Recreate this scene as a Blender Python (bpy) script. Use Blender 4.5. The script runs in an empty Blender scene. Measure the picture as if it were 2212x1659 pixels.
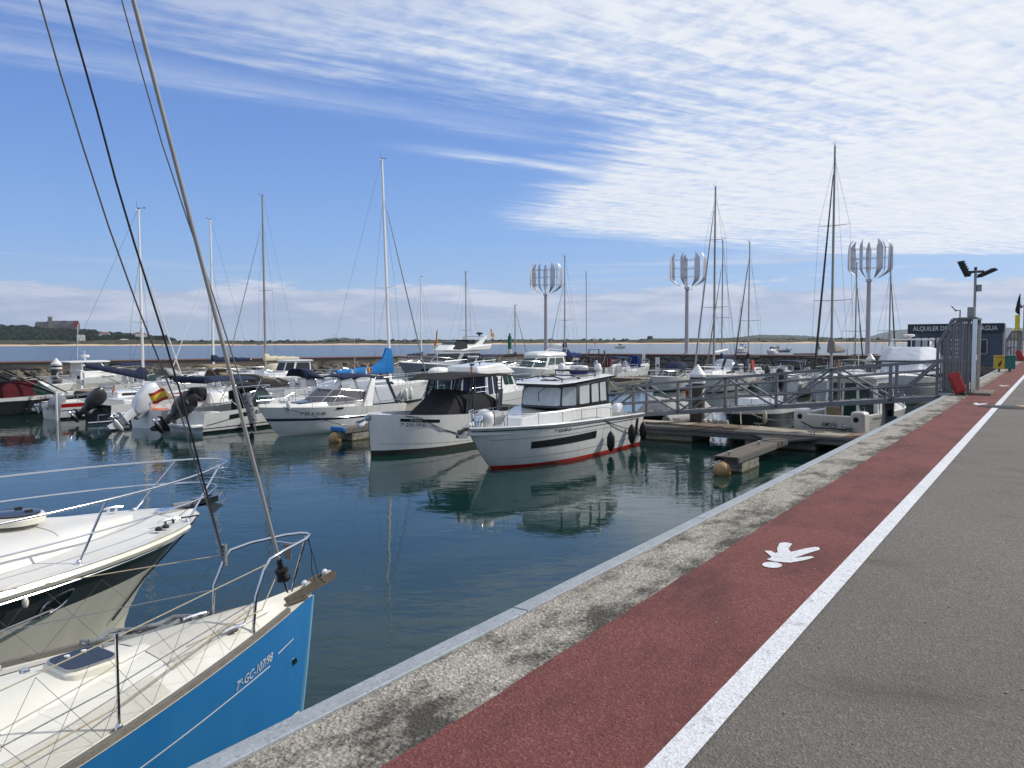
import bpy, math, random
from mathutils import Vector, Matrix
from math import radians as rad, sin, cos, pi, sqrt
rnd = random.Random(7)
S = bpy.context.scene
COL = S.collection
# ---------------------------------------------------------------- camera
EYE = 3.6                      # eye height above the water, 1.65 m above the quay
YAW, PITCH, ROLL = rad(34.3), rad(3.07), rad(0.21)
FPX = 1728.0                   # focal length in pixels of a 2212 x 1659 picture
hd = Vector((-sin(YAW), cos(YAW), 0)); rt = Vector((cos(YAW), sin(YAW), 0))
fw = Vector((hd.x*cos(PITCH), hd.y*cos(PITCH), -sin(PITCH)))
up = Vector((hd.x*sin(PITCH), hd.y*sin(PITCH), cos(PITCH)))
RR = cos(ROLL)*rt - sin(ROLL)*up; UU = sin(ROLL)*rt + cos(ROLL)*up
cam = bpy.data.cameras.new('camera'); cam.sensor_width = 36; cam.lens = FPX/2212*36
cam.clip_start = 0.1; cam.clip_end = 30000
co = bpy.data.objects.new('camera', cam); COL.objects.link(co)
mm = Matrix((RR, UU, -fw)).transposed().to_4x4(); mm.translation = Vector((0, 0, EYE)); co.matrix_world = mm
S.camera = co
# ---------------------------------------------------------------- sun, sky, exposure
SUN_AZ, SUN_EL = rad(37), rad(37)          # azimuth from +Y (along the quay) towards +X
sd = Vector((sin(SUN_AZ)*cos(SUN_EL), cos(SUN_AZ)*cos(SUN_EL), sin(SUN_EL)))
sl = bpy.data.lights.new('sun', 'SUN'); sl.energy = 3.6; sl.angle = rad(0.6); sl.color = (1, .95, .88)
so = bpy.data.objects.new('sun', sl); COL.objects.link(so)
so.rotation_euler = sd.to_track_quat('Z', 'Y').to_euler(); so.location = (30, 30, 60)
W = bpy.data.worlds.new('World'); S.world = W; W.use_nodes = True
def world():
    nt = W.node_tree; N = nt.nodes; L = nt.links; N.clear()
    def nd(t, **k):
        n = N.new(t)
        for a, b in k.items(): setattr(n, a, b)
        return n
    def math_(op, a, b=None, c=None):
        n = nd('ShaderNodeMath', operation=op)
        for i, v in enumerate((a, b, c)):
            if v is None: continue
            if isinstance(v, (int, float)): n.inputs[i].default_value = v
            else: L.new(v, n.inputs[i])
        return n.outputs[0]
    def ss(v, a, b, lo=0., hi=1.):
        n = nd('ShaderNodeMapRange', interpolation_type='SMOOTHSTEP')
        L.new(v, n.inputs[0]); n.inputs[1].default_value = a; n.inputs[2].default_value = b
        n.inputs[3].default_value = lo; n.inputs[4].default_value = hi
        return n.outputs[0]
    def noise(v, scale, detail=6, rough=.6, dist=0.):
        n = nd('ShaderNodeTexNoise'); L.new(v, n.inputs['Vector'])
        n.inputs['Scale'].default_value = scale; n.inputs['Detail'].default_value = detail
        n.inputs['Roughness'].default_value = rough; n.inputs['Distortion'].default_value = dist
        return n.outputs[0]
    def comb(x, y, z=0.):
        n = nd('ShaderNodeCombineXYZ')
        for i, v in enumerate((x, y, z)):
            if isinstance(v, (int, float)): n.inputs[i].default_value = v
            else: L.new(v, n.inputs[i])
        return n.outputs[0]
    tc = nd('ShaderNodeTexCoord'); sx = nd('ShaderNodeSeparateXYZ'); L.new(tc.outputs['Generated'], sx.inputs[0])
    X, Y, Z = sx.outputs
    zc = math_('MAXIMUM', Z, .004)
    px = math_('DIVIDE', X, zc); py = math_('DIVIDE', Y, zc)
    s = math_('SUBTRACT', px, math_('MULTIPLY', py, .45))            # across the streaks
    sky = nd('ShaderNodeTexSky', sky_type='NISHITA'); sky.sun_disc = False
    sky.sun_elevation = SUN_EL; sky.sun_rotation = SUN_AZ; sky.air_density = 1.0; sky.dust_density = .6; sky.ozone_density = 2.5
    # high cirrus sheet, streaked along one direction of the cloud layer
    v1 = comb(math_('MULTIPLY', s, 1.5), math_('MULTIPLY', py, .42))
    n1 = noise(v1, 1.0, 7, .55, .2)
    v2 = comb(math_('MULTIPLY', s, 7.), math_('MULTIPLY', py, 1.3)); n2 = noise(v2, 1.3, 6, .6, .25)
    v3 = comb(px, py); n3 = noise(v3, 9., 4, .6, .2)               # small mackerel ripples
    nlow = noise(v3, .55, 3, .5)
    edge = ss(py, 3.0, 6.3, 3.36, 6.9)
    far = ss(py, 9.5, 14.5, 0., 5.)
    m = math_('SUBTRACT', math_('ADD', s, edge), far)
    m = math_('ADD', m, math_('ADD', math_('MULTIPLY', math_('SUBTRACT', n1, .5), .9), math_('MULTIPLY', math_('SUBTRACT', n2, .5), .9)))
    body = ss(m, -.2, .7)
    # the wisp
    wd = math_('ABSOLUTE', math_('ADD', math_('ADD', s, 4.22), math_('MULTIPLY', math_('SUBTRACT', n2, .5), .25)))
    wisp = math_('MULTIPLY', ss(wd, .0, .17, 1., 0.), math_('MULTIPLY', ss(py, 2.9, 3.7), ss(py, 5., 6., 1., 0.)))
    wl = math_('ABSOLUTE', math_('ADD', math_('ADD', s, 3.58), math_('MULTIPLY', math_('SUBTRACT', n2, .5), .4)))
    wisp2 = math_('MULTIPLY', ss(wl, 0., .3, .5, 0.), ss(py, 3., 4., 1., 0.))
    tex = math_('ADD', math_('MULTIPLY', n2, .75), math_('ADD', math_('MULTIPLY', n3, .6), math_('MULTIPLY', nlow, .8)))
    thick = ss(math_('ADD', tex, math_('MULTIPLY', math_('MINIMUM', m, 3.), .10)), .70, 1.42)
    a = math_('MULTIPLY', math_('MULTIPLY', body, ss(py, 1.25, 2.3, .42, 1.)), math_('ADD', math_('MULTIPLY', thick, .60), .36))
    a = math_('MAXIMUM', a, math_('MAXIMUM', math_('MULTIPLY', wisp, math_('MULTIPLY_ADD', n2, 1.2, .1)), math_('MULTIPLY', wisp2, n2)))
    # more sheet towards the sun
    dotn = nd('ShaderNodeVectorMath', operation='DOT_PRODUCT'); L.new(tc.outputs['Generated'], dotn.inputs[0]); dotn.inputs[1].default_value = sd
    near = ss(dotn.outputs['Value'], .30, .95)
    a = math_('MINIMUM', math_('ADD', math_('ADD', a, math_('MULTIPLY', ss(Z, .36, .6), .3)), math_('MULTIPLY', near, .16)), .95)
    a = math_('MULTIPLY', a, ss(Z, .06, .10))
    # low layers near the horizon
    v4 = comb(math_('MULTIPLY', X, 4.5), math_('MULTIPLY', Y, 4.5), math_('MULTIPLY', Z, 26.))
    n4 = noise(v4, 2.0, 9, .62, .2)
    top = ss(math_('ADD', Z, math_('MULTIPLY', math_('SUBTRACT', n4, .5), -.07)), .060, .068, 1., 0.)
    b = math_('MULTIPLY', math_('MULTIPLY', top, ss(Z, .010, .03)), ss(n4, .24, .46))
    v5 = comb(math_('MULTIPLY', X, 2.), math_('MULTIPLY', Y, 2.), math_('MULTIPLY', Z, 60.)); n5 = noise(v5, 1.2, 7, .6, .3)
    b2 = math_('MULTIPLY', ss(n5, .5, .68, 0., .55), math_('MULTIPLY', ss(Z, .0, .02), ss(Z, .085, .12, 1., 0.)))
    rightness = ss(math_('DIVIDE', X, math_('MAXIMUM', Y, .05)), -1.2, -.1)
    b2 = math_('MULTIPLY', b2, math_('MULTIPLY_ADD', rightness, .9, .35))
    b = math_('MAXIMUM', math_('MULTIPLY', b, .85), b2)
    def mix(f, A, B, t='MIX'):
        n = nd('ShaderNodeMix', data_type='RGBA', blend_type=t)
        if isinstance(f, float): n.inputs[0].default_value = f
        else: L.new(f, n.inputs[0])
        for i, v in ((6, A), (7, B)):
            if isinstance(v, tuple): n.inputs[i].default_value = (*v, 1)
            else: L.new(v, n.inputs[i])
        return n.outputs[2]
    base = mix(1., sky.outputs[0], SKYTINT, 'MULTIPLY')
    cr = nd('ShaderNodeValToRGB'); L.new(Z, cr.inputs[0]); el = cr.color_ramp.elements
    for i, (p_, c_) in enumerate(((0., (4.2, 5.5, 7.7)), (.05, (3.3, 4.9, 7.9)), (.12, (2.35, 4.15, 8.0)), (.24, (1.55, 3.05, 7.2)), (.42, (.85, 1.95, 5.4)), (1., (.35, 1.0, 3.6)))):
        q_ = el[i] if i < 2 else el.new(p_)
        q_.position = p_; q_.color = (*[k/10 for k in c_], 1)
    grad = mix(1., cr.outputs[0], (10., 10., 10.), 'MULTIPLY')
    base = mix(.8, base, grad)
    shade = mix(ss(math_('ADD', n4, math_('MULTIPLY', Z, 2.2)), .46, .80), (3.9, 4.55, 6.3), (7.0, 7.4, 8.6))
    c = mix(b, base, shade)
    white = mix(ss(thick, .15, 1.), (5.4, 6.8, 9.2), (8.3, 8.7, 9.4))
    puff = ss(math_('ADD', math_('MULTIPLY', n3, .55), math_('MULTIPLY', n2, .6)), .42, .74)
    white = mix(near, white, mix(puff, (7.3, 8.0, 9.2), (9.7, 9.75, 9.8)))
    c = mix(a, c, white)
    bg = nd('ShaderNodeBackground'); L.new(c, bg.inputs[0]); bg.inputs[1].default_value = .1
    out = nd('ShaderNodeOutputWorld'); L.new(bg.outputs[0], out.inputs[0])
SKYTINT = (1.15, 1.38, 1.62)
world()
S.view_settings.view_transform = 'Standard'; S.view_settings.look = 'None'
S.view_settings.exposure = 0.0; S.view_settings.gamma = 1
S.render.engine = 'CYCLES'
try:
    S.cycles.max_bounces = 8; S.cycles.transparent_max_bounces = 12; S.cycles.caustics_reflective = False; S.cycles.caustics_refractive = False
except Exception: pass
# ---------------------------------------------------------------- pixel of the photograph (2212 wide) -> point
def ray(x, y): return fw + (x-1106)/FPX*RR - (y-829.5)/FPX*UU
def at(x, y, z=0.):
    d = ray(x, y); t = (z-EYE)/d.z; return Vector((d.x*t, d.y*t, z))
def atX(x, y, X):
    d = ray(x, y); t = X/d.x; return Vector((X, d.y*t, EYE+d.z*t))
def atY(x, y, Y):
    d = ray(x, y); t = Y/d.y; return Vector((d.x*t, Y, EYE+d.z*t))
def atD(x, y, D):
    d = ray(x, y); return Vector((d.x*D, d.y*D, EYE+d.z*D))
# ---------------------------------------------------------------- materials
MATS = {}
def mat(name, col, rough=.5, metal=0., var=0., vs=4., col2=None, bump=0., bs=30., coat=0., ior=None, alpha=None, trans=0., dirt=0., stretch=(1, 1, 1), bd=.01, spec=None):
    m = bpy.data.materials.new(name); m.use_nodes = True; MATS[name] = m
    nt = m.node_tree; N = nt.nodes; L = nt.links; p = N['Principled BSDF']
    p.inputs['Base Color'].default_value = (*col, 1); p.inputs['Roughness'].default_value = rough; p.inputs['Metallic'].default_value = metal
    if ior: p.inputs['IOR'].default_value = ior
    if coat: p.inputs['Coat Weight'].default_value = coat; p.inputs['Coat Roughness'].default_value = .08
    if alpha is not None: p.inputs['Alpha'].default_value = alpha
    if trans: p.inputs['Transmission Weight'].default_value = trans
    if spec is not None: p.inputs['Specular IOR Level'].default_value = spec
    tc = N.new('ShaderNodeTexCoord'); mp = N.new('ShaderNodeMapping'); mp.inputs['Scale'].default_value = stretch
    L.new(tc.outputs['Object'], mp.inputs[0]); V = mp.outputs[0]
    if var:
        n = N.new('ShaderNodeTexNoise'); n.inputs['Scale'].default_value = vs; n.inputs['Detail'].default_value = 6; n.inputs['Roughness'].default_value = .65; L.new(V, n.inputs['Vector'])
        r = N.new('ShaderNodeMapRange'); r.inputs[1].default_value = .5-var/2; r.inputs[2].default_value = .5+var/2; L.new(n.outputs[0], r.inputs[0])
        x = N.new('ShaderNodeMix'); x.data_type = 'RGBA'; x.inputs[6].default_value = (*col, 1)
        c2 = col2 or tuple(c*.6 for c in col); x.inputs[7].default_value = (*c2, 1)
        L.new(r.outputs[0], x.inputs[0]); L.new(x.outputs[2], p.inputs['Base Color'])
    if bump:
        n = N.new('ShaderNodeTexNoise'); n.inputs['Scale'].default_value = bs; n.inputs['Detail'].default_value = 5; L.new(V, n.inputs['Vector'])
        b = N.new('ShaderNodeBump'); b.inputs['Strength'].default_value = bump; b.inputs['Distance'].default_value = bd
        L.new(n.outputs[0], b.inputs['Height']); L.new(b.outputs[0], p.inputs['Normal'])
    return m
def gel(name, c, **k): return mat(name, c, rough=.24, coat=.35, var=.45, vs=2.2, col2=(c[0]*.84, c[1]*.83, c[2]*.79), stretch=(1.6, 1.6, .35), **k)
M = MATS
gel('gel_white', (.80, .80, .78)); gel('gel_cream', (.80, .77, .66)); gel('gel_grey', (.40, .41, .42)); gel('gel_navy', (.018, .03, .075))
gel('gel_black', (.012, .012, .014)); gel('gel_blue', (.012, .17, .50)); gel('gel_red', (.42, .015, .02)); gel('gel_beige', (.62, .57, .45))
gel('boot_red', (.62, .02, .012)); gel('gel_charcoal', (.022, .023, .026)); gel('gel_palegrey', (.62, .63, .64))
mat('deck_white', (.70, .69, .65), .5, var=.6, vs=2.4, col2=(.57, .555, .51), bump=.25, bs=200)
mat('deck_cream', (.75, .735, .66), .5, var=.6, vs=2.6, col2=(.63, .61, .52), bump=.25, bs=220)
mat('antifoul', (.012, .012, .016), .7, var=.6, vs=9, col2=(.03, .035, .02))
mat('steel', (.66, .67, .69), .16, 1.); mat('alu', (.52, .53, .54), .42, .85, var=.5, vs=8, col2=(.36, .37, .38))
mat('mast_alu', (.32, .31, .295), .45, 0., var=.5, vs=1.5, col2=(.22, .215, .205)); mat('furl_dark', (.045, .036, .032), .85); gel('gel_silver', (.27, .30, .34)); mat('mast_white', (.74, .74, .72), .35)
mat('wire', (.12, .12, .13), .5, .4); mat('rope_black', (.02, .02, .022), .9, bump=.5, bs=150); mat('rope_tan', (.48, .42, .30), .9, var=.6, vs=60, bump=.5, bs=150)
mat('rope_grey', (.26, .28, .29), .95, var=.7, vs=40, col2=(.12, .13, .14), bump=.8, bs=120); mat('rope_blue', (.03, .12, .35), .9)
mat('glass_dark', (.010, .013, .015), .05, spec=.5); mat('glass_green', (.015, .042, .036), .05, spec=.5)
mat('curtain', (.56, .60, .60), .8, var=.7, vs=14, col2=(.30, .34, .35), stretch=(1, 1, .15), bump=.4, bs=12, coat=.5)
mat('vinyl_clear', (.62, .68, .74), .1, alpha=.42, spec=.9); mat('vinyl_smoke', (.08, .07, .08), .08, alpha=.72, spec=.9)
mat('canvas_navy', (.016, .022, .05), .85, spec=.15, var=.6, vs=5, col2=(.03, .04, .075), bump=.4, bs=9, bd=.03); mat('canvas_black', (.016, .016, .018), .85, spec=.15, var=.5, vs=5, col2=(.03, .03, .032), bump=.5, bs=6, bd=.04)
mat('canvas_blue', (.012, .13, .36), .8, spec=.15, var=.6, vs=4, col2=(.02, .18, .46), bump=.7, bs=5, bd=.06); mat('canvas_royal', (.008, .022, .11), .8, spec=.15, bump=.4, bs=7, bd=.03)
mat('canvas_cream', (.62, .57, .42), .85, var=.5, vs=5, col2=(.48, .43, .30), bump=.6, bs=8, bd=.03); mat('canvas_tan', (.30, .22, .13), .85, var=.5, vs=5, bump=.5, bs=8, bd=.03)
mat('canvas_maroon', (.09, .012, .018), .85, spec=.15, var=.5, vs=4, bump=.5, bs=6, bd=.03); mat('canvas_grey', (.38, .37, .35), .85, var=.6, vs=3, col2=(.24, .24, .23), bump=.7, bs=4, bd=.06)
mat('canvas_olive', (.10, .12, .09), .85, var=.5, vs=5); mat('canvas_green', (.02, .22, .12), .8); mat('canvas_white', (.60, .62, .66), .7, var=.5, vs=1.5, col2=(.50, .52, .57), bump=.5, bs=2.5, bd=.08)
mat('canvas_taupe', (.26, .23, .21), .85, spec=.15, var=.5, vs=3, bump=.5, bs=5, bd=.04)
mat('wood_teak', (.22, .10, .04), .5, var=.7, vs=10, stretch=(.3, 2, 2)); mat('wood_old', (.17, .14, .11), .85, var=.8, vs=14, col2=(.06, .05, .04), bump=.6, bs=60)
mat('wood_brown', (.10, .045, .025), .45, var=.6, vs=8)
mat('rubber', (.012, .012, .013), .5, spec=.3); mat('plastic_white', (.74, .74, .73), .35, var=.4, vs=5, col2=(.6, .6, .58)); mat('plastic_grey', (.30, .31, .32), .45, var=.5, vs=6)
mat('engine_black', (.012, .013, .015), .3, coat=.25, spec=.35); mat('engine_grey', (.22, .24, .27), .3, coat=.5); mat('engine_white', (.68, .69, .70), .3, coat=.4)
mat('flag_red', (.42, .025, .02), .8); mat('flag_yellow', (.66, .42, .04), .8); mat('paint_black', (.012, .012, .014), .5); mat('paint_white', (.78, .78, .76), .5, var=.5, vs=25, col2=(.62, .62, .60))
mat('orange', (.75, .14, .02), .6); mat('buoy_tan', (.44, .27, .115), .6, var=.8, vs=5, col2=(.22, .135, .06), bump=.3, bs=14)
mat('lifered', (.42, .03, .025), .55, var=.5, vs=7, col2=(.30, .02, .02)); mat('skin', (.45, .25, .17), .6); mat('cloth_dark', (.03, .032, .04), .9); mat('cloth_red', (.22, .02, .02), .9)
mat('pile_brown', (.030, .021, .018), .7, var=.7, vs=4, col2=(.10, .075, .06), stretch=(1, 1, .4)); mat('green_paint', (.01, .12, .06), .6); mat('bin_green', (.01, .13, .10), .5); mat('bin_yellow', (.55, .36, .03), .5)
mat('turbine_white', (.66, .66, .68), .38, var=.4, vs=2, col2=(.52, .52, .55)); mat('mast_pink', (.44, .42, .44), .5, var=.6, vs=1.2, col2=(.42, .37, .38), stretch=(1, 1, .3))
mat('flagyel', (.75, .60, .02), .8)
# ---------------------------------------------------------------- mesh builder
class MB:
    def __init__(s): s.v = []; s.f = []; s.m = []; s.c = 0; s.X = None
    def add(s, p):
        p = Vector(p)
        if s.X: p = s.X @ p
        s.v.append(p); return len(s.v)-1
    def face(s, idx, mi=None): s.f.append(tuple(idx)); s.m.append(s.c if mi is None else mi)
    def poly(s, pts, mi=None): s.face([s.add(p) for p in pts], mi)
    def box(s, c, d, rz=0., ry=0., rx=0., mi=None):
        R = Matrix.Rotation(rz, 3, 'Z') @ Matrix.Rotation(ry, 3, 'Y') @ Matrix.Rotation(rx, 3, 'X'); c = Vector(c)
        i = [s.add(c + R @ Vector((x*d[0]/2, y*d[1]/2, z*d[2]/2))) for z in (-1, 1) for x, y in ((-1, -1), (1, -1), (1, 1), (-1, 1))]
        for q in ((3, 2, 1, 0), (4, 5, 6, 7), (0, 1, 5, 4), (1, 2, 6, 5), (2, 3, 7, 6), (3, 0, 4, 7)): s.face([i[k] for k in q], mi)
    def bar(s, a, b, w, h=None, mi=None):              # square bar between two points
        a = Vector(a); b = Vector(b); d = b-a; l = d.length
        if l < 1e-6: return
        d.normalize(); side = d.cross(Vector((0, 0, 1)))
        if side.length < 1e-3: side = Vector((1, 0, 0))
        side.normalize(); u = side.cross(d); h = h or w
        i = [s.add(p + side*(x*w/2) + u*(y*h/2)) for p in (a, b) for x, y in ((-1, -1), (1, -1), (1, 1), (-1, 1))]
        for q in ((3, 2, 1, 0), (4, 5, 6, 7), (0, 1, 5, 4), (1, 2, 6, 5), (2, 3, 7, 6), (3, 0, 4, 7)): s.face([i[k] for k in q], mi)
    def loft(s, rings, closed=True, caps=(True, True), mis=None):
        ids = [[s.add(p) for p in r] for r in rings]; n = len(rings[0])
        for a in range(len(ids)-1):
            for k in range(n if closed else n-1):
                j = (k+1) % n
                s.face((ids[a][k], ids[a][j], ids[a+1][j], ids[a+1][k]), None if mis is None else mis(a, k))
        if caps[0]: s.face(ids[0][::-1])
        if caps[1]: s.face(ids[-1])
        return ids
    def tube(s, pts, r, n=6, caps=True, flat=1.):
        pts = [Vector(p) for p in pts]; rings = []; ref = None
        for i, p in enumerate(pts):
            d = (pts[min(i+1, len(pts)-1)] - pts[max(i-1, 0)])
            if d.length < 1e-9: d = Vector((0, 0, 1))
            d.normalize()
            if ref is None: ref = Vector((0, 0, 1)) if abs(d.z) < .9 else Vector((1, 0, 0))
            a = d.cross(ref); a.normalize(); b = a.cross(d); ref = b
            rr = r[i] if isinstance(r, (list, tuple)) else r
            rings.append([p + a*(cos(2*pi*k/n)*rr) + b*(sin(2*pi*k/n)*rr*flat) for k in range(n)])
        s.loft(rings, True, (caps, caps))
    def lathe(s, prof, c=(0, 0, 0), n=16, axis='z'):
        c = Vector(c); rings = []
        for r, h in prof:
            ring = []
            for k in range(n):
                a = 2*pi*k/n
                if axis == 'z': ring.append(c+Vector((r*cos(a), r*sin(a), h)))
                elif axis == 'x': ring.append(c+Vector((h, r*cos(a), r*sin(a))))
                else: ring.append(c+Vector((r*sin(a), h, r*cos(a))))
            rings.append(ring)
        s.loft(rings)
    def ell(s, c, r, n=12, m=8, pw=1.):
        prof = []
        c = Vector(c); rings = []
        for j in range(m+1):
            t = -pi/2 + pi*(.02+.96*j/m); rz = abs(cos(t))**pw
            rings.append([c+Vector((r[0]*rz*cos(2*pi*k/n), r[1]*rz*sin(2*pi*k/n), r[2]*sin(t))) for k in range(n)])
        s.loft(rings)
    def grid(s, P, nu, nv, mi=None):                    # P(u,v)->point
        ids = [[s.add(P(i/nu, j/nv)) for j in range(nv+1)] for i in range(nu+1)]
        for i in range(nu):
            for j in range(nv):
                s.face((ids[i][j], ids[i+1][j], ids[i+1][j+1], ids[i][j+1]), mi(i/nu, j/nv) if callable(mi) else mi)
    def prism(s, pts, z0, z1, mi=None):
        a = [s.add((p[0], p[1], z0)) for p in pts]; b = [s.add((p[0], p[1], z1)) for p in pts]; n = len(pts)
        s.face(a[::-1], mi); s.face(b, mi)
        for k in range(n): s.face((a[k], a[(k+1) % n], b[(k+1) % n], b[k]), mi)
    def build(s, name, mats, parent=None, smooth=True, bevel=0., solid=0., ang=38, sub=0):
        me = bpy.data.meshes.new(name); me.from_pydata([tuple(p) for p in s.v], [], s.f)
        if isinstance(mats, str): mats = [mats]
        for m in mats: me.materials.append(M[m])
        me.polygons.foreach_set('material_index', s.m)
        if smooth:
            me.polygons.foreach_set('use_smooth', [True]*len(me.polygons))
            try: me.set_sharp_from_angle(angle=rad(ang))
            except Exception: pass
        me.update()
        o = bpy.data.objects.new(name, me); COL.objects.link(o)
        if parent is not None: o.parent = parent
        if solid: md = o.modifiers.new('t', 'SOLIDIFY'); md.thickness = solid; md.offset = 0
        if sub: bevel = bevel or .08
        if bevel: md = o.modifiers.new('b', 'BEVEL'); md.width = bevel; md.segments = 2; md.limit_method = 'ANGLE'
        if sub:
            md = o.modifiers.new('s', 'SUBSURF'); md.levels = md.render_levels = sub
        return o
def tag(o, label=None, cat=None, group=None, kind=None):
    if label: o['label'] = label
    if cat: o['category'] = cat
    if group: o['group'] = group
    if kind: o['kind'] = kind
    return o
def empty(name, label, cat, loc=(0, 0, 0), rz=0., group=None):
    o = bpy.data.objects.new(name, None); COL.objects.link(o); o.empty_display_size = .3
    o.location = loc; o.rotation_euler = (0, 0, rz); return tag(o, label, cat, group)
def copy_tree(o, parent=None):
    c = o.copy(); COL.objects.link(c); c.parent = parent
    for ch in list(o.children): copy_tree(ch, c)
    return c
TXT = {}
def text_mesh(s):
    if s in TXT: return TXT[s]
    cu = bpy.data.curves.new('t', 'FONT'); cu.body = s; cu.size = 1.; cu.resolution_u = 3; cu.offset = .006
    o = bpy.data.objects.new('t', cu); COL.objects.link(o)
    dg = bpy.context.evaluated_depsgraph_get(); me = o.evaluated_get(dg).to_mesh()
    vs = [(v.co.x, v.co.y) for v in me.vertices]; fs = [tuple(p.vertices) for p in me.polygons]
    o.evaluated_get(dg).to_mesh_clear(); bpy.data.objects.remove(o); bpy.data.curves.remove(cu)
    w = max(x for x, y in vs); TXT[s] = (vs, fs, w); return TXT[s]
def lettering(s, P, size, m, parent, name='lettering', width=None):
    """P(u,v) maps metres along / up the line to a point on the surface"""
    vs, fs, w = text_mesh(s); k = size/.7; kx = (width/w) if width else k
    b = MB()
    for x, y in vs: b.add(P(x*kx, y*k))
    for f in fs: b.face(f)
    return b.build(name, m, parent, smooth=False)
# ---------------------------------------------------------------- hulls
class Hull:
    def __init__(s, L, B, zb, zs, tb=.45, st=.88, rake=.9, fl0=.86, fl1=.5, p=2., q=1., draft=.3, sag=.0, fp=.8, re=.85):
        s.__dict__.update(locals())
    def half(s, t):
        if t < s.tb: return s.B/2*(s.st+(1-s.st)*sin(pi/2*t/s.tb))
        u = (t-s.tb)/(1-s.tb); return max(s.B/2*(max(0, 1-u**s.p))**s.q, .012)
    def sheer(s, t): return s.zs+(s.zb-s.zs)*max(0, t)**1.6-s.sag*sin(pi*t)
    def pt(s, t, h, side=1):
        b = s.half(t); f = s.fl0-s.fl1*max(0, t)**3; z = s.sheer(t)
        if h >= 0: y = b*(f+(1-f)*h**s.fp)
        else: y = b*f*(1+h)**.6 if h > -1 else 0
        x = t*(s.L-s.rake)+s.rake*(max(0, t)**5)*max(h, 0)**s.re + s.rake*(t-max(0, t)**5)
        if h < 0: return Vector((min(x, x), side*y, h*s.draft))
        return Vector((x, side*y, z*h))
    def nrm(s, t, h, side):
        a = s.pt(min(t+.01, 1), h, side)-s.pt(t-.01, h, side); b = s.pt(t, min(h+.03, 1), side)-s.pt(t, h-.03, side)
        n = a.cross(b)*side
        if n.y*side < 0: n = -n
        n.normalize(); return n
    def build(s, root, bands=((0, 'antifoul'), (.1, 'gel_white')), nt=26, transom='gel_white', name='hull'):
        mats = ['antifoul']; hs = [-1, -.5, 0.]; mi = [0, 0]
        for i, (h, m) in enumerate(bands):
            h1 = bands[i+1][0] if i+1 < len(bands) else 1.
            if m not in mats: mats.append(m)
            k = max(1, int((h1-h)/.16)+1)
            for j in range(k): hs.append(h+(h1-h)*(j+1)/k); mi.append(mats.index(m))
        if transom not in mats: mats.append(transom)
        b = MB(); ts = [1-(1-i/nt)**1.25 for i in range(nt+1)]
        for side in (1, -1):
            ids = [[b.add(s.pt(t, h, side)) for h in hs] for t in ts]
            for i in range(nt):
                for j in range(len(hs)-1):
                    q = (ids[i][j], ids[i+1][j], ids[i+1][j+1], ids[i][j+1])
                    b.face(q if side == -1 else q[::-1], mi[j])
            if side == 1: A = ids[0]
            else: b.face(A[::-1][:]+ids[0][1:], mats.index(transom))
        # weld keel and stem by overlap; stem cap strip
        o = b.build(name, mats, root)
        return o
    def deck(s, root, t0=.5, rim=.16, bul=.0, zf=.35, mats=('deck_white', 'deck_white'), camber=.05, name='deck', n=26):
        b = MB(); ts = [1-(1-i/n)**1.2 for i in range(n+1)]; prev = None
        if t0 > 0: ts = sorted(set(ts+[t0, t0+.002]))
        for t in ts:
            z = s.sheer(t); hb = s.half(t); e = s.pt(t, 1, 1); x = max(e.x, .03); r = min(rim if t <= t0 else min(rim, .07 if bul else rim), hb*.9)
            d = z-(zf if t <= t0 else z-bul); d = max(d, 0)
            yi = max(hb-r, 0.001); cm = camber if t > t0 else 0
            zc = z-d
            row = [(x, hb, z+.004), (x, yi, z+.004), (x, yi*.995, zc), (x, yi*.5, zc+cm*.75), (x, 0, zc+cm), (x, -yi*.5, zc+cm*.75), (x, -yi*.995, zc), (x, -yi, z+.004), (x, -hb, z+.004)]
            ids = [b.add(p) for p in row]
            if prev:
                for k in range(8): b.face((prev[k+1], prev[k], ids[k], ids[k+1]), 0 if k in (0, 7) else 1)
            else:
                b.face([ids[k] for k in (2, 3, 4, 5, 6)]+[b.add((x-.0, -yi*.995, z+.004)), b.add((x, yi*.995, z+.004))], 0)
            prev = ids
        return b.build(name, list(mats), root, ang=30)
    def edge(s, t0, t1, side, n=14, inset=0., dz=0., h=1.):
        out = []
        for i in range(n+1):
            t = t0+(t1-t0)*i/n; p = s.pt(t, h, side); out.append(Vector((p.x, p.y-side*min(inset, abs(p.y)), p.z+dz)))
        return out
    def rubrail(s, root, m='gel_palegrey', r=.03, h=1., t0=0., name='rub_rail'):
        b = MB()
        pts = s.edge(t0, 1., 1, 22, h=h)+s.edge(1., t0, -1, 22, h=h)[1:]
        b.tube(pts, r, 6); return b.build(name, m, root)
    def patch(s, root, t0, t1, h0, h1, side, m, name='hull_stripe', off=.006, n=10, th=0.):
        """h0,h1: numbers or (start,end)"""
        f = lambda h, u: h[0]+(h[1]-h[0])*u if isinstance(h, tuple) else h
        b = MB()
        def P(u, v):
            t = t0+(t1-t0)*u; h = f(h0, u)+(f(h1, u)-f(h0, u))*v; return s.pt(t, h, side)+s.nrm(t, h, side)*off
        b.grid(P, n, 2); return b.build(name, m, root)
    def text(s, root, txt, t, h, side, size, m='paint_black', dirx=-1, off=.008, slope=0., name='lettering', width=None):
        def P(u, v):
            tt = t+dirx*u/s.L; hh = h+(v+slope*u)/s.sheer(tt); return s.pt(tt, hh, side)+s.nrm(tt, hh, side)*off
        return lettering(txt, P, size, m, root, name, width)
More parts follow.
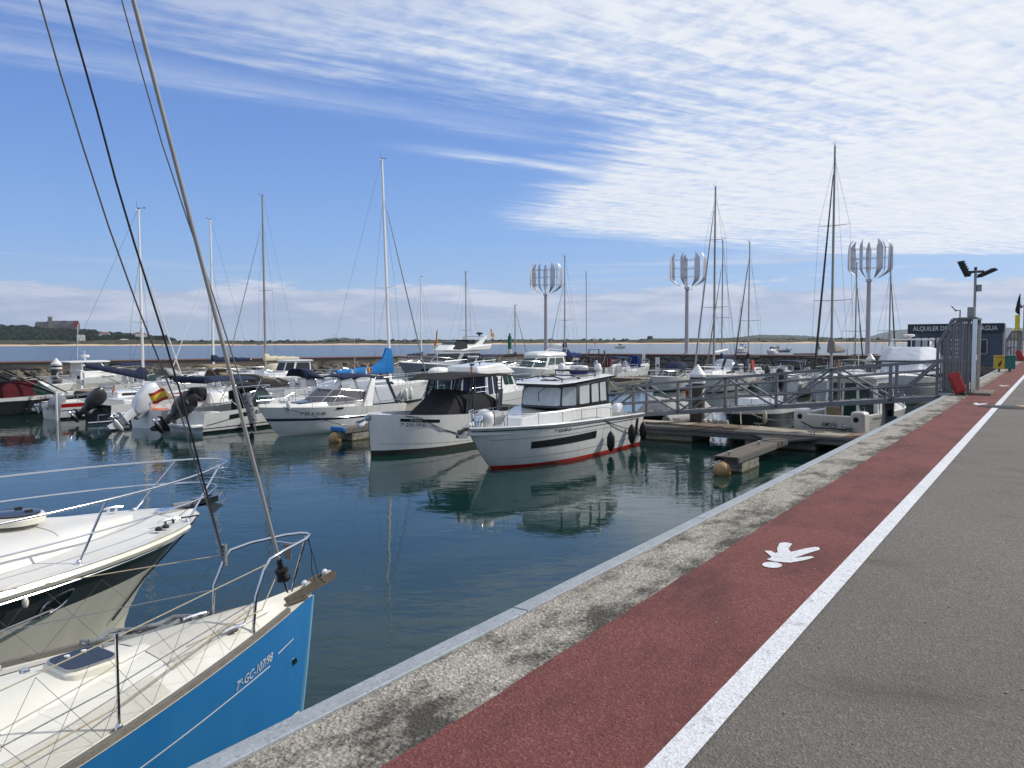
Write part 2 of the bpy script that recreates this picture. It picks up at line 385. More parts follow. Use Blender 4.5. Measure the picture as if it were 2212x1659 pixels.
    def rail(s, root, t0, t1=1., h=.5, n=4, inset=.05, mid=True, m='steel', r=.013, out=.0, name='railing', low=.0, open_bow=False, dz=0.):
        b = MB(); k = 16
        def top(side, a, bb):
            q = s.edge(a, bb, side, k, inset)
            for i, p in enumerate(q):
                u = i/k if a < bb else 1-i/k
                p.z += h*min(1, .55+u*2) + dz; p.x += out*u*u
            return q
        if not open_bow:
            b.tube(top(1, t0, t1)+top(-1, t1, t0)[0 if t1 < 1 else 1:], r, 6)
            if mid: b.tube([p-Vector((0, 0, h*.48)) for p in top(1, t0, t1)+top(-1, t1, t0)], r*.7, 5)
        else:
            for sd_ in (1, -1):
                b.tube(top(sd_, t0, t1), r, 6)
                if mid: b.tube([p-Vector((0, 0, h*.48)) for p in top(sd_, t0, t1)], r*.7, 5)
        for side in (1, -1):
            for i in range(n+1):
                u = i/n; t = t0+(t1-t0)*u*.97
                a = s.edge(t, t, side, 1, inset)[0]; a.z += dz; w = s.edge(t, t, side, 1, inset)[0]; w.z += h*min(1, .55+u*2)+dz; w.x += out*u*u
                b.tube([a, w], r*.9, 5)
        return b.build(name, m, root)
# ---------------------------------------------------------------- deck houses
class House:
    """six-sided cabin; walls 0 starboard,1 starboard bow quarter,2 front,3 port bow quarter,4 port,5 aft"""
    def __init__(s, xa, xs, xf, w, wn, z0, z1, ra=.1, rf=.5, tum=.86, z1a=None, z1f=None):
        wt = w*tum; wnt = wn*tum; z1a = z1 if z1a is None else z1a; z1f = z1 if z1f is None else z1f
        s.b = [(xa, -w, z0), (xs, -w, z0), (xf, -wn, z0), (xf, wn, z0), (xs, w, z0), (xa, w, z0)]
        zs_ = z1f+(z1a-z1f)*.25
        s.t = [(xa+ra, -wt, z1a), (xs-rf*.75, -wt, zs_), (xf-rf, -wnt, z1f), (xf-rf, wnt, z1f), (xs-rf*.75, wt, zs_), (xa+ra, wt, z1a)]
        s.b = [Vector(p) for p in s.b]; s.t = [Vector(p) for p in s.t]
    def wall(s, k, u, v):
        a, b = s.b[k], s.b[(k+1) % 6]; c, d = s.t[k], s.t[(k+1) % 6]
        return (a.lerp(b, u)).lerp(c.lerp(d, u), v)
    def nrm(s, k):
        n = (s.wall(k, 1, .5)-s.wall(k, 0, .5)).cross(s.wall(k, .5, 1)-s.wall(k, .5, 0)); n.normalize(); return n
    def build(s, root, m='gel_white', name='cabin', bevel=.05, dome=.08):
        b = MB(); i = [b.add(p) for p in s.b]; j = [b.add(p) for p in s.t]
        for k in range(6): b.face((i[k], i[(k+1) % 6], j[(k+1) % 6], j[k]))
        c = sum(s.t, Vector())/6; c.z += dome; cc = b.add(c)
        for k in range(6): b.face((j[k], j[(k+1) % 6], cc))
        return b.build(name, m, root, bevel=bevel)
    def pane(s, root, k, u0, u1, v0, v1, m='glass_dark', off=.012, name='window', skew=0., frame=None, fw_=.03):
        n = s.nrm(k); b = MB()
        def P(u, v, o): return s.wall(k, u, v)+n*o
        c = [(u0, v0), (u1, v0), (u1-skew, v1), (u0+skew*0, v1)]
        W_ = (s.wall(k, u1, .5)-s.wall(k, u0, .5)).length; H_ = (s.wall(k, .5, v1)-s.wall(k, .5, v0)).length
        # rounded corner outline
        out = []; r = .06
        for i, (u, v) in enumerate(c):
            a = c[i-1]; d = c[(i+1) % 4]
            out.append((u+(a[0]-u)*r, v+(a[1]-v)*r)); out.append((u+(d[0]-u)*r, v+(d[1]-v)*r))
        top = [P(u, v, off) for u, v in out]; bot = [P(u, v, -.01) for u, v in out]
        b.loft([bot, top], True, (False, True))
        o = b.build(name, m, root, smooth=False)
        if frame:
            f = MB(); f.tube(top+[top[0]], fw_/2, 5); f.build('window_frame', frame, o)
        return o
    def roof(s, root, m='gel_white', th=.07, over=.08, fwd=.25, aft=.2, name='roof', crown=.07, edge=None):
        b = MB(); c = sum(s.t, Vector())/6
        def grow(p, k, dz):
            q = Vector(p); q.y *= k; q.x += (fwd if q.x > c.x else -aft)*(1 if k > 1 else .6); q.z += dz; return q
        w = 1+over/max(abs(s.t[0].y), .1)
        r0 = [grow(p, w, 0) for p in s.t]; r1 = [grow(p, w, th) for p in s.t]
        r2 = [c+(q-c)*.9+Vector((0, 0, crown*.6)) for q in r1]; r3 = [c+(q-c)*.5+Vector((0, 0, crown)) for q in r1]
        b.loft([r0, r1], True, (True, False), mis=(lambda a, k: 1) if edge else None); b.loft([r1, r2, r3], True, (False, True))
        return b.build(name, [m]+([edge] if edge else []), root, ang=50)
# ---------------------------------------------------------------- fittings
def boat(label, pos, hdg, cat='boat', name='motorboat', group=None, heel=0.):
    o = empty(name, label, cat, (pos[0], pos[1], 0), hdg, group); o.rotation_euler = (heel, 0, hdg); return o
N_ = pi/2; S_ = -pi/2
def outboard(root, x, z, tilt, m='engine_black', sc=1., y=0., txt=None, m2=None):
    """pivot on the transom; local -x is aft"""
    def R(sx, sy, z, cx=0., e=.62):
        out = []
        for k in range(14):
            a = 2*pi*k/14; c_, s_ = cos(a), sin(a)
            out.append((cx+sx*math.copysign(abs(c_)**e, c_), sy*math.copysign(abs(s_)**e, s_), z))
        return out
    b = MB(); b.loft([R(.10, .10, -.12, -.2, .5), R(.22, .14, .0, -.22, .5), R(.29, .175, .2, -.24, .5), R(.31, .185, .45, -.26, .5), R(.29, .175, .66, -.28, .5), R(.20, .13, .78, -.31, .55), R(.08, .06, .81, -.33, .6)])
    e = b.build('outboard_motor', m, root); e.location = (x, y, z); e.scale = (sc,)*3; e.rotation_euler = (0, tilt, 0)
    lg = MB(); lg.loft([R(.15, .09, .06, -.2), R(.13, .07, -.2, -.22), R(.10, .05, -.5, -.22), R(.16, .03, -.62, -.24)]); lg.box((-.28, 0, -.5), (.42, .22, .02))
    lg.loft([R(.03, .03, -.72, -.02), R(.2, .07, -.72, -.2), ], True); lg.tube([(0, 0, -.72), (-.1, 0, -.72), (-.3, 0, -.72), (-.42, 0, -.72)], [.02, .07, .07, .035], 8)
    lg.loft([[( -.12, .012, -.76), (-.36, .012, -.76), (-.36, -.012, -.76), (-.12, -.012, -.76)], [(-.28, .006, -.96), (-.40, .006, -.96), (-.40, -.006, -.96), (-.28, -.006, -.96)]])
    lg.build('leg', m2 or m, e)
    br = MB(); br.box((-.03, 0, -.05), (.1, .24, .34)); br.build('clamp', 'plastic_grey', e)
    pr = MB()
    for k in range(3):
        a = 2*pi*k/3; d = Vector((0, cos(a), sin(a))); t_ = Vector((.5, -sin(a)*.8, cos(a)*.8)); c0 = Vector((-.46, 0, -.72))
        pr.poly([c0+d*.04-t_*.03, c0+d*.12-t_*.09, c0+d*.18-t_*.02, c0+d*.17+t_*.07, c0+d*.05+t_*.04])
    pr.lathe([(.035, -.42), (.04, -.48), (.02, -.54)], (0, 0, -.72), 8, 'x'); pr.build('propeller', 'steel', e, solid=.008)
    if txt: lettering(txt, lambda u, v: Vector((-.44+u*.6*.6+0*v, -.218, .36+v)), .07, 'paint_white', e)
    return e
def fender(label, p, col='plastic_white', L=.6, r=.11, rope=.5, cat='fender', group='fenders hanging from the boats', r2=None):
    """top at p, hangs down"""
    t = empty('fender', label, cat, p, 0, group)
    b = MB(); b.lathe([(.02, -L-.02), (.04, -L), (r*.6, -L*.93), (r, -L*.72), (r, -L*.28), (r*.6, -L*.07), (.04, 0), (.02, .02)], n=12); b.build('body', col, t)
    c = MB(); c.tube([(0, 0, 0), (0, 0, rope)], .008, 5); c.build('rope', 'rope_grey', t)
    return t
def flag(root, p, h=.8, w=.45, m=('flag_red', 'flag_yellow'), ang=0., droop=.5, name='flag', pole='plastic_white', lean=(0, 0)):
    b = MB(); p = Vector(p); tp = p+Vector((lean[0], lean[1], h)); b.tube([p, tp], .012, 5); f = b.build('flagpole', pole, root)
    c = MB(); dx, dy = cos(ang), sin(ang); hh = w*.62
    def P(u, v):
        a = .03*sin(u*9+v*2); q = tp+(p-tp).normalized()*(hh*(1-v)+.03)
        return q+Vector((dx*u*w*(1-droop*.6)-dy*a, dy*u*w*(1-droop*.6)+dx*a, -droop*u*w*.8+.02*sin(u*7)))
    c.grid(P, 8, 8, mi=lambda u, v: (1 if .24 <= v < .74 else 0) if len(m) > 1 else 0); c.build(name, list(m), f); return f
def rope(label, pts, m='rope_black', r=.014, sag=.0, name='mooring_line', cat='rope', n=10):
    b = MB(); out = []
    for i in range(len(pts)-1):
        a, c = Vector(pts[i]), Vector(pts[i+1])
        for k in range(n):
            u = k/n; q = a.lerp(c, u); q.z -= sag*4*u*(1-u); out.append(q)
    out.append(Vector(pts[-1])); b.tube(out, r, 6); return tag(b.build(name, m), label, cat)
def rig(root, x, z0, H, hull, spr=((.52, .8),), boom=3., bz=None, cover=None, cr=.16, foil=None, mm_='mast_alu', r=.06, aft=True, spi=None, head=1., boomdir=0., btilt=0., fx=None, shr=.35, vane=True, bulk=0., foilr=.035, drop=0.):
    bz = z0+.9 if bz is None else bz; fx = hull.L-.1 if fx is None else fx; zt = z0+H
    b = MB(); b.tube([(x, 0, z0), (x, 0, z0+H*.6), (x, 0, zt)], [r, r*.95, r*.7], 8, flat=1.3); b.box((x-.05, 0, zt+.02), (.25, .05, .05)); b.build('mast', mm_, root)
    if vane:
        v = MB(); v.tube([(x-.1, 0, zt), (x-.1, 0, zt+.5)], .008, 4); v.tube([(x+.05, 0, zt), (x+.05, 0, zt+.12), (x+.3, 0, zt+.14)], .012, 4); v.box((x+.32, 0, zt+.16), (.1, .02, .08)); v.lathe([(.04, zt+.03), (.05, zt+.08), (.03, zt+.14)], (x, 0, 0), 8); v.build('masthead_instruments', 'wire', root)
    for fr, w in spr:
        for sd_ in (1, -1):
            s_ = MB(); s_.tube([(x, 0, z0+H*fr), (x-.15, sd_*w, z0+H*fr+.05)], [.025, .015], 5); s_.build('spreader', mm_, root)
    wr = .0075
    hy = hull.half(min(x/hull.L, .95))
    for sd_ in (1, -1):
        c = MB(); pts = [(x, 0, zt-.15 if head == 1. else z0+H*head)]
        for fr, w in sorted(spr, reverse=True): pts.append((x-.15, sd_*w, z0+H*fr+.05))
        pts.append((x-.2, sd_*(hy-.1), hull.sheer(x/hull.L))); c.tube(pts, wr, 4)
        c.tube([(x, 0, z0+H*spr[0][0]-.1), (x-.5, sd_*(hy-.1), hull.sheer(x/hull.L))], wr, 4); c.build('shroud', 'wire', root)
    c = MB(); a = Vector((x+.05, 0, z0+H*head-.1)); e = Vector((fx, 0, hull.sheer(.98)+.1))
    if foil:
        c.tube([e+(a-e)*.03, e+(a-e)*.5, e+(a-e)*.93], [foilr*1.2, foilr, foilr*.5], 8); c.tube([e, a], wr, 4); c.build('furled_jib', foil, root)
    else: c.tube([e, a], wr, 4); c.build('forestay', 'wire', root)
    if aft: c = MB(); c.tube([(x-.05, 0, zt), (.05, 0, hull.sheer(0)+.1)], wr, 4); c.build('backstay', 'wire', root)
    if boom:
        b = MB(); ex = x-boom*cos(boomdir); ey = -boom*sin(boomdir); b.tube([(x-.06, 0, bz), (ex, ey, bz+btilt)], .055, 8); bo = b.build('boom', mm_, root)
        if cover:
            c = MB(); rings = []
            for i in range(13):
                u = i/12; cx = x+.1-(x+.1-ex)*u*.97; cy = ey*u; hh = cr*(1.5-.75*u)*(1+.18*sin(i*2.1)); hw = cr*(.8-.3*u); zz = bz+btilt*u
                if i == 0: hh *= 1.6+bulk; cx += .03
                if i == 1: hh *= 1.35+bulk*1.0
                if i == 2: hh *= 1.05+bulk*.7
                if i == 3: hh *= 1+bulk*.3
                rings.append([(cx, cy+hw*cos(2*pi*k/10), zz+(hh*1.0 if sin(2*pi*k/10) > 0 else .12)*sin(2*pi*k/10)) for k in range(10)])
            c.loft(rings); c.build('sail_cover', cover, root)
            return bo
def bimini(root, x0, x1, w, z, z0, m='canvas_navy', frame='steel', arc=.18, feet=None, name='bimini'):
    b = MB()
    def P(u, v):
        e = 1-abs(2*u-1)**4; return Vector((x0+(x1-x0)*u, -w+2*w*v, z+arc*(1-(2*v-1)**4)*.8-(1-e)*.08))
    b.grid(P, 8, 10); o = b.build(name, m, root, solid=.03)
    f = MB(); feet = feet or [(x0+x1)/2]*2
    for sd_ in (1, -1):
        for xx, ft in ((x0, feet[0]), (x1, feet[1]), ((x0+x1)/2, (feet[0]+feet[1])/2)):
            f.tube([(ft, sd_*w, z0), (xx, sd_*w, z)], .016, 6)
    f.build('canopy_frame', frame, root); return o
def windscreen(root, xf, xa, w, z0, z1, rake=.5, m='glass_green', frame='steel', wf=None, name='windscreen'):
    """curved windscreen around the front of a cockpit"""
    wf = wf or w*.6
    p0 = [(xa, w, z0), (xf-.35, w*.92, z0), (xf, wf*.5, z0), (xf, -wf*.5, z0), (xf-.35, -w*.92, z0), (xa, -w, z0)]
    p1 = [(xa-.05, w*.9, z0+(z1-z0)*.75), (xf-.35-rake*.8, w*.8, z1), (xf-rake, wf*.45, z1), (xf-rake, -wf*.45, z1), (xf-.35-rake*.8, -w*.8, z1), (xa-.05, -w*.9, z0+(z1-z0)*.75)]
    b = MB(); b.loft([p0, p1], False, (False, False)); o = b.build(name, m, root, smooth=False, solid=.012)
    f = MB(); f.tube(p1, .018, 6); f.tube(p0, .012, 6)
    for k in range(6): f.tube([p0[k], p1[k]], .014, 5)
    f.build('frame', frame, o); return o
def seat(root, x, y, z, w=.45, m='plastic_white', d=.45, h=.45):
    b = MB(); b.box((x, y, z+.2), (d, w, .4)); b.box((x-d*.45, y, z+.4+h/2), (.12, w, h), ry=-.15); return b.build('seat', m, root, bevel=.04)
def radar(root, x, y, z, r=.28, m='plastic_white'):
    b = MB(); b.lathe([(r*.7, z), (r, z+.05), (r, z+.13), (r*.8, z+.19), (r*.2, z+.21)], (x, y, 0), 18); b.box((x, y, z-.08), (.12, .12, .18)); return b.build('radar', m, root)
# ================================================================ SETTING
def nodes_mat(name):
    m = bpy.data.materials.new(name); m.use_nodes = True; M[name] = m; nt = m.node_tree; return m, nt.nodes, nt.links, nt.nodes['Principled BSDF']
def water_mat(name, col, layers, rough=.02, dist=.02, wind=None):
    m, N, L, p = nodes_mat(name); p.inputs['Base Color'].default_value = (*col, 1); p.inputs['Roughness'].default_value = rough; p.inputs['IOR'].default_value = 1.33
    tc = N.new('ShaderNodeTexCoord'); prev = None
    for sc, st, amp in layers:
        m0 = N.new('ShaderNodeMapping'); m0.inputs['Rotation'].default_value = (0, 0, rad(-34)); L.new(tc.outputs['Object'], m0.inputs[0]); mp = N.new('ShaderNodeMapping'); mp.inputs['Scale'].default_value = st; L.new(m0.outputs[0], mp.inputs[0])
        n = N.new('ShaderNodeTexNoise'); n.inputs['Scale'].default_value = sc; n.inputs['Detail'].default_value = 3; n.inputs['Roughness'].default_value = .5; n.inputs['Distortion'].default_value = .6
        L.new(mp.outputs[0], n.inputs['Vector']); b = N.new('ShaderNodeBump'); b.inputs['Strength'].default_value = 1.; b.inputs['Distance'].default_value = amp
        if wind:
            # calm lanes and ruffled patches
            w = N.new('ShaderNodeTexNoise'); w.inputs['Scale'].default_value = wind; w.inputs['Detail'].default_value = 2; L.new(tc.outputs['Object'], w.inputs['Vector'])
            r = N.new('ShaderNodeMapRange'); r.inputs[1].default_value = .38; r.inputs[2].default_value = .66; r.inputs[3].default_value = .22; r.inputs[4].default_value = 1.; L.new(w.outputs[0], r.inputs[0]); L.new(r.outputs[0], b.inputs['Strength'])
        L.new(n.outputs[0], b.inputs['Height'])
        if prev: L.new(prev.outputs[0], b.inputs['Normal'])
        prev = b
    L.new(prev.outputs[0], p.inputs['Normal'])
water_mat('water_harbour', (.005, .027, .0235), [(.45, (1, 1.6, 1), .026), (1.7, (1, 2.0, 1), .0085), (4.5, (1, 1.8, 1), .0016)], rough=.0, wind=.12)
water_mat('water_bay', (.010, .035, .050), [(.35, (1, 2.0, 1), .35), (1.6, (1, 2., 1), .12), (6, (1, 1.6, 1), .03)], rough=.15)
Q = 1.95; QX = -2.73
WALL = [(-92, -8), (-74, 31), (-60.5, 63), (-53.5, 88.5), (30, 88.5)]
b = MB(); b.poly([(QX+.6, -80, 0), (QX+.6, 90, 0), (-53, 90, 0), (-61.3, 63, 0), (-75, 31, 0), (-93, -8, 0), (-125, -80, 0)]); tag(b.build('harbour_water', 'water_harbour'), kind='structure')
b = MB(); b.poly([(-7400, -1800, -.03), (4400, -1800, -.03), (4400, 7000, -.03), (-7400, 7000, -.03)]); tag(b.build('bay_water', 'water_bay'), kind='structure')
b = MB(); b.poly([(-7400, -1800, -6), (4400, -1800, -6), (4400, 7000, -6), (-7400, 7000, -6)]); tag(b.build('seabed', 'deck_cream'), kind='structure')
# ---- quay surfaces
def speckle(name, c1, c2, c3, fine=220., coarse=.8, rough=.92, bump=.5, stain=None, sscale=(1, 1, 1), bd=.006, mid=40., stw=(.5, .68), joint=None):
    m, N, L, p = nodes_mat(name); p.inputs['Roughness'].default_value = rough; p.inputs['Specular IOR Level'].default_value = .3; tc = N.new('ShaderNodeTexCoord')
    def nz(sc, d=4, v=None, r=.6):
        n = N.new('ShaderNodeTexNoise'); n.inputs['Scale'].default_value = sc; n.inputs['Detail'].default_value = d; n.inputs['Roughness'].default_value = r; L.new(v or tc.outputs['Object'], n.inputs['Vector']); return n.outputs[0]
    def mx(f, a, b, t='MIX'):
        n = N.new('ShaderNodeMix'); n.data_type = 'RGBA'; n.blend_type = t
        if isinstance(f, float): n.inputs[0].default_value = f
        else: L.new(f, n.inputs[0])
        for i, v in ((6, a), (7, b)):
            if isinstance(v, tuple): n.inputs[i].default_value = (*v, 1)
            else: L.new(v, n.inputs[i])
        return n.outputs[2]
    def mr(v, a, b, lo=0., hi=1.):
        n = N.new('ShaderNodeMapRange'); L.new(v, n.inputs[0]); n.inputs[1].default_value = a; n.inputs[2].default_value = b; n.inputs[3].default_value = lo; n.inputs[4].default_value = hi; return n.outputs[0]
    vo = N.new('ShaderNodeTexVoronoi'); vo.inputs['Scale'].default_value = fine*.45; L.new(tc.outputs['Object'], vo.inputs['Vector'])
    sep = N.new('ShaderNodeSeparateColor'); L.new(vo.outputs['Color'], sep.inputs[0])
    c = mx(mr(nz(mid, 5), .35, .65), c1, c2); c = mx(mr(sep.outputs[0], .72, .95, 0., .75), c, c3); c = mx(mr(sep.outputs[1], .75, 1., 0., .6), c, tuple(x*.35 for x in c1))
    c = mx(mr(nz(coarse, 5), .3, .7, 0., .45), c, tuple(x*.72 for x in c1))
    if stain:
        mp = N.new('ShaderNodeMapping'); mp.inputs['Scale'].default_value = sscale; L.new(tc.outputs['Object'], mp.inputs[0]); a = nz(1., 9, mp.outputs[0], .72)
        if joint:
            sp = N.new('ShaderNodeSeparateXYZ'); L.new(tc.outputs['Object'], sp.inputs[0]); j = mr(sp.outputs[0], joint[0], joint[1], 0., joint[2]); ad = N.new('ShaderNodeMath'); ad.operation = 'ADD'; L.new(a, ad.inputs[0]); L.new(j, ad.inputs[1]); a = ad.outputs[0]
            g_ = N.new('ShaderNodeMath'); g_.operation = 'MULTIPLY_ADD'; L.new(nz(38, 3), g_.inputs[0]); g_.inputs[1].default_value = .30; g_.inputs[2].default_value = -.15; a2 = N.new('ShaderNodeMath'); a2.operation = 'ADD'; L.new(a, a2.inputs[0]); L.new(g_.outputs[0], a2.inputs[1]); a = a2.outputs[0]
        c = mx(mr(a, stw[0], stw[1], 0., .92), c, stain)
    L.new(c, p.inputs['Base Color'])
    bp = N.new('ShaderNodeBump'); bp.inputs['Strength'].default_value = bump; bp.inputs['Distance'].default_value = bd; L.new(vo.outputs['Distance'], bp.inputs['Height'])
    b2 = N.new('ShaderNodeBump'); b2.inputs['Strength'].default_value = bump*.8; b2.inputs['Distance'].default_value = bd*1.6; L.new(nz(fine*.35, 4), b2.inputs['Height']); L.new(bp.outputs[0], b2.inputs['Normal']); L.new(b2.outputs[0], p.inputs['Normal'])
speckle('asphalt', (.138, .126, .111), (.172, .158, .140), (.27, .25, .22), 220, .35, stain=(.068, .060, .053), sscale=(.7, 1.8, 1), stw=(.54, .78), bump=.8)
speckle('red_path', (.155, .046, .041), (.195, .065, .057), (.27, .12, .105), 200, .6, stain=(.070, .025, .024), sscale=(1.5, .7, 1), stw=(.46, .70), bump=.8)
speckle('concrete_edge', (.42, .385, .325), (.27, .25, .215), (.60, .56, .49), 130, 1.5, stain=(.040, .037, .028), sscale=(3.2, 1.8, 1), stw=(.47, .64), joint=(-2.42, -2.16, .085), bd=.012, bump=.8)
speckle('road_white', (.70, .71, .72), (.60, .61, .63), (.78, .79, .80), 170, 1.2, bump=.5, stain=(.30, .29, .28), sscale=(6, 8, 1), stw=(.56, .70))
speckle('galv_edge', (.31, .34, .36), (.27, .30, .32), (.36, .39, .41), 160, 3., rough=.5, bump=.1, mid=6.)
speckle('concrete_old', (.21, .18, .14), (.15, .13, .10), (.27, .24, .20), 40, .5, stain=(.10, .09, .075), sscale=(.5, .5, 1.5), stw=(.5, .7), mid=3.)
speckle('quay_face', (.16, .15, .13), (.10, .10, .085), (.2, .19, .17), 30, .8, stain=(.03, .035, .025), sscale=(1, 1, 3), stw=(.4, .6), mid=4.)
b = MB(); b.box((QX+.06+7.5, 15, Q-4.02), (15, 150, 8)); b.build('quay_wall', ['quay_face']); tag(bpy.data.objects['quay_wall'], kind='structure')
b = MB(); b.poly([(-1.21, -60, Q), (12, -60, Q), (12, 90, Q), (-1.21, 90, Q)]); tag(b.build('road', 'asphalt'), kind='structure')
b = MB(); n = 300
n = 900; xs = [(-2.125+.004*sin(i*.21)+rnd.uniform(-.006, .006)) for i in range(n+1)]
for i in range(n): y0, y1 = -20+i*110/n, -20+(i+1)*110/n; b.poly([(xs[i], y0, Q+.004), (-1.2, y0, Q+.004), (-1.2, y1, Q+.004), (xs[i+1], y1, Q+.004)])
tag(b.build('pavement', 'red_path', smooth=False), kind='structure')
b = MB(); b.poly([(QX+.1, -20, Q), (-1.25, -20, Q), (-1.25, 90, Q), (QX+.1, 90, Q)]); tag(b.build('quay_kerb_top', 'concrete_edge', smooth=False), kind='structure')
b = MB()
y = -20
while y < 88:
    L_ = 3.0; b.box((QX+.055+rnd.uniform(-.003, .003), y+L_/2, Q-.04), (.11, L_-.012, .10+.012)); b.box((QX-.006, y+L_/2, Q-.10), (.012, L_-.012, .14)); y += L_
tag(b.build('quay_edge_strip', 'galv_edge', bevel=.006), kind='structure')
b = MB(); b.poly([(-1.272, -20, Q+.008), (-1.145, -20, Q+.008), (-1.145, 88, Q+.008), (-1.272, 88, Q+.008)]); tag(b.build('road_line', 'road_white', smooth=False), kind='structure')
def picto(dx, dy, k=1.):
    head = [(-1.685+.068*cos(a)*1., 5.838+.082*sin(a)) for a in [2*pi*i/20 for i in range(20)]]
    body = [(-1.76, 5.96), (-1.75, 6.05), (-1.85, 6.2), (-1.81, 6.23), (-1.76, 6.18), (-1.75, 6.21), (-1.79, 6.33), (-1.82, 6.5), (-1.80, 6.55), (-1.77, 6.56), (-1.73, 6.54), (-1.71, 6.36), (-1.67, 6.28), (-1.6, 6.46), (-1.55, 6.54), (-1.52, 6.54), (-1.5, 6.47), (-1.54, 6.35), (-1.6, 6.12), (-1.51, 6.24), (-1.48, 6.22), (-1.50, 6.15), (-1.53, 6.08), (-1.59, 5.97), (-1.69, 5.94)]
    b = MB()
    for P in (head, body):
        from mathutils.geometry import tessellate_polygon
        pts = [Vector((x+dx, (y-6.1)*k+6.1+dy, Q+.009)) for x, y in P]; base = len(b.v)
        for p in pts: b.add(p)
        for t in tessellate_polygon([pts]):
            a, c, d = [pts[i] for i in t]
            tri = [base+i for i in t]
            if (c-a).cross(d-a).z < 0: tri.reverse()
            b.face(tri)
    return b.build('pedestrian_marking', 'road_white', smooth=False)
r5 = random.Random(21)
b = MB()
for k in range(260):
    x, y = r5.uniform(-2.05, 3.5), 1.8+r5.random()**1.5*16; r_ = r5.uniform(.003, .010)
    if abs(x+1.2) < .1: continue
    b.lathe([(r_, 0), (r_*.6, r_*.5)], (x, y, Q+.003), 5)
mat('grit', (.10, .085, .07), .9, var=.9, vs=3, col2=(.4, .38, .34)); o = b.build('grit', 'grit', smooth=False); tag(o, 'scattered grit and small stones on the quay', 'grit', kind='stuff')
tag(picto(0, 0), 'white painted walking figure on the red path in the foreground', 'road marking')
tag(picto(.05, 17.3), 'white painted walking figure on the red path behind the speed bump', 'road marking')
tag(picto(.12, 27.), 'white painted walking figure on the red path farthest along', 'road marking')
# speed bump
e = empty('speed_bump', 'low black and yellow rubber speed bump across the road', 'speed bump', (-.4, 22.65, Q))
for i in range(9):
    b = MB(); x0, x1 = -1.2+i*.75, -1.2+(i+1)*.75-.004
    pr = [(-.42, .009), (-.36, .02), (-.2, .05), (.2, .05), (.36, .02), (.42, .009)]
    if i == 0: b.loft([[(x0, y*.2, .009+z*.1) for y, z in pr], [(x0+.25, y*.7, z*.7+.003) for y, z in pr], [(x1, y, z) for y, z in pr]], True)
    else: b.loft([[(x, y, z) for y, z in pr] for x in (x0, x1)], True)
    b.build('segment', 'rubber', e)
    if i:
        b = MB(); b.poly([(x0+.2, -.2, .054), (x1-.2, -.2, .054), (x1-.02, .2, .054), (x0+.02, .2, .054)]); b.poly([(x0+.25, -.205, .053), (x1-.25, -.205, .053), (x1-.3, -.36, .025), (x0+.3, -.36, .025)][::-1]); b.build('yellow_marking', 'bin_yellow', e, smooth=False)
# ---- breakwater
def rubble(name, col, light, dark, scale):
    m, N, L, p = nodes_mat(name); p.inputs['Roughness'].default_value = .95; tc = N.new('ShaderNodeTexCoord'); mp = N.new('ShaderNodeMapping'); mp.inputs['Scale'].default_value = (1, 1, 1.5); L.new(tc.outputs['Object'], mp.inputs[0])
    n0 = N.new('ShaderNodeTexNoise'); n0.inputs['Scale'].default_value = 2.; L.new(mp.outputs[0], n0.inputs['Vector'])
    mi = N.new('ShaderNodeMix'); mi.data_type = 'VECTOR'; mi.inputs[0].default_value = .12; L.new(mp.outputs[0], mi.inputs[4]); L.new(n0.outputs['Color'], mi.inputs[5])
    v = N.new('ShaderNodeTexVoronoi'); v.feature = 'DISTANCE_TO_EDGE'; v.inputs['Scale'].default_value = scale; L.new(mi.outputs[1], v.inputs['Vector'])
    v2 = N.new('ShaderNodeTexVoronoi'); v2.inputs['Scale'].default_value = scale; L.new(mi.outputs[1], v2.inputs['Vector'])
    n = N.new('ShaderNodeTexNoise'); n.inputs['Scale'].default_value = 5; n.inputs['Detail'].default_value = 6; L.new(tc.outputs['Object'], n.inputs['Vector'])
    sc = N.new('ShaderNodeSeparateColor'); L.new(v2.outputs['Color'], sc.inputs[0]); ad = N.new('ShaderNodeMath'); ad.operation = 'MULTIPLY_ADD'; ad.inputs[1].default_value = .5; L.new(sc.outputs[0], ad.inputs[0]); L.new(n.outputs[0], ad.inputs[2])
    r = N.new('ShaderNodeMapRange'); r.inputs[1].default_value = .4; r.inputs[2].default_value = 1.05; L.new(ad.outputs[0], r.inputs[0])
    x = N.new('ShaderNodeMix'); x.data_type = 'RGBA'; x.inputs[6].default_value = (*col, 1); x.inputs[7].default_value = (*light, 1); L.new(r.outputs[0], x.inputs[0])
    e_ = N.new('ShaderNodeMapRange'); e_.inputs[1].default_value = .0; e_.inputs[2].default_value = .05; L.new(v.outputs['Distance'], e_.inputs[0])
    y_ = N.new('ShaderNodeMix'); y_.data_type = 'RGBA'; y_.inputs[6].default_value = (*dark, 1); L.new(x.outputs[2], y_.inputs[7]); L.new(e_.outputs[0], y_.inputs[0]); L.new(y_.outputs[2], p.inputs['Base Color'])
    bp = N.new('ShaderNodeBump'); bp.inputs['Distance'].default_value = .15; e2 = N.new('ShaderNodeMapRange'); e2.inputs[2].default_value = .18; L.new(v.outputs['Distance'], e2.inputs[0]); L.new(e2.outputs[0], bp.inputs['Height']); L.new(bp.outputs[0], p.inputs['Normal'])
rubble('rubble_wall', (.085, .072, .060), (.16, .14, .12), (.018, .015, .013), .9)
mat('boulder', (.20, .17, .13), .95, var=.8, vs=1.1, col2=(.065, .055, .042), bump=.8, bs=5, bd=.08)
mat('path_red', (.125, .058, .047), .9)
e = empty('breakwater', 'long stone breakwater with a concrete parapet closing the marina', 'breakwater', (-60.5, 63, 0)); e.location = (0, 0, 0)
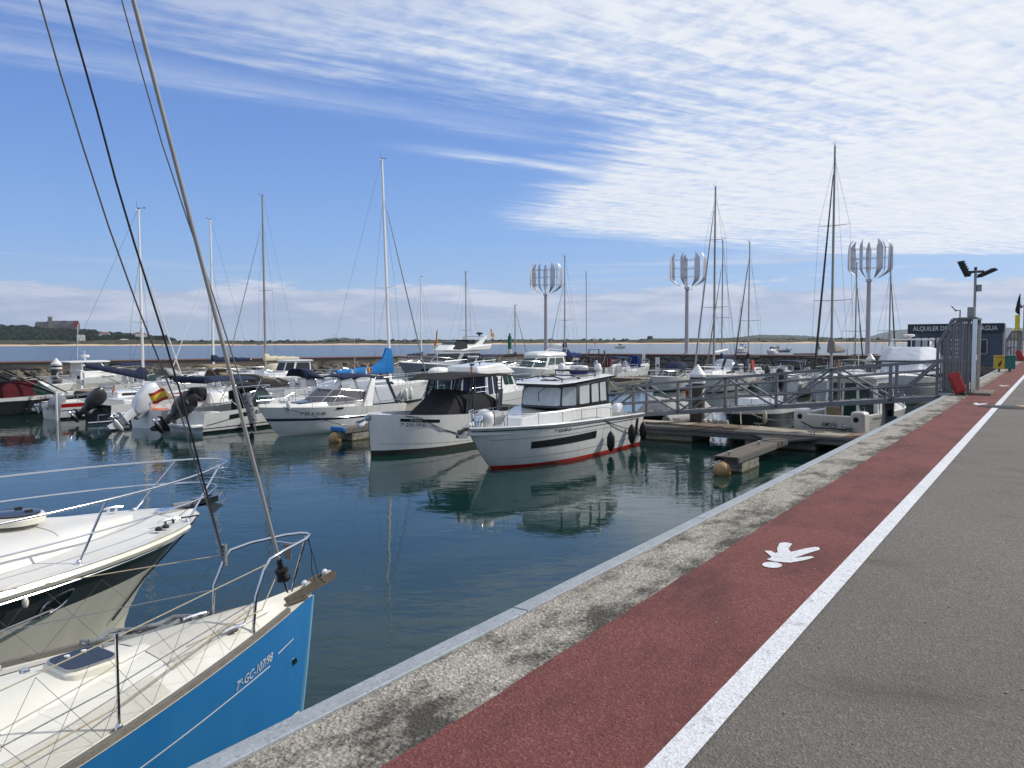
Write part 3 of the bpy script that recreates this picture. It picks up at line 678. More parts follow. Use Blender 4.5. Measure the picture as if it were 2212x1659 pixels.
def strip(pts, o0, o1, z0, z1, b):
    """box strip along polyline, offsets to the left of travel (outward)"""
    P = []
    for i, p in enumerate(pts):
        a = Vector(pts[max(i-1, 0)]); c = Vector(pts[min(i+1, len(pts)-1)]); d = (c-a).normalized(); nn = Vector((-d.y, d.x)); P.append((Vector(p), nn))
    r = [[(p.x+n_.x*o, p.y+n_.y*o, z) for o, z in ((o0, z0), (o1, z0), (o1, z1), (o0, z1))] for p, n_ in P]
    b.loft(r)
b = MB(); strip(WALL[3:], 0, 5, -3, Q-.12, b); b.build('masonry_face', 'rubble_wall', e)
b = MB(); strip(WALL[3:], -.06, 4.9, Q-.12, Q, b); b.build('walkway', 'path_red', e)
b = MB(); strip(WALL[:4], .3, 5, -3, Q-.09, b); b.build('parapet', 'concrete_old', e)
b = MB(); strip(WALL[:4], .22, 4.9, Q-.09, Q, b); b.build('coping', 'path_red', e)
b = MB(); r2 = random.Random(3)
for i in range(3):
    p, q = Vector(WALL[i]), Vector(WALL[i+1]); d = q-p; ln = d.length; d.normalize(); nn = Vector((d.y, -d.x))
    for k in range(int(ln*9)):
        u = r2.random()*ln; h = r2.random()**.8; r = r2.uniform(.22, .58); off = (1-h)*1.9
        c = Vector((p.x+d.x*u+nn.x*(off-.35), p.y+d.y*u+nn.y*(off-.35), h*1.22-.08)); R_ = Matrix.Rotation(r2.random()*6, 3, 'Z') @ Matrix.Rotation(r2.uniform(-.5, .5), 3, 'X')
        s_ = Vector((r*r2.uniform(.8, 1.5), r*r2.uniform(.7, 1.1), r*r2.uniform(.5, .85))); ids = []
        for m_ in range(5):
            t_ = -pi/2+pi*(.04+.92*m_/4); rz = cos(t_)**.5
            ids.append([c+R_@Vector((s_.x*rz*cos(2*pi*j/7)*r2.uniform(.85, 1.1), s_.y*rz*sin(2*pi*j/7)*r2.uniform(.85, 1.1), s_.z*sin(t_))) for j in range(7)])
        b.loft(ids)
o = b.build('rubble_facing', 'boulder', e, smooth=False); o['kind'] = 'stuff'
# ---- far shore
def shore_mat(name, c1, c2, sc, c3=None, st=(1, 1, 1), bump=0):
    m, N, L, p = nodes_mat(name); p.inputs['Roughness'].default_value = 1; p.inputs['Specular IOR Level'].default_value = .1; tc = N.new('ShaderNodeTexCoord'); mp = N.new('ShaderNodeMapping'); mp.inputs['Scale'].default_value = st; L.new(tc.outputs['Object'], mp.inputs[0])
    n = N.new('ShaderNodeTexNoise'); n.inputs['Scale'].default_value = sc; n.inputs['Detail'].default_value = 8; n.inputs['Roughness'].default_value = .7; L.new(mp.outputs[0], n.inputs['Vector'])
    r = N.new('ShaderNodeValToRGB'); r.color_ramp.elements[0].position = .38; r.color_ramp.elements[0].color = (*c1, 1); r.color_ramp.elements[1].position = .62; r.color_ramp.elements[1].color = (*c2, 1)
    if c3: q = r.color_ramp.elements.new(.68); q.color = (*c3, 1)
    L.new(n.outputs[0], r.inputs[0]); L.new(r.outputs[0], p.inputs['Base Color'])
shore_mat('sand', (.52, .37, .23), (.60, .45, .30), .05); shore_mat('dune_grass', (.034, .038, .018), (.078, .075, .038), .06, (.24, .17, .11), st=(1, 1, 3))
shore_mat('woods', (.012, .022, .012), (.032, .050, .022), .09); shore_mat('hill_far', (.020, .032, .024), (.036, .050, .034), .01, (.07, .07, .045))
def az(x): return (x-1106)/FPX
def shore_pt(x, d): r_ = ray(x, 737.); r_ = Vector((r_.x, r_.y, 0)); return r_*d
def band(name, mname, prof, x0=-500, x1=2700, n=400, seed=1):
    """prof(x) -> list of (depth, z)"""
    b = MB(); rows = []
    for i in range(n+1):
        x = x0+(x1-x0)*i/n; rows.append([b.add((*shore_pt(x, d)[:2], z)) for d, z in prof(x)])
    for i in range(n):
        for k in range(len(rows[0])-1): b.face((rows[i][k], rows[i+1][k], rows[i+1][k+1], rows[i][k+1]))
    return tag(b.build(name, mname), kind='structure')
r3 = random.Random(11); NZ = [r3.uniform(-1, 1) for _ in range(4000)]
def nz1(x, s): x = x/s+1000; i = int(math.floor(x)); f = x-i; f = f*f*(3-2*f); return NZ[i % 4000]*(1-f)+NZ[(i+1) % 4000]*f
band('beach', 'sand', lambda x: [(868+14*nz1(x, 120), -.3), (885+14*nz1(x, 120), .7), (925, 1.5+.5*nz1(x, 60)), (960, 2.2)])
def dune(x):
    h = 4.4+.9*nz1(x, 90)+.5*nz1(x, 25)+.25*nz1(x, 7)+(1.6 if x < 420 else 0)*(1-min(1, max(0, (x-330)/90)))+1.2*max(0, 1-abs(x-1640)/200)+.9*max(0, 1-abs(x-1450)/160)
    return [(912+18*nz1(x, 37)+7*nz1(x, 11), 1.35), (925+10*nz1(x, 19), 2.6+.5*nz1(x, 14)), (950, h*.8), (985, h), (1400, h+1.5)]
band('dunes', 'dune_grass', dune, n=900)
def hill(name, D, pts, mname, w=300.):
    def h(x):
        for (a, ya), (c, yc) in zip(pts, pts[1:]):
            if a <= x <= c: f = (x-a)/(c-a); f = f*f*(3-2*f)*.5+f*.5; return ya+(yc-ya)*f
        return 0
    def prof(x):
        z = max(0, h(x)); z = z*(1+.05*nz1(x, 9)+.03*nz1(x, 3.3)); return [(D-w, 1.), (D-w*.5, z*.72+1), (D, z+1), (D+w, z*.6)]
    return band(name, mname, prof, pts[0][0], pts[-1][0], int((pts[-1][0]-pts[0][0])/4)+8)
hill('hill', 3200, [(1540, 4), (1600, 17), (1650, 25), (1720, 22), (1800, 12), (1900, 6), (2000, 3)], 'hill_far')
hill('hill', 4800, [(1850, 2), (1885, 28), (1910, 48), (1940, 62), (1970, 70), (2010, 66), (2060, 52), (2110, 60), (2180, 70), (2300, 60), (2500, 40)], 'hill_far')
hill('hill', 3000, [(680, 3), (705, 13), (725, 18), (745, 18), (760, 14), (775, 15), (790, 7), (810, 3)], 'woods', 150)
hill('hill', 1500, [(-500, 34), (-60, 30), (40, 31), (110, 27), (180, 24), (220, 17), (262, 16), (300, 10), (345, 6), (400, 3), (430, 1)], 'woods', 420)
# woodland of crowns
tuft = MB(); r4 = random.Random(5); tr = 0
def hgt(x):
    P = [(-500, 34), (-60, 31), (40, 30), (80, 26), (110, 24), (160, 22), (185, 21), (220, 17), (262, 16), (300, 12), (340, 8), (380, 3)]
    for (a, ya), (c, yc) in zip(P, P[1:]):
        if a <= x <= c: return ya+(yc-ya)*(x-a)/(c-a)
    return 0
def crown(b, c, r, rr, n=26, sc=.5):
    for k in range(n):
        a = rr.uniform(0, 2*pi); e_ = rr.uniform(-.3, 1.2); q = c+Vector((cos(a)*cos(e_)*r, sin(a)*cos(e_)*r, sin(e_)*r*.75)); s_ = r*sc*rr.uniform(.6, 1.2)
        u = Vector((rr.uniform(-1, 1), rr.uniform(-1, 1), rr.uniform(-1, 1))).normalized(); v = u.orthogonal().normalized(); w_ = u.cross(v)
        b.poly([q+v*s_, q+w_*s_*.8+u*s_*.3, q-v*s_*.9, q-w_*s_*.8+u*s_*.2])
for row in range(11):
    D_ = 1020+row*46
    x = -260
    while x < 372:
        f = row/10; H_ = hgt(x)
        z = 3+(H_-3)*f**.9*1.0
        if H_ > 2.5 and not (58 < x < 170 and row == 10): p_ = shore_pt(x+r4.uniform(-3, 3), D_+r4.uniform(-18, 18)); r_ = r4.uniform(4.2, 7.5)*(1 if x < 200 else .85); crown(tuft, Vector((p_.x, p_.y, z+r_*.35)), r_, r4, 30)
        x += r4.uniform(5.5, 10)
tag(tuft.build('woodland', 'woods', smooth=False), kind='stuff'); bpy.data.objects['woodland']['label'] = 'dark green wooded headland on the far shore below the palace'; bpy.data.objects['woodland']['category'] = 'woodland'
# dune bushes
bb = MB()
for i in range(520):
    x = r4.uniform(-250, 2400); d = r4.uniform(935, 990); p_ = shore_pt(x, d); s_ = r4.uniform(.8, 1.9); crown(bb, Vector((p_.x, p_.y, 2.8+(d-935)*.04)), s_, r4, 9, .8)
tag(bb.build('dune_scrub', 'woods', smooth=False), 'low dark scrub scattered over the far dunes', 'scrub', kind='stuff')
def ftree(x, d, z, r, lab):
    p_ = shore_pt(x, d); e = empty('tree', lab, 'tree', (p_.x, p_.y, z)); b = MB(); b.tube([(0, 0, -1), (0, 0, r*.8)], [r*.09, r*.05], 6); b.build('trunk', 'wood_old', e)
    b = MB(); crown(b, Vector((0, 0, r*.9)), r, r4, 60, .45); b.build('crown', 'woods', e, smooth=False)
ftree(1404, 960, 3.6, 3.0, 'lone dark round tree on the far dunes right of the small motorboat'); ftree(727, 955, 3.6, 1.5, 'small dark bush tree on the dunes right of the cream boom mast'); ftree(355, 985, 4.5, 4.5, 'dark round pine at the right end of the wooded headland')
# palace
mat('palace_stone', (.22, .20, .165), .9, var=.6, vs=.12, col2=(.14, .125, .10)); mat('slate', (.05, .045, .05), .8); mat('palace_window', (.04, .045, .05), .3); mat('roof_tile', (.22, .07, .045), .9, var=.5, vs=.5); mat('house_white', (.66, .63, .57), .9)
pc = shore_pt(126, 1500); pe = empty('palace', 'large stone palace with slate roofs and a square tower on the wooded headland', 'palace', (pc.x, pc.y, 28), 0); pe.scale = (.95, .95, 1.12); r_ = ray(126, 737); pe.rotation_euler = (0, 0, math.atan2(r_.y, r_.x)-pi/2)
b = MB(); b.box((9, 0, 3.5), (58, 14, 13)); b.box((-26, 4, 4.5), (26, 12, 9)); b.box((31, -3, 3.5), (9, 16, 14)); b.box((12, -4, 3.5), (7, 16, 14)); b.build('wall', 'palace_stone', pe)
b = MB()
for cx, w_, y0, z0, h_, dep in ((9, 58, 0, 10, 5, 14), (-26, 26, 4, 9, 4.2, 12)):
    b.loft([[(cx-w_/2, y0-dep/2, z0), (cx-w_/2, y0+dep/2, z0), (cx-w_/2+2, y0, z0+h_)], [(cx+w_/2, y0-dep/2, z0), (cx+w_/2, y0+dep/2, z0), (cx+w_/2-2, y0, z0+h_)]])
for cx in (12, 31): b.loft([[(cx-4, -12, 10.5), (cx+4, -12, 10.5), (cx, -12, 16)], [(cx-4, 3, 10.5), (cx+4, 3, 10.5), (cx, 3, 16)]])
b.build('roof', 'slate', pe)
t_ = MB(); t_.box((-13, -6, 8), (7, 7, 22)); t_.box((-13, -6, 19.6), (8.2, 8.2, 1.6)); [t_.box((-13+dx, -6+dy, 21), (1.2, 1.2, 1.4)) for dx in (-3.3, -1.1, 1.1, 3.3) for dy in (-3.3, 3.3)]; tw = t_.build('tower', 'palace_stone', pe)
t_ = MB(); t_.tube([(-13, -6, 21), (-13, -6, 25)], .2, 5); t_.build('flagpole', 'slate', tw)
for i in range(11):
    for j in range(3):
        b = MB(); b.box((-17+i*5.0, -7.3 if i not in (5, 6, 9, 10) else -12.2, -.5+j*3.7), (1.5, .5, 2.1)); b.build('window', 'palace_window', pe, smooth=False)
def fhouse(x, d, z, w_, h_, lab, roof='roof_tile', rh=2.):
    p_ = shore_pt(x, d); e = empty('house', lab, 'house', (p_.x, p_.y, z)); r_ = ray(x, 737); e.rotation_euler = (0, 0, math.atan2(r_.y, r_.x)-pi/2+.3)
    b = MB(); b.box((0, 0, h_/2), (w_, w_*.8, h_)); b.build('wall', 'house_white', e); b = MB(); b.loft([[(-w_*.55, -w_*.45, h_), (w_*.55, -w_*.45, h_), (w_*.55, w_*.45, h_), (-w_*.55, w_*.45, h_)], [(-w_*.3, -.2, h_+rh), (w_*.3, -.2, h_+rh), (w_*.3, .2, h_+rh), (-w_*.3, .2, h_+rh)]]); b.build('roof', roof, e, smooth=False)
    for k in range(3):
        for j in range(2 if h_ > 4 else 1): b = MB(); b.box((-w_*.3+k*w_*.3, -w_*.4-.05, 1.5+j*2.8), (w_*.1, .3, 1.3)); b.build('window', 'palace_window', e, smooth=False)
fhouse(175, 1000, 5.5, 8, 7.5, 'pale square house at the foot of the wooded headland', 'house_white', .4); fhouse(226, 1120, 13, 12, 3.4, 'red roofed villa among the trees of the headland'); fhouse(300, 1100, 11.5, 9, 4, 'white house left of the leaning mast on the headland'); fhouse(308, 1120, 11, 10, 4, 'white house at the right end of the headland woods'); fhouse(268, 985, 4.2, 9, 3, 'low white beach hut on the dunes under the headland', 'house_white', .6)
# lighthouse
p_ = shore_pt(722, 2950); e = empty('lighthouse', 'tiny white lighthouse on the hillock across the bay', 'lighthouse', (p_.x, p_.y, 15)); b = MB(); b.lathe([(2.6, 0), (1.9, 14), (1.9, 14.5)], n=12); b.build('tower', 'house_white', e); b = MB(); b.lathe([(1.3, 14.5), (1.3, 17), (1.6, 17.2), (.1, 19)], n=10); b.build('lantern', 'slate', e); b = MB(); b.box((16, 0, 2.2), (24, 9, 4.6)); b.build('keeper_house', 'house_white', e)
# ---- wind turbines
def turbine(x, y, lab, turn):
    e = empty('wind_turbine', lab, 'wind turbine', (x, y, Q), turn, 'vertical axis wind turbines on the breakwater')
    b = MB(); b.lathe([(.42, 0), (.42, .12), (.24, .16), (.205, 7.4), (.205, 7.75)], n=20); b.build('post', 'mast_pink', e)
    b = MB(); b.lathe([(.2, 7.72), (.33, 7.74), (.33, 8.0), (.2, 8.02)], n=20); b.build('generator', 'turbine_white', e)
    b = MB(); b.lathe([(.13, 8.0), (.11, 8.4), (.08, 8.5), (.08, 11.3), (.05, 11.4)], n=12); b.build('shaft', 'turbine_white', e)
    nb = 7
    for lev in range(3):
        z = 9.15+lev*1.0
        for k in range(nb):
            a = 2*pi*k/nb; b = MB(); d = Vector((cos(a), sin(a), 0))
            if k % 2 == 0 or k == 3: b.tube([Vector((0, 0, z+.06))+d*.05, Vector((0, 0, z))+d*1.95], .011, 4); b.tube([Vector((0, 0, z-.1))+d*.05, Vector((0, 0, z))+d*1.95], .011, 4); b.build('strut', 'wire', e)
    best = None
    for k in range(nb):
        a = 2*pi*k/nb; d = Vector((cos(a), sin(a), 0)); tn = Vector((-sin(a), cos(a), 0)); rings = []
        ch = (tn*cos(rad(38))+d*sin(rad(38)))
        cn = Vector((-ch.y, ch.x, 0))
        for i in range(15):
            u = i/14; z = 8.05+3.95*u
            R = 2.02; R -= 1.15*max(0, (.24-u)/.24)**1.5; R -= .36*max(0, (u-.84)/.16)**1.3
            c = .64*(1-.85*max(0, (.26-u)/.26)**1.3)*(1-.88*max(0, (u-.78)/.22)**1.1)
            tw = .25*(u-.5); c0 = d*R+Vector((0, 0, z))+tn*(.5*max(0, (.14-u)))
            cc = ch*cos(tw)+cn*sin(tw); nn = cn*cos(tw)-ch*sin(tw)
            rings.append([c0+cc*(c/2*q)+nn*(th+.09*c*(1-q*q)) for q, th in ((-1, 0), (-.5, .03), (0, .045), (.6, .03), (1, 0), (.6, -.02), (0, -.03), (-.5, -.02))])
        b = MB(); b.loft(rings); bl = b.build('blade', 'turbine_white', e, ang=60)
        aw = a+turn; sc_ = (-hd*.80-rt*.6).dot(Vector((cos(aw), sin(aw), 0)))
        if best is None or sc_ > best[0]: best = (sc_, bl, d, ch, cn)
    sc_, bl, d, ch, cn = best
    lettering('KLIUX', lambda u, v: d*2.0-ch*(v-.1)+Vector((0, 0, 8.9+u))-cn*-.11, .26, 'paint_black', bl, width=1.15)
    if turn == 2.1: b = MB(); b.tube([(-.2, 0, 7.6), (-1.2, -.4, 7.55), (-1.2, -.4, 7.9)], .03, 5); b.build('wind_gauge', 'plastic_grey', e)
for x, y_, lab, tn in ((1179, 760, 'smallest of the three white vertical axis wind turbines, behind the radar roofed cruiser', .35), (1483, 768, 'middle white vertical axis wind turbine beside the tallest pair of masts', 2.1), (1874, 770, 'largest white vertical axis wind turbine at the right of the breakwater', .9)):
    p_ = atY(x, 770, 90.5 if x > 1200 else 91.5); turbine(p_.x, p_.y, lab, tn)
# ---- pontoons
P1Y0, P1Y1 = 26.6, 28.7
speckle('planks', (.30, .22, .16), (.24, .17, .125), (.42, .34, .26), 60, 1., stain=(.09, .07, .055), sscale=(.8, .8, 1), mid=6.)
speckle('planks_pale', (.50, .45, .36), (.42, .37, .29), (.6, .55, .45), 60, 1., stain=(.20, .17, .13), sscale=(.8, .8, 1), mid=6.)
speckle('float_concrete', (.34, .32, .27), (.26, .245, .21), (.4, .38, .33), 30, 1., stain=(.10, .10, .07), sscale=(1, 1, 3), mid=4.)
mat('algae', (.10, .085, .02), .9, var=.8, vs=9, col2=(.02, .025, .01)); mat('fascia', (.15, .145, .135), .7, var=.7, vs=4, col2=(.07, .07, .065))
mat('panel_blue', (.02, .14, .42), .6)
def cleat(parent, x, y, z, ang=0.):
    b = MB(); d = Vector((cos(ang), sin(ang), 0)); c = Vector((x, y, z)); b.tube([c-d*.16+Vector((0, 0, .10)), c-d*.1+Vector((0, 0, .11)), c+d*.1+Vector((0, 0, .11)), c+d*.16+Vector((0, 0, .10))], .018, 6); b.tube([c-d*.05, c-d*.05+Vector((0, 0, .11))], .018, 6); b.tube([c+d*.05, c+d*.05+Vector((0, 0, .11))], .018, 6); b.build('cleat', 'plastic_grey', parent)
def pontoon(x0, x1, y0, y1, lab, z=.52, fl=4.2, cl=3.1, patch=True):
    e = empty('pontoon', lab, 'pontoon', ((x0+x1)/2, (y0+y1)/2, 0)); ox, oy = (x0+x1)/2, (y0+y1)/2
    b = MB(); n = int(abs(x1-x0)/.145); r = random.Random(int(abs(x0*7))); cur = 0; left = 0
    for i in range(n):
        if left <= 0: cur = (1-cur) if patch else 0; left = r.randint(9, 24)
        left -= 1; xx = x0+(x1-x0)*(i+.5)/n-ox; b.box((xx, 0, z-.02), (.132, y1-y0-.14, .035), mi=cur)
    b.build('deck', ['planks', 'planks_pale'], e, smooth=False)
    for sd_ in (-1, 1):
        b = MB(); b.box((0, sd_*((y1-y0)/2-.03), z-.13), (x1-x0, .07, .24)); b.box((0, sd_*((y1-y0)/2+.02), z-.06), (x1-x0, .06, .05)); b.build('side_beam', 'fascia', e)
    x = x0+.8
    while x < x1-1.5:
        b = MB(); b.box((x+fl*.3-ox, 0, .07), (fl*.55, (y1-y0)*.86, .60)); f = b.build('float', 'float_concrete', e, bevel=.03)
        b = MB(); b.box((x+fl*.3-ox, 0, .0), (fl*.55+.012, (y1-y0)*.86+.012, .10)); b.build('algae_line', 'algae', f); x += fl
    x = x0+1.2
    while x < x1:
        for sd_ in (-1, 1): cleat(e, x-ox+sd_*.4, sd_*((y1-y0)/2-.2), z, 0)
        x += cl
    return e
pontoon(-60, QX-2.0, P1Y0, P1Y1, 'long wooden decked pontoon reached by the near gangway')
pontoon(-50, QX-5.5, 59.6, 61.6, 'second wooden decked pontoon across the middle of the marina')
pontoon(-46, -13.5, 76, 78, 'third pontoon floating close to the breakwater')
def finger(x, y0, y1, lab, z=.48, w=.62, ball='buoy_tan', br=.24, balllab=None, panel=None):
    e = empty('finger_pier', lab, 'finger pier', (x, (y0+y1)/2, 0), 0, 'finger piers of the pontoons'); oy = (y0+y1)/2
    n = int((y1-y0)/.4); b = MB()
    for k in range(3): b.box(((k-1)*w/3, 0, z-.02), (w/3-.015, y1-y0, .04))
    b.build('deck', 'wood_old', e)
    for sd_ in (-1, 1): b = MB(); b.box((sd_*w/2, 0, z-.09), (.06, y1-y0, .14)); b.build('side_beam', 'fascia', e)
    b = MB(); b.box((.02, y0-oy+1.1, .1), (w*.92, 1.5, .62)); b.build('float', 'float_concrete', e, bevel=.03); b = MB(); b.box((.02, y0-oy+1.1, .0), (w*.92+.012, 1.512, .09)); b.build('algae_line', 'algae', e)
    b = MB(); b.poly([(-w/2, y1-oy-.1, z-.05), (-w/2-.7, y1-oy+.0, z-.05), (-w/2, y1-oy-1.1, z-.05)]); b.build('gusset', 'fascia', e, smooth=False, solid=.06)
    b = MB(); b.poly([(w/2, y1-oy-1.1, z-.05), (w/2+.7, y1-oy, z-.05), (w/2, y1-oy-.1, z-.05)]); b.build('gusset', 'fascia', e, smooth=False, solid=.06)
    cleat(e, 0, y0-oy+.25, z, pi/2); cleat(e, 0, 0, z, pi/2)
    if panel: b = MB(); b.box((0, y0-oy-.03, z-.02), (w+.04, .16, .16)); b.build('bumper', panel, e, bevel=.03)
    if ball:
        b = MB(); b.ell((0, 0, 0), (br, br, br*.95), 18, 12); b.lathe([(.07, br*.85), (.06, br*.98)], n=10); o = b.build('float_ball', ball); o.location = (x-.05, y0-br*.6, .12); tag(o, balllab or 'round float under the outer end of a finger pier', 'buoy')
    return e
finger(-7.3, 20.9, P1Y0, 'finger pier nearest the quay, its tan ball float and cleat clear of boats', balllab='tan ball float at the end of the finger pier nearest the quay', w=.66)
finger(-21.35, 20.2, P1Y0, 'finger pier between the open windscreen cruiser and the plumb bow boat', balllab='tan ball float with algae in front of the windscreen cruiser', panel='panel_blue')
finger(-37.6, 20.2, P1Y0, 'finger pier left of the boat with the black raised outboard', ball=None)
for i, (x, ba, la) in enumerate(((-20.9, 'lifered', 'dark red ball float left of the striped pile, beneath the far pontoon'), (-27., None, ''), (-33, 'buoy_tan', 'tan ball float of the second pontoon beyond the white cabin boat'), (-14.2, None, ''))):
    finger(x, 52.5, 59.6, ['finger pier of the second pontoon by the dark red ball float', 'finger pier of the second pontoon behind the white pilothouse boat', 'finger pier of the second pontoon behind the flybridge yacht', 'finger pier of the second pontoon right of the white sloop'][i], ball=ba, balllab=la, panel='panel_blue')
for i, x in enumerate((-30.5, -23.5, -17.5)): finger(x, 61.6, 67.8, ['left', 'middle', 'right'][i]+' finger pier on the breakwater side of the second pontoon', ball=None, panel='panel_blue')
# ---- piles
def pile(x, y, lab, top=2.72, letter=None, lang=-.6, r=.28):
    e = empty('mooring_pile', lab, 'pile', (x, y, 0), 0, 'steel piles holding the pontoons')
    b = MB(); b.lathe([(r, -3), (r, top-.5)], n=28); b.build('shaft', 'pile_brown', e)
    b = MB(); b.lathe([(r+.012, top-.72), (r+.012, top-.60)], n=28); b.build('white_band', 'paint_white', e)
    b = MB(); b.lathe([(r+.006, top-.62), (r+.006, top-.46)], n=28); b.build('black_band', 'paint_black', e)
    b = MB(); b.lathe([(r+.012, top-.49), (r+.02, top-.47), (r+.02, top-.38), (.012, top)], n=28); b.build('cone_cap', 'plastic_white', e, ang=20)
    if letter:
        a0 = math.atan2(-y, -x)+lang
        def P(u, v): a = a0+u/r; return Vector(((r+.01)*cos(a), (r+.01)*sin(a), top-1.35+v))
        lettering(letter, P, .5, 'paint_white', e)
    return e
p_ = atY(1507, 800, 29.05); pile(p_.x, 29.05, 'white coned mooring pile behind the left part of the gangway', 2.70, 'C', .5)
p_ = atY(122, 800, 26.2); pile(p_.x, 26.2, 'white coned mooring pile marked C at the far left', 2.62, 'C', -.15, .31)
p_ = atY(1880, 800, 59.2); pile(p_.x, 59.2, 'white coned mooring pile far behind, beside the covered flybridge boat', 2.65)
p_ = atY(1712, 800, 79); 
# ---- gangways
mat('gang_alu', (.21, .215, .22), .5, .2, var=.5, vs=3, col2=(.15, .155, .16))
def gangway(x0, z0, x1, z1, y, lab, w=1.15, h=1.12, bays=6):
    """from quay (x0) down to pontoon (x1)"""
    e = empty('gangway', lab, 'gangway', (x0, y, z0)); L_ = Vector((x1-x0, 0, z1-z0)); n = bays
    def P(u, v, sy): return Vector((0, sy*w/2, 0))+L_*u+Vector((0, 0, v))
    for sy in (-1, 1):
        b = MB(); b.bar(P(0, 0, sy), P(1, 0, sy), .09, .14); b.build('bottom_chord', 'gang_alu', e)
        b = MB(); b.bar(P(0, h, sy), P(1-.0, h*.97, sy), .07, .08); b.bar(P(1, h*.97, sy), P(1.02, h*.6, sy), .06); b.build('handrail', 'gang_alu', e)
        for v in (.38, .76): b = MB(); b.tube([P(0, v*h, sy)+Vector((0, -sy*-.05, 0)), P(1, v*h, sy)+Vector((0, sy*.05, 0))], .028, 8); b.build('mid_rail', 'gang_alu', e)
        for k in range(n+1):
            if k == 0: continue
            u = k/n-.04; b = MB(); b.bar(P(u, 0, sy), P(u, h, sy), .095, .095); b.build('upright', 'gang_alu', e)
        for k in range(n):
            u0, u1 = max(k/n-.04, 0), (k+1)/n-.04; b = MB()
            if k % 2 == 0: b.bar(P(u0, h, sy), P(u1, 0, sy), .095, .06)
            else: b.bar(P(u0, 0, sy), P(u1, h, sy), .095, .06)
            b.build('diagonal', 'gang_alu', e)
    b = MB(); b.bar(P(0, .02, 0)+Vector((0, 0, 0)), P(1, .02, 0), w-.12, .05)
    for k in range(34): b.bar(P(k/34, .06, 0)+Vector((0, -w/2+.1, 0)), P(k/34, .06, 0)+Vector((0, w/2-.1, 0)), .035, .03)
    b.build('walkway', 'plastic_grey', e)
    return e
gangway(-3.0, Q-.12, -15.2, .62, 27.6, 'grey aluminium truss gangway sloping from the quay to the near pontoon', bays=7)
gangway(-3.0, Q-.1, -16.3, .62, 73.4, 'distant grey truss gangway leading to the third pontoon beyond the moored masts')
gangway(-3.0, Q-.1, -8.6, 1.0, 60.6, 'grey gangway behind the mesh fence, under the rental kiosk', bays=4)
# ---- gates
def gate(y, lab, big=True):
    e = empty('security_gate', lab, 'gate', (QX+(.5 if big else .2), y+(.5 if big else 0), Q)); h = 2.25
    def panel(pts, top, par, n=16):
        (x0, y0), (x1, y1) = pts
        for k in range(n+1):
            u = k/n; t = top(u); b.bar((x0+(x1-x0)*u, y0+(y1-y0)*u, .05), (x0+(x1-x0)*u, y0+(y1-y0)*u, t), .035, .05)
        b.bar((x0, y0, .06), (x1, y1, .06), .05); b.bar((x0, y0, 1.0), (x1, y1, 1.0), .04)
    b = MB(); panel(((-.78, -.75), (.12, -.75)), lambda u: h*.66+h*.34*min(1, u*2.4), e, 11)
    b.bar((-.78, -.75, h*.66), (-.40, -.75, h), .09); b.bar((-.40, -.75, h), (.12, -.75, h), .09); b.bar((-.78, -.75, -.05), (-.78, -.75, h*.66), .08); b.build('slat_screen', 'gang_alu', e)
    b = MB(); panel(((-.78, .75), (.12, .75)), lambda u: h*.66+h*.34*min(1, u*2.4), e, 15); b.bar((-.78, .75, h*.66), (-.40, .75, h), .09); b.bar((-.40, .75, h), (.12, .75, h), .09); b.build('slat_screen', 'gang_alu', e)
    b = MB(); panel(((.12, -.7), (.12, .7)), lambda u: h-.05, e, 9); b.build('door', 'gang_alu', e)
    for yy in (-.75, .75): b = MB(); b.bar((.18, yy, 0), (.18, yy, h), .11); b.build('post', 'steel' if big else 'gang_alu', e)
    b = MB(); b.box((.0, 0, h+.03), (.5, 1.7, .05)); b.build('lintel', 'gang_alu', e)
    b = MB(); b.box((.24, -.78, 1.12), (.02, .12, .16)); b.build('notice', 'paint_white', e)
    b = MB(); b.box((.2, 0, .03), (.9, 2.0, .08)); b.build('base_slab', 'concrete_old', e)
    return e
gate(27.6, 'tall grey slatted metal gate at the head of the near gangway'); gate(72.5, 'farther grey slatted gate under the yellow banner', False)
def redbox(p, lab, rz=-.35, sc=1.):
    e = empty('lifebuoy_box', lab, 'lifebuoy box', p, rz, 'red rescue boxes leaning on the gates'); e.scale = (sc,)*3
    R = Matrix.Rotation(rad(-22), 4, 'Y')
    b = MB(); b.X = R; b.box((0, 0, .52), (.44, .26, .82)); b.box((0, -.14, .52), (.36, .05, .72)); b.build('body', 'lifered', e, bevel=.04); b = MB(); b.X = R; b.box((0, 0, .96), (.34, .2, .07)); [b.box((.23, 0, .3+.22*k), (.03, .2, .06)) for k in range(3)]; b.build('lid', 'lifered', e, bevel=.02)
    b = MB(); b.box((.12, 0, .05), (.12, .3, .1)); b.build('foot', 'concrete_old', e)
p_ = at(2084, 850, Q); redbox((QX+.42, 26.95, Q+.02), 'red lifebuoy box leaning on the near gate', .35, .70); redbox((QX+.6, 70., Q), 'red lifebuoy box by the far gate', -.1, .9)
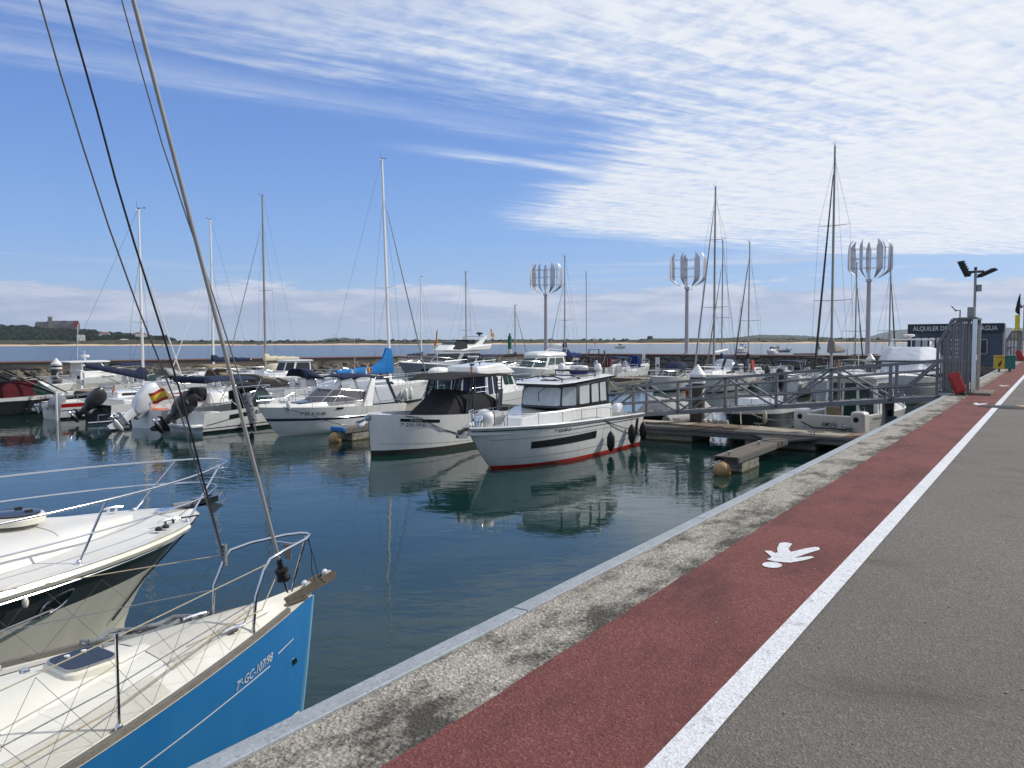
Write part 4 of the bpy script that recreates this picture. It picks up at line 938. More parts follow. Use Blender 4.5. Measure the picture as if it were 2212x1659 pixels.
# ---- lamp posts
def lamp(x, y, lab, h=6.2, cut=None):
    e = empty('floodlight_post', lab, 'lamp post', (x, y, Q), rad(35), 'floodlight posts on the quay'); b = MB(); b.lathe([(.05, 0), (.042, h)], n=12); b.build('pole', 'mast_alu', e)
    b = MB(); b.tube([(-.3, 0, h-.08), (.28, 0, h-.05), (.36, 0, h-.2)], .045, 8); b.lathe([(.05, h), (.05, h+.1)], n=8); b.build('crossbar', 'paint_black', e)
    for sx, a in ((-1, 1.08), (1, -.42)):
        b = MB(); c = Vector((sx*.42, 0, h-.02+(.06 if sx < 0 else -.10))); b.box(c, (.62, .32, .06), ry=a)
        for k in range(6): b.box(c+Matrix.Rotation(a, 3, 'Y')@Vector((-.25+k*.10, 0, .05)), (.03, .3, .07), ry=a)
        b.build('floodlight', 'paint_black', e)
    b = MB(); b.box((.12, 0, h-.65), (.16, .14, .24)); b.build('junction_box', 'plastic_grey', e)
lamp(QX+.2, 33.4, 'twin floodlight post rising behind the near gate', 4.15)
p_ = atY(2193, 700, 75); lamp(QX+.1, 86., 'distant twin floodlight post at the right edge beside the banner', 4.7)
e = empty('loudspeaker_box', 'grey box with a small bracket lamp above the near gate', 'box', (QX+.5, 28.3, Q+2.3)); b = MB(); b.box((0, 0, .18), (.2, .2, .32)); b.build('housing', 'plastic_grey', e, bevel=.02); b = MB(); b.tube([(-.3, 0, .0), (-.3, 0, .25), (-.42, 0, .25)], .02, 5); b.box((-.47, 0, .3), (.2, .1, .03), ry=.9); b.build('bracket_lamp', 'paint_black', e)
# ---- rental kiosk
mat('kiosk_dark', (.018, .022, .035), .6); mat('kiosk_wrap', (.012, .02, .035), .5, var=.8, vs=1.8, col2=(.07, .10, .14), stretch=(.6, 1, 2.5)); mat('kiosk_sign_text', (.55, .57, .60), .6)
kx0, kx1 = atY(1963, 740, 57).x, atY(2167, 740, 57).x; kz = Q+.02; kt = atY(2000, 700, 57).z
e = empty('rental_kiosk', 'dark kiosk with grey lettering about water bike hire behind the near gate', 'kiosk', ((kx0+kx1)/2, 57, kz)); wd = kx1-kx0
b = MB(); b.box((0, 1.25, (kt-kz)/2-.02), (wd, 2.5, kt-kz-.04)); b.build('body', 'kiosk_wrap', e)
b = MB(); b.box((0, -.06, kt-kz-.27), (wd+.1, .14, .54)); sg = b.build('sign', 'kiosk_dark', e)
lettering('ALQUILER DE MOTOS DE AGUA', lambda u, v: Vector((-wd/2+.25+u, -.14, kt-kz-.42+v)), .27, 'kiosk_sign_text', sg, width=wd-.55)
b = MB(); b.box((-wd*.28, -.03, .95), (1.5, .08, 1.7)); wn = b.build('opening', 'paint_black', e); b = MB(); [b.box((-wd*.28-.6+.4*k, -.07, 1.0), (.3, .03, 1.5)) for k in range(4)]; b.build('curtain', 'curtain', wn)
b = MB(); b.box((wd*.26, -.04, 1.18), (.75, .08, .85)); w2 = b.build('window', 'glass_dark', e); b = MB()
for q in ((-1, 0), (1, 0)): b.box((wd*.26+q[0]*.42, -.07, 1.18), (.07, .06, .95))
for q in (-1, 1): b.box((wd*.26, -.07, 1.18+q*.45), (.9, .06, .07))
b.box((wd*.26, -.07, 1.18), (.03, .04, .85)); b.build('window_frame', 'plastic_grey', w2)
for k, ww in enumerate((.6, .55, .62, .5, .8)): b = MB(); b.box((wd*.02, -.03, 1.6-k*.27), (ww, .03, .13)); b.build('price_panel', 'gel_palegrey', e)
for sx in (-1, 1): b = MB(); b.box((sx*(wd/2+.02), -.02, (kt-kz)/2), (.1, .1, kt-kz)); b.build('corner_post', 'kiosk_dark' if sx < 0 else 'plastic_grey', e)
b = MB(); b.box(((kx0+kx1)/2, 58.4, Q-.2), (wd+.8, 4.4, .38)); [b.lathe([(.2, -3), (.2, Q-.4)], (x_, y_, 0), 12) for x_ in (kx0+.5, kx1-.6) for y_ in (57, 59.8)]; tag(b.build('kiosk_platform', 'concrete_old'), 'concrete platform on round legs under the rental kiosk', 'platform')
# ---- bins, banner
p_ = Vector((QX+.5, 47.7, Q)); e = empty('recycling_bin', 'yellow and green twin recycling bins on the quay edge', 'bin', p_, rad(12)); e.scale = (.42, .42, .5)
for i, m_ in enumerate(('bin_yellow', 'bin_green')):
    b = MB(); b.box(((i-.5)*1.1, 0, .95), (1.08, .8, 1.3)); bd_ = b.build('container', m_, e, bevel=.04); b = MB(); b.box(((i-.5)*1.1, 0, 1.62), (1.14, .9, .06)); b.build('lid', m_, bd_)
    b = MB(); b.box(((i-.5)*1.1, 0, .15), (.2, .5, .3)); b.build('foot', 'bin_green', e)
b = MB(); b.X = Matrix.Translation((-.52, -.42, .85)) @ Matrix.Rotation(.45, 4, 'Y'); b.lathe([(.05, -.3), (.12, -.25), (.12, .08), (.04, .25), (.04, .38)], n=10); b.X = None; b.build('bottle_symbol', 'paint_black', e)
lettering('EL BATEL', lambda u, v: Vector((-.95+u, -.405, 1.36+v)), .12, 'paint_black', e, width=.8)
e = empty('banner_flag', 'yellow feather banner with a dark furled tip by the far gate', 'banner', (QX-.15, 84., Q)); b = MB(); b.tube([(0, 0, 0), (0, 0, 5.6)], .03, 6); b.build('pole', 'mast_alu', e)
b = MB(); b.grid(lambda u, v: Vector((-.32*u-.02, .06*sin(u*5+v*6), 1.6+2.2*v)), 4, 10); b.build('yellow_cloth', 'flagyel', e, solid=.01); b = MB(); b.grid(lambda u, v: Vector((-.42*u*(1-v)**.7*min(1, v*6+.1), .1*sin(u*5+v*6), 3.8+1.9*v)), 4, 10); b.build('dark_cloth', 'canvas_black', e, solid=.01)
# ---- pedestals
def pedestal(x, y, z, lab, h=1.05, m_='plastic_grey', hose=False):
    e = empty('service_pedestal', lab, 'pedestal', (x, y, z), rad(34), 'power and water pedestals'); b = MB(); b.box((0, 0, h/2-.06), (.30, .24, h-.12)); b.build('body', m_, e, bevel=.02); b = MB(); b.box((0, 0, h-.06), (.34, .28, .12)); b.build('lamp_head', 'plastic_white', e, bevel=.02)
    b = MB(); b.box((0, -.125, h*.62), (.16, .02, .2)); b.box((0, -.125, h*.36), (.2, .01, .02)); b.build('socket_panel', 'paint_black', e)
    if hose:
        b = MB(); b.tube([(.22+.0*k, .02*sin(k), .45+.16*sin(k*.5)) if k % 2 else (.22+.1*cos(k*.5), -.06, .42+.18*sin(k*.5)) for k in range(40)], .014, 5); b.build('hose', 'rope_blue', e)
p_ = atY(1918, 900, 28.2); pedestal(p_.x, 28.2, .52, 'grey service pedestal at the quay end of the near pontoon', 1.15, 'plastic_grey', True)
p_ = atY(173, 850, 27.8); pedestal(p_.x, 27.8, .52, 'white service pedestal with a coiled blue hose at the far left', 1.25, 'plastic_white', True)
p_ = atY(1390, 800, 76.4); pedestal(p_.x, 76.4, .52, 'white service pedestal in front of the dark breakwater', 1.7, 'plastic_white')
p_ = atY(1420, 810, 60.2); pedestal(p_.x, 60.2, .52, 'white service pedestal on the second pontoon left of the striped pile', 1.7, 'plastic_white')
p_ = atY(1855, 800, 27.9)
# ---- bay: moored and passing boats, marks
p_ = at(1768, 752, 0); p_ = shore_pt(1768, 330); e = empty('channel_buoy', 'green conical channel buoy out in the bay', 'buoy', (p_.x, p_.y, 0)); b = MB(); b.lathe([(1.1, -.2), (1.1, .25), (.5, .5), (.3, 1.9), (.35, 2.1)], n=12); b.build('body', 'green_paint', e); b = MB(); b.lathe([(.3, 2.1), (.02, 2.9)], n=8); b.build('topmark', 'green_paint', e)
p_ = shore_pt(1101, 103); e = empty('channel_mark', 'slim green and white beacon pole beyond the breakwater', 'beacon', (p_.x, p_.y, 0)); b = MB(); b.lathe([(.22, -2), (.22, 2.6)], n=10); b.build('white_base', 'plastic_white', e); b = MB(); b.lathe([(.24, 2.6), (.24, 4.2), (.12, 4.3), (.12, 4.6)], n=10); b.build('green_top', 'green_paint', e)

# ---- sea air
m = bpy.data.materials.new('haze'); m.use_nodes = True; nt = m.node_tree; nt.nodes.clear(); o_ = nt.nodes.new('ShaderNodeOutputMaterial'); v_ = nt.nodes.new('ShaderNodeVolumePrincipled')
v_.inputs['Color'].default_value = (.80, .88, 1, 1); v_.inputs['Density'].default_value = .00008; v_.inputs['Anisotropy'].default_value = .3; nt.links.new(v_.outputs[0], o_.inputs['Volume']); M['haze'] = m
b = MB(); b.box((-1500, 2600, 95), (12000, 9000, 208)); h_ = b.build('haze', 'haze', smooth=False); tag(h_, kind='stuff')
# ================================================================ BOATS
def Xat(x, Y): return atY(x, 760, Y).x
def N(label, X, Y, cat='motorboat', rz=0., **k): return boat(label, (X, Y), N_+rz, cat, **k)          # stern at Y, bow away
def Sb(label, X, Y, L, cat='motorboat', rz=0., **k): return boat(label, (X, Y+L), S_+rz, cat, **k)    # bow at Y, towards us
# ---------- white pilothouse boat, nearest in the middle
L = 8.35; r = Sb('white pilothouse boat with a black roof edge and a red waterline stripe', -13.13, 17.08, L)
H = Hull(L, 2.85, 1.24, 1.08, tb=.50, st=.93, rake=1.15, fl0=.86, fl1=.42, p=2.3, q=.9, sag=-.05)
H.build(r, ((0, 'boot_red'), (.075, 'gel_white'), (.40, 'gel_white'), (.8, 'gel_white')), nt=34)
H.deck(r, t0=.52, rim=.15, bul=.20, zf=.6); H.rubrail(r, 'rubber', .018, .93); H.rubrail(r, 'gel_white', .035, 1.0, name='gunwale')
H.patch(r, .42, .80, (.50, .45), (.70, .62), 1, 'gel_black', 'hull_window', n=14)
H.patch(r, .42, .80, (.50, .45), (.70, .62), -1, 'gel_black', 'hull_window', n=14)
H.patch(r, .08, .66, (.86, .82), (.885, .83), 1, 'gel_black', 'stripe', n=16, off=.007); H.patch(r, .05, .075, (.3, .3), (.885, .885), 1, 'gel_black', 'stripe', n=2, off=.007)
H.patch(r, .1, .93, (.265, .24), (.285, .25), 1, 'gel_grey', 'knuckle', n=20, off=.004); H.patch(r, .3, .95, (.73, .70), (.745, .715), 1, 'gel_grey', 'knuckle', n=20, off=.004)
H.text(r, '7ª 450-89-21', .70, .79, 1, .105, slope=.02)
b = MB(); b.loft([[(1.9, -1.08, .7), (4.4, -1.1, .9), (5.4, -.8, .95), (6.35, -.38, 1.0), (6.35, .38, 1.0), (5.4, .8, .95), (4.4, 1.1, .9), (1.9, 1.08, .7)], [(1.9, -1.05, 1.55), (4.5, -1.02, 1.56), (5.3, -.72, 1.50), (6.1, -.3, 1.36), (6.1, .3, 1.36), (5.3, .72, 1.50), (4.5, 1.02, 1.56), (1.9, 1.05, 1.55)]], True, (False, True)); b.build('coachroof', 'gel_white', r, bevel=.035)
C = House(2.0, 4.15, 4.62, 1.02, .72, 1.55, 2.26, ra=.0, rf=.12, tum=.95, z1a=2.40, z1f=2.22); C.build(r, 'gel_black', bevel=.02, dome=.0)
C.pane(r, 2, .02, .98, .10, .92, 'curtain', name='windscreen'); C.pane(r, 3, .06, .94, .12, .92, 'curtain'); C.pane(r, 1, .06, .94, .12, .92, 'curtain')
for k, f in ((4, 1), (0, 0)):
    for u0, u1 in (((.07, .36), (.42, .66), (.69, .9)) if f else ((.1, .31), (.34, .58), (.64, .93))): C.pane(r, k, u0, u1, .14, .90, 'curtain', frame='gel_black' if u0 > .3 else None)
C.roof(r, 'gel_white', th=.07, over=.10, fwd=.34, aft=.35, crown=.06, edge='gel_black')
for sy in (-1, 1):
    b = MB(); b.tube([(4.6, sy*.72, 2.30), (4.5, sy*.72, 2.42), (3.4, sy*.74, 2.49), (2.6, sy*.76, 2.50), (2.5, sy*.76, 2.42)], .022, 6); b.tube([(3.6, sy*.74, 2.4), (3.6, sy*.74, 2.48)], .02, 5); b.build('roof_rail', 'paint_black', r)
for x0 in (4.3, 3.3): b = MB(); b.tube([(x0+.1, -.7, 2.42), (x0, -.3, 2.50), (x0, .3, 2.50), (x0+.1, .7, 2.42)], .022, 6); b.build('roof_bar', 'paint_black', r)
b = MB(); b.tube([(2.5, -.75, 2.45), (2.5, -.75, 2.62), (2.5, .75, 2.62), (2.5, .75, 2.45)], .025, 6); b.tube([(2.1, -.75, 2.62), (2.1, .75, 2.62)], .02, 6); b.tube([(2.1, -.75, 2.62), (2.5, -.75, 2.62)], .02, 6); b.tube([(2.1, .75, 2.62), (2.5, .75, 2.62)], .02, 6); b.build('roof_rack', 'paint_black', r)
b = MB(); b.box((3.85, 0, 2.375), (.6, .6, .03)); b.build('roof_hatch', 'glass_dark', r, bevel=.01)
b = MB(); b.lathe([(.27, 2.48), (.31, 2.53), (.31, 2.60)], (2.05, -.1, .0), 24); b.lathe([(.31, 2.60), (.315, 2.70), (.28, 2.77), (.05, 2.79)], (2.05, -.1, 0), 24, ) ; rd = b.build('radar', 'plastic_white', r); b = MB(); b.lathe([(.312, 2.50), (.316, 2.595)], (2.05, -.1, 0), 24); b.build('blue_band', 'canvas_royal', rd)
lettering('NXT FURUNO', lambda u, v: Vector((2.05+.322*cos(.68+(u-.2)*-1/.322*-1.), -.1+.322*sin(.68+(u-.2)/.322), 2.64+v)), .07, 'canvas_royal', rd, width=.62)
for x_, y_ in ((2.15, -.72), (1.95, .56)): b = MB(); b.lathe([(.09, 2.5), (.125, 2.58), (.125, 2.70), (.1, 2.8), (.04, 2.85), (.01, 2.86)], (x_, y_, 0), 16); b.build('antenna_dome', 'plastic_white', r)
for x_ in (1.9, 1.7): pass
b = MB(); b.tube([(4.55, .15, 2.2), (4.75, .0, 2.0), (4.75, .02, 1.75)], .012, 5); b.tube([(4.5, -.5, 2.2), (4.7, -.6, 2.05), (4.7, -.62, 1.8)], .012, 5); b.build('wiper', 'paint_black', r)
b = MB(); b.loft([[(1.95, -.95, 2.35), (1.95, .95, 2.35), (.9, .8, 2.0), (.9, -.8, 2.0)], [(1.95, -.95, 2.3), (1.95, .95, 2.3), (.9, .75, 1.9), (.9, -.75, 1.9)]]); b.build('sun_shade', 'canvas_grey', r)
H.rail(r, .18, .90, .34, 6, .10, False, open_bow=True); 
for sy in (-1, 1): b = MB(); b.tube([(7.3, sy*.52, 1.2), (7.35, sy*.48, 1.62), (7.5, sy*.42, 1.68), (7.95, sy*.22, 1.68), (8.05, sy*.16, 1.25)], .017, 6); b.tube([(7.6, sy*.38, 1.22), (7.62, sy*.38, 1.66)], .015, 6); b.build('pulpit', 'steel', r)
b = MB(); b.box((8.15, 0, 1.25), (.7, .13, .07)); b.loft([[(8.3, -.03, 1.3), (8.75, -.03, 1.22), (8.7, -.03, 1.12), (8.3, -.03, 1.2)], [(8.3, .03, 1.3), (8.75, .03, 1.22), (8.7, .03, 1.12), (8.3, .03, 1.2)]]); b.build('bow_roller', 'steel', r)
b = MB(); b.loft([[(8.5, 0, 1.30), (8.8, 0, 1.14), (8.62, -.18, 1.0)], [(8.45, .0, 1.25), (8.68, .0, 1.02), (8.55, .18, 1.0)]]); b.bar((8.2, 0, 1.3), (8.75, 0, 1.22), .05); b.build('anchor', 'plastic_grey', r, smooth=False)
b = MB(); b.lathe([(.1, 1.2), (.13, 1.3), (.13, 1.5), (.1, 1.55)], (7.75, -.05, 0), 14); b.build('windlass', 'steel', r)
b = MB(); b.box((-.25, 0, .30), (.7, 2.3, .10)); b.build('bathing_platform', 'gel_white', r, bevel=.03)
outboard(r, -.35, .55, .1, 'engine_white', .95)
e = empty('ball_fender', 'big white ball fender stowed on the bow of the pilothouse boat', 'fender', (-13.13-.12, 17.08+.98, 1.42), rad(-10)); b = MB(); b.ell((0, 0, 0), (.30, .27, .27), 20, 12); b.build('body', 'plastic_white', e); b = MB(); b.lathe([(.06, -.40), (.11, -.33), (.13, -.24), (.10, -.2)], n=14, axis='y'); ob = b.build('nozzle', 'rubber', e)
def Wp(root_xy, L_, Y0, x, y, z): return Vector((root_xy[0]+y, Y0+L_-x, z))
for t_, lab, dz in ((.34, 'black fender on the pilothouse boat, the one below the dark hull window', 0), (.15, 'black fender on the pilothouse boat, the middle one of three', .02), (.035, 'black fender on the pilothouse boat nearest its stern', .0)):
    p = H.pt(t_, .72, 1); fender(lab, Wp((-13.13, 0), L, 17.08, p.x, p.y+.14, .80 if t_ < .3 else .72), 'rubber', .62, .125, .42, group='black fenders along the pilothouse boat')
H7 = H; R7 = r
p0 = Wp((-13.13, 0), L, 17.08, *H.pt(.38, .98, 1)); rope('black mooring rope from the side of the pilothouse boat to the pontoon', [p0, Wp((-13.13, 0), L, 17.08, *(H.pt(.0, .5, 1)+Vector((0, .12, 0)))), (-9.8, 26.7, .6)], sag=.12)
# ---------- plumb-bow boat with black T-top
L = 7.6; r = Sb('white plumb bowed boat with a black T-top and black console cover', -17.8, 18.08, L)
H = Hull(L, 2.75, 1.32, 1.05, tb=.55, st=.95, rake=.12, fl0=.93, fl1=.16, p=2.9, q=.95, sag=.02, fp=1.2)
H.build(r, ((0, 'antifoul'), (.13, 'gel_white')), nt=34); H.deck(r, t0=.91, rim=.13, bul=.02, zf=.62, mats=('gel_white', 'gel_palegrey'))
H.patch(r, .735, .905, (.80, .84), (.885, .92), 1, 'gel_black', 'name_stripe', n=10); H.text(r, 'De Antonio', .87, .852, 1, .055, 'plastic_white', slope=-.02, off=.012); H.text(r, '7ª-235-19-23', .905, .72, 1, .105, slope=-.01)
H.patch(r, .30, .97, (.15, .28), (.16, .295), 1, 'gel_grey', 'knuckle', n=20, off=.004)
b = MB(); b.box((5.0, 0, .95), (.9, 1.5, .06)); b.box((5.0, 0, .8), (.12, .5, .3)); b.build('bow_table', 'plastic_white', r, bevel=.01)
b = MB(); b.box((6.2, 0, .80), (.7, 1.3, .35)); b.build('bow_seat', 'gel_beige', r, bevel=.05)
b = MB()
b.loft([[(1.9, -.95, .7), (4.75, -.85, .7), (4.75, .85, .7), (1.9, .95, .7)], [(1.85, -1.0, 1.12), (4.7, -.85, 1.15), (4.7, .85, 1.15), (1.85, 1.0, 1.12)], [(1.9, -.9, 1.5), (4.15, -.72, 1.55), (4.15, .72, 1.55), (1.9, .9, 1.5)], [(2.05, -.65, 1.68), (2.9, -.62, 1.66), (3.0, -.6, 1.86), (3.75, -.5, 1.95), (3.75, .5, 1.95), (3.0, .6, 1.86), (2.9, .62, 1.66), (2.05, .65, 1.68)][0:0] or [(2.1, -.6, 1.70), (3.8, -.5, 1.93), (3.8, .5, 1.93), (2.1, .6, 1.70)]], True)
b.build('console_cover', 'canvas_black', r, bevel=.06, sub=1)
b = MB()
for xx in (1.2, .55): b.box((xx, 0, .80), (.5, 2.2, .38)); b.box((xx-.2, 0, 1.02), (.14, 2.2, .3))
b.build('stern_bench', 'canvas_taupe', r, bevel=.05)
b = MB(); b.loft([[(.9, -1.0, 2.28), (2.0, -1.15, 2.36), (3.9, -1.1, 2.36), (4.7, -.9, 2.27), (4.7, .9, 2.27), (3.9, 1.1, 2.36), (2.0, 1.15, 2.36), (.9, 1.0, 2.28)], [(.95, -.98, 2.34), (2.0, -1.1, 2.45), (3.9, -1.05, 2.45), (4.65, -.88, 2.30), (4.65, .88, 2.30), (3.9, 1.05, 2.45), (2.0, 1.1, 2.45), (.95, .98, 2.34)]]); b.build('t_top', 'canvas_black', r, bevel=.015)
for sy in (-1, 1):
    b = MB()
    for dx in (0, .28): b.bar((3.5-dx, sy*.9, 2.3), (3.9-dx*1.2, sy*1.02, .9), .05, .07); b.bar((1.9-dx, sy*.92, 2.3), (2.2-dx*1.1, sy*1.1, .9), .05, .07)
    for k in range(4): b.bar((3.45+k*.02, sy*.9, 2.18-k*.12), (3.25+k*.02, sy*.9, 2.18-k*.12), .03); b.bar((1.85+k*.02, sy*.93, 2.18-k*.12), (1.65+k*.02, sy*.93, 2.18-k*.12), .03)
    b.build('t_top_leg', 'gel_charcoal', r); b = MB()
    b.loft([[(3.42, sy*.93, 1.85), (3.82, sy*.99, 1.1), (3.48, sy*.99, 1.1), (3.18, sy*.93, 1.85)], [(3.42, sy*.95, 1.85), (3.82, sy*1.01, 1.1), (3.48, sy*1.01, 1.1), (3.18, sy*.95, 1.85)]]); b.loft([[(1.85, sy*.96, 1.85), (2.15, sy*1.06, 1.1), (1.85, sy*1.06, 1.1), (1.6, sy*.96, 1.85)], [(1.85, sy*.98, 1.85), (2.15, sy*1.08, 1.1), (1.85, sy*1.08, 1.1), (1.6, sy*.98, 1.85)]]); b.build('t_top_leg', 'gel_charcoal', r)
b = MB(); b.tube([(2.2, 0, 2.45), (2.2, 0, 2.7)], .02, 6); b.box((2.2, 0, 2.74), (.12, .12, .08)); b.build('mast_light', 'paint_black', r)
flag(r, (2.3, 0, 2.4), .35, .25, ang=pi/2, droop=.9)
b = MB(); b.box((7.55, 0, 1.22), (.25, .16, .12)); b.lathe([(.03, 1.0), (.03, 1.3)], (7.68, 0, 0), 8); b.build('bow_fitting', 'steel', r)
b = MB(); b.loft([[(7.66, 0, 1.2), (8.05, -.1, 1.12), (8.0, 0, .95)], [(7.6, .04, 1.1), (7.98, .12, 1.0), (8.0, .06, .95)]]); b.bar((7.5, 0, 1.2), (8.1, 0, 1.12), .05); b.build('anchor', 'steel', r, smooth=False)
q = lambda t, h, o=.03: Wp((-17.8, 0), L, 18.08, *(H.pt(t, h, 1)+Vector((0, o, 0)))); rope('black rope hanging in a curve across the white plumb bowed hull', [q(.89, .99), q(.83, .93), q(.80, .83), q(.72, .62), q(.60, .42), q(.48, .34), q(.36, .34), q(.22, .5)], n=3, r=.013)
# ---------- windscreen cruiser ST 4-35-08
L = 6.9; r = Sb('white sport cruiser with navy canopy and clear covers, registered 7ª ST 4-35-08', -24.6, 19.25, L)
H = Hull(L, 2.55, 1.16, .92, tb=.48, st=.93, rake=.95, fl0=.80, fl1=.38, p=2.1, q=.95)
H.build(r, ((0, 'gel_white'), (.52, 'gel_navy'), (.60, 'gel_white')), nt=32); H.deck(r, t0=.46, rim=.17, bul=.0, zf=.55, camber=.12); H.rubrail(r, 'gel_navy', .03, .60)
H.patch(r, .0, .48, (.34, .585), (.60, .60), 1, 'gel_navy', 'swoosh', n=14); H.text(r, '7ª ST 4-35-08', .815, .72, 1, .13, slope=.0)
b = MB(); b.loft([[(2.8, -.95, .85), (4.8, -.78, .95), (6.1, -.3, 1.08), (6.1, .3, 1.08), (4.8, .78, .95), (2.8, .95, .85)], [(2.8, -.85, 1.22), (4.4, -.68, 1.24), (5.7, -.2, 1.15), (5.7, .2, 1.15), (4.4, .68, 1.24), (2.8, .85, 1.22)]], True, (False, True)); b.build('coachroof', 'gel_white', r, bevel=.05)
b = MB(); b.box((4.75, 0, 1.235), (.75, .65, .03), ry=.06); b.build('hatch', 'glass_dark', r, bevel=.01)
windscreen(r, 4.35, 2.2, .98, 1.18, 1.68, .75, 'vinyl_smoke', wf=1.1)
b = MB(); b.loft([[(3.55, -.62, 1.66), (3.7, -.3, 1.69), (3.7, .3, 1.69), (3.55, .62, 1.66)], [(3.2, -.6, 2.05), (3.25, -.3, 2.08), (3.25, .3, 2.08), (3.2, .6, 2.05)]], False, (False, False)); b.build('clear_screen', 'vinyl_clear', r, smooth=False, solid=.01)
for sy in (-1, 1):
    b = MB(); b.poly([(3.5, sy*.72, 1.66), (3.15, sy*.8, 2.02), (2.0, sy*.96, 2.08), (2.1, sy*.97, 1.5)]); b.build('side_screen', 'vinyl_clear', r, smooth=False)
    b = MB(); b.poly([(1.85, sy*1.0, 2.02), (1.0, sy*.98, 1.95), (.45, sy*1.02, .98), (1.9, sy*1.05, .98)]); b.build('clear_curtain', 'vinyl_clear', r, smooth=False)
    b = MB(); b.bar((1.0, sy*.99, 2.0), (.42, sy*1.03, .95), .05, .11); b.bar((1.9, sy*.99, 2.02), (1.45, sy*1.02, .98), .03, .04); b.bar((.42, sy*1.03, .98), (1.9, sy*1.05, .98), .03, .05); b.build('curtain_edge', 'canvas_navy', r)
    b = MB(); b.loft([[(2.55, sy*1.12, .9), (2.05, sy*1.14, .9), (2.05, sy*1.0, .9), (2.55, sy*.98, .9)], [(1.98, sy*1.02, 2.0), (1.72, sy*1.02, 2.0), (1.72, sy*.93, 2.0), (1.98, sy*.93, 2.0)], [(1.9, sy*.95, 2.12), (1.66, sy*.95, 2.12), (1.66, sy*.88, 2.12), (1.9, sy*.88, 2.12)]]); b.build('radar_arch', 'gel_white', r, bevel=.02)
b = MB()
def Pb(u, v): x_ = 3.3-2.45*u; w_ = .66+.36*min(1, u*2.2); return Vector((x_, -w_+2*w_*v, 2.05+.10*sin(pi*min(u*1.3, 1))+.12*(1-(2*v-1)**4)-.12*max(0, u-.8)*4))
b.grid(Pb, 12, 12); b.build('canopy', 'canvas_navy', r, solid=.03)
b = MB(); [b.lathe([(.05, 2.15), (.04, 2.38), (.02, 2.42)], (x_, y_, 0), 8) for x_, y_ in ((2.35, .3), (1.9, -.2), (1.75, .5))]; b.tube([(2.1, .2, 2.1), (2.1, .2, 3.75)], .012, 5); b.build('antenna', 'plastic_white', r)
flag(r, (1.55, .2, 2.12), .55, .4, ang=pi, droop=.8, lean=(-.25, 0))
H.rail(r, .40, .98, .42, 5, .07, True, out=.15); b = MB(); b.tube([(.15, 1.15, .95), (.4, 1.15, 1.12), (1.6, 1.18, 1.12)], .014, 5); b.build('grab_rail', 'steel', r)
H.patch(r, .55, .60, .93, 1.0, 1, 'glass_dark', 'porthole', n=4, off=.02)
fender('small white fender on the bow rail of the navy canopied cruiser', Wp((-24.6, 0), L, 19.25, 6.0, .62, 1.35), 'plastic_white', .34, .09, .2); fender('small white fender between the navy canopied cruiser and the finger pier', Wp((-24.6, 0), L, 19.25, 2.6, 1.36, .42), 'plastic_white', .3, .08, .8)
rope('black rope from the bow of the navy canopied cruiser to the finger pier', [Wp((-24.6, 0), L, 19.25, 6.2, .55, 1.16), (-23.3, 20.6, .85), (-21.5, 20.6, .55)], sag=.03, r=.012)
# ---------- boat with black raised outboard and 800 stripe
L = 7.1; r = N('white open boat with a grey swoosh marked 800 and a big raised black outboard', -28.7, 18.95, L and 'motorboat')
H = Hull(L, 2.6, 1.12, .78, tb=.5, st=.95, rake=.8, fl0=.86, fl1=.4, sag=-.06)
H.build(r, ((0, 'gel_black'), (.12, 'gel_white'), (.22, 'gel_black'), (.27, 'gel_white')), nt=28); H.deck(r, t0=.60, rim=.16, zf=.35)
H.patch(r, .16, .55, (.58, .84), (.82, .95), -1, 'gel_charcoal', 'swoosh', n=14); H.text(r, 'CO 800', .30, .73, -1, .12, 'plastic_white', dirx=1, slope=.015, off=.012); H.patch(r, .02, .16, (.40, .58), (.44, .62), -1, 'gel_black', 'stripe', n=6)
b = MB(); b.box((-.25, 0, .33), (.6, 2.3, .12)); b.build('stern_platform', 'gel_white', r, bevel=.03)
outboard(r, -.25, .58, rad(56), 'engine_black', 1.28, 0, 'YAMAHA')
b = MB(); b.loft([[(2.9, -.7, .5), (4.3, -.6, .9), (4.3, .6, .9), (2.9, .7, .5)], [(2.95, -.6, 1.25), (3.9, -.5, 1.2), (3.9, .5, 1.2), (2.95, .6, 1.25)]]); b.build('console', 'gel_white', r, bevel=.06); windscreen(r, 4.1, 2.6, .8, 1.12, 1.62, .5, 'glass_green')
b = MB(); b.loft([[(3.0, -1.0, .6), (4.6, -.8, .9), (4.6, .8, .9), (3.0, 1.0, .6)], [(2.6, -.7, 1.3), (3.4, -.6, 1.45), (3.4, .6, 1.45), (2.6, .7, 1.3)]]); 
cv = MB(); cv.loft([[(2.15, -.95, .5), (3.3, -.95, .5), (3.3, .1, .5), (2.15, .1, .5)], [(2.1, -.95, 1.1), (3.0, -.9, 1.0), (3.0, .05, 1.0), (2.1, .05, 1.1)], [(2.2, -.75, 1.45), (2.55, -.7, 1.4), (2.55, -.1, 1.4), (2.2, -.1, 1.45)]]); cv.build('seat_cover', 'canvas_black', r, bevel=.08, sub=1)
bimini(r, .3, 2.9, 1.0, 2.05, .85, 'canvas_navy', feet=(1.9, 2.2)); b = MB(); b.tube([(.28, -1.05, 2.1), (.28, 1.05, 2.1)], .14, 8); b.build('canvas_roll', 'canvas_navy', r); b = MB(); b.tube([(2.9, -1.05, 2.1), (3.6, -1.0, 2.0), (4.1, -.9, 1.75)], .06, 8); b.tube([(2.9, 1.05, 2.1), (3.6, 1.0, 2.0), (4.1, .9, 1.75)], .06, 8); b.build('canvas_edge', 'canvas_taupe', r)
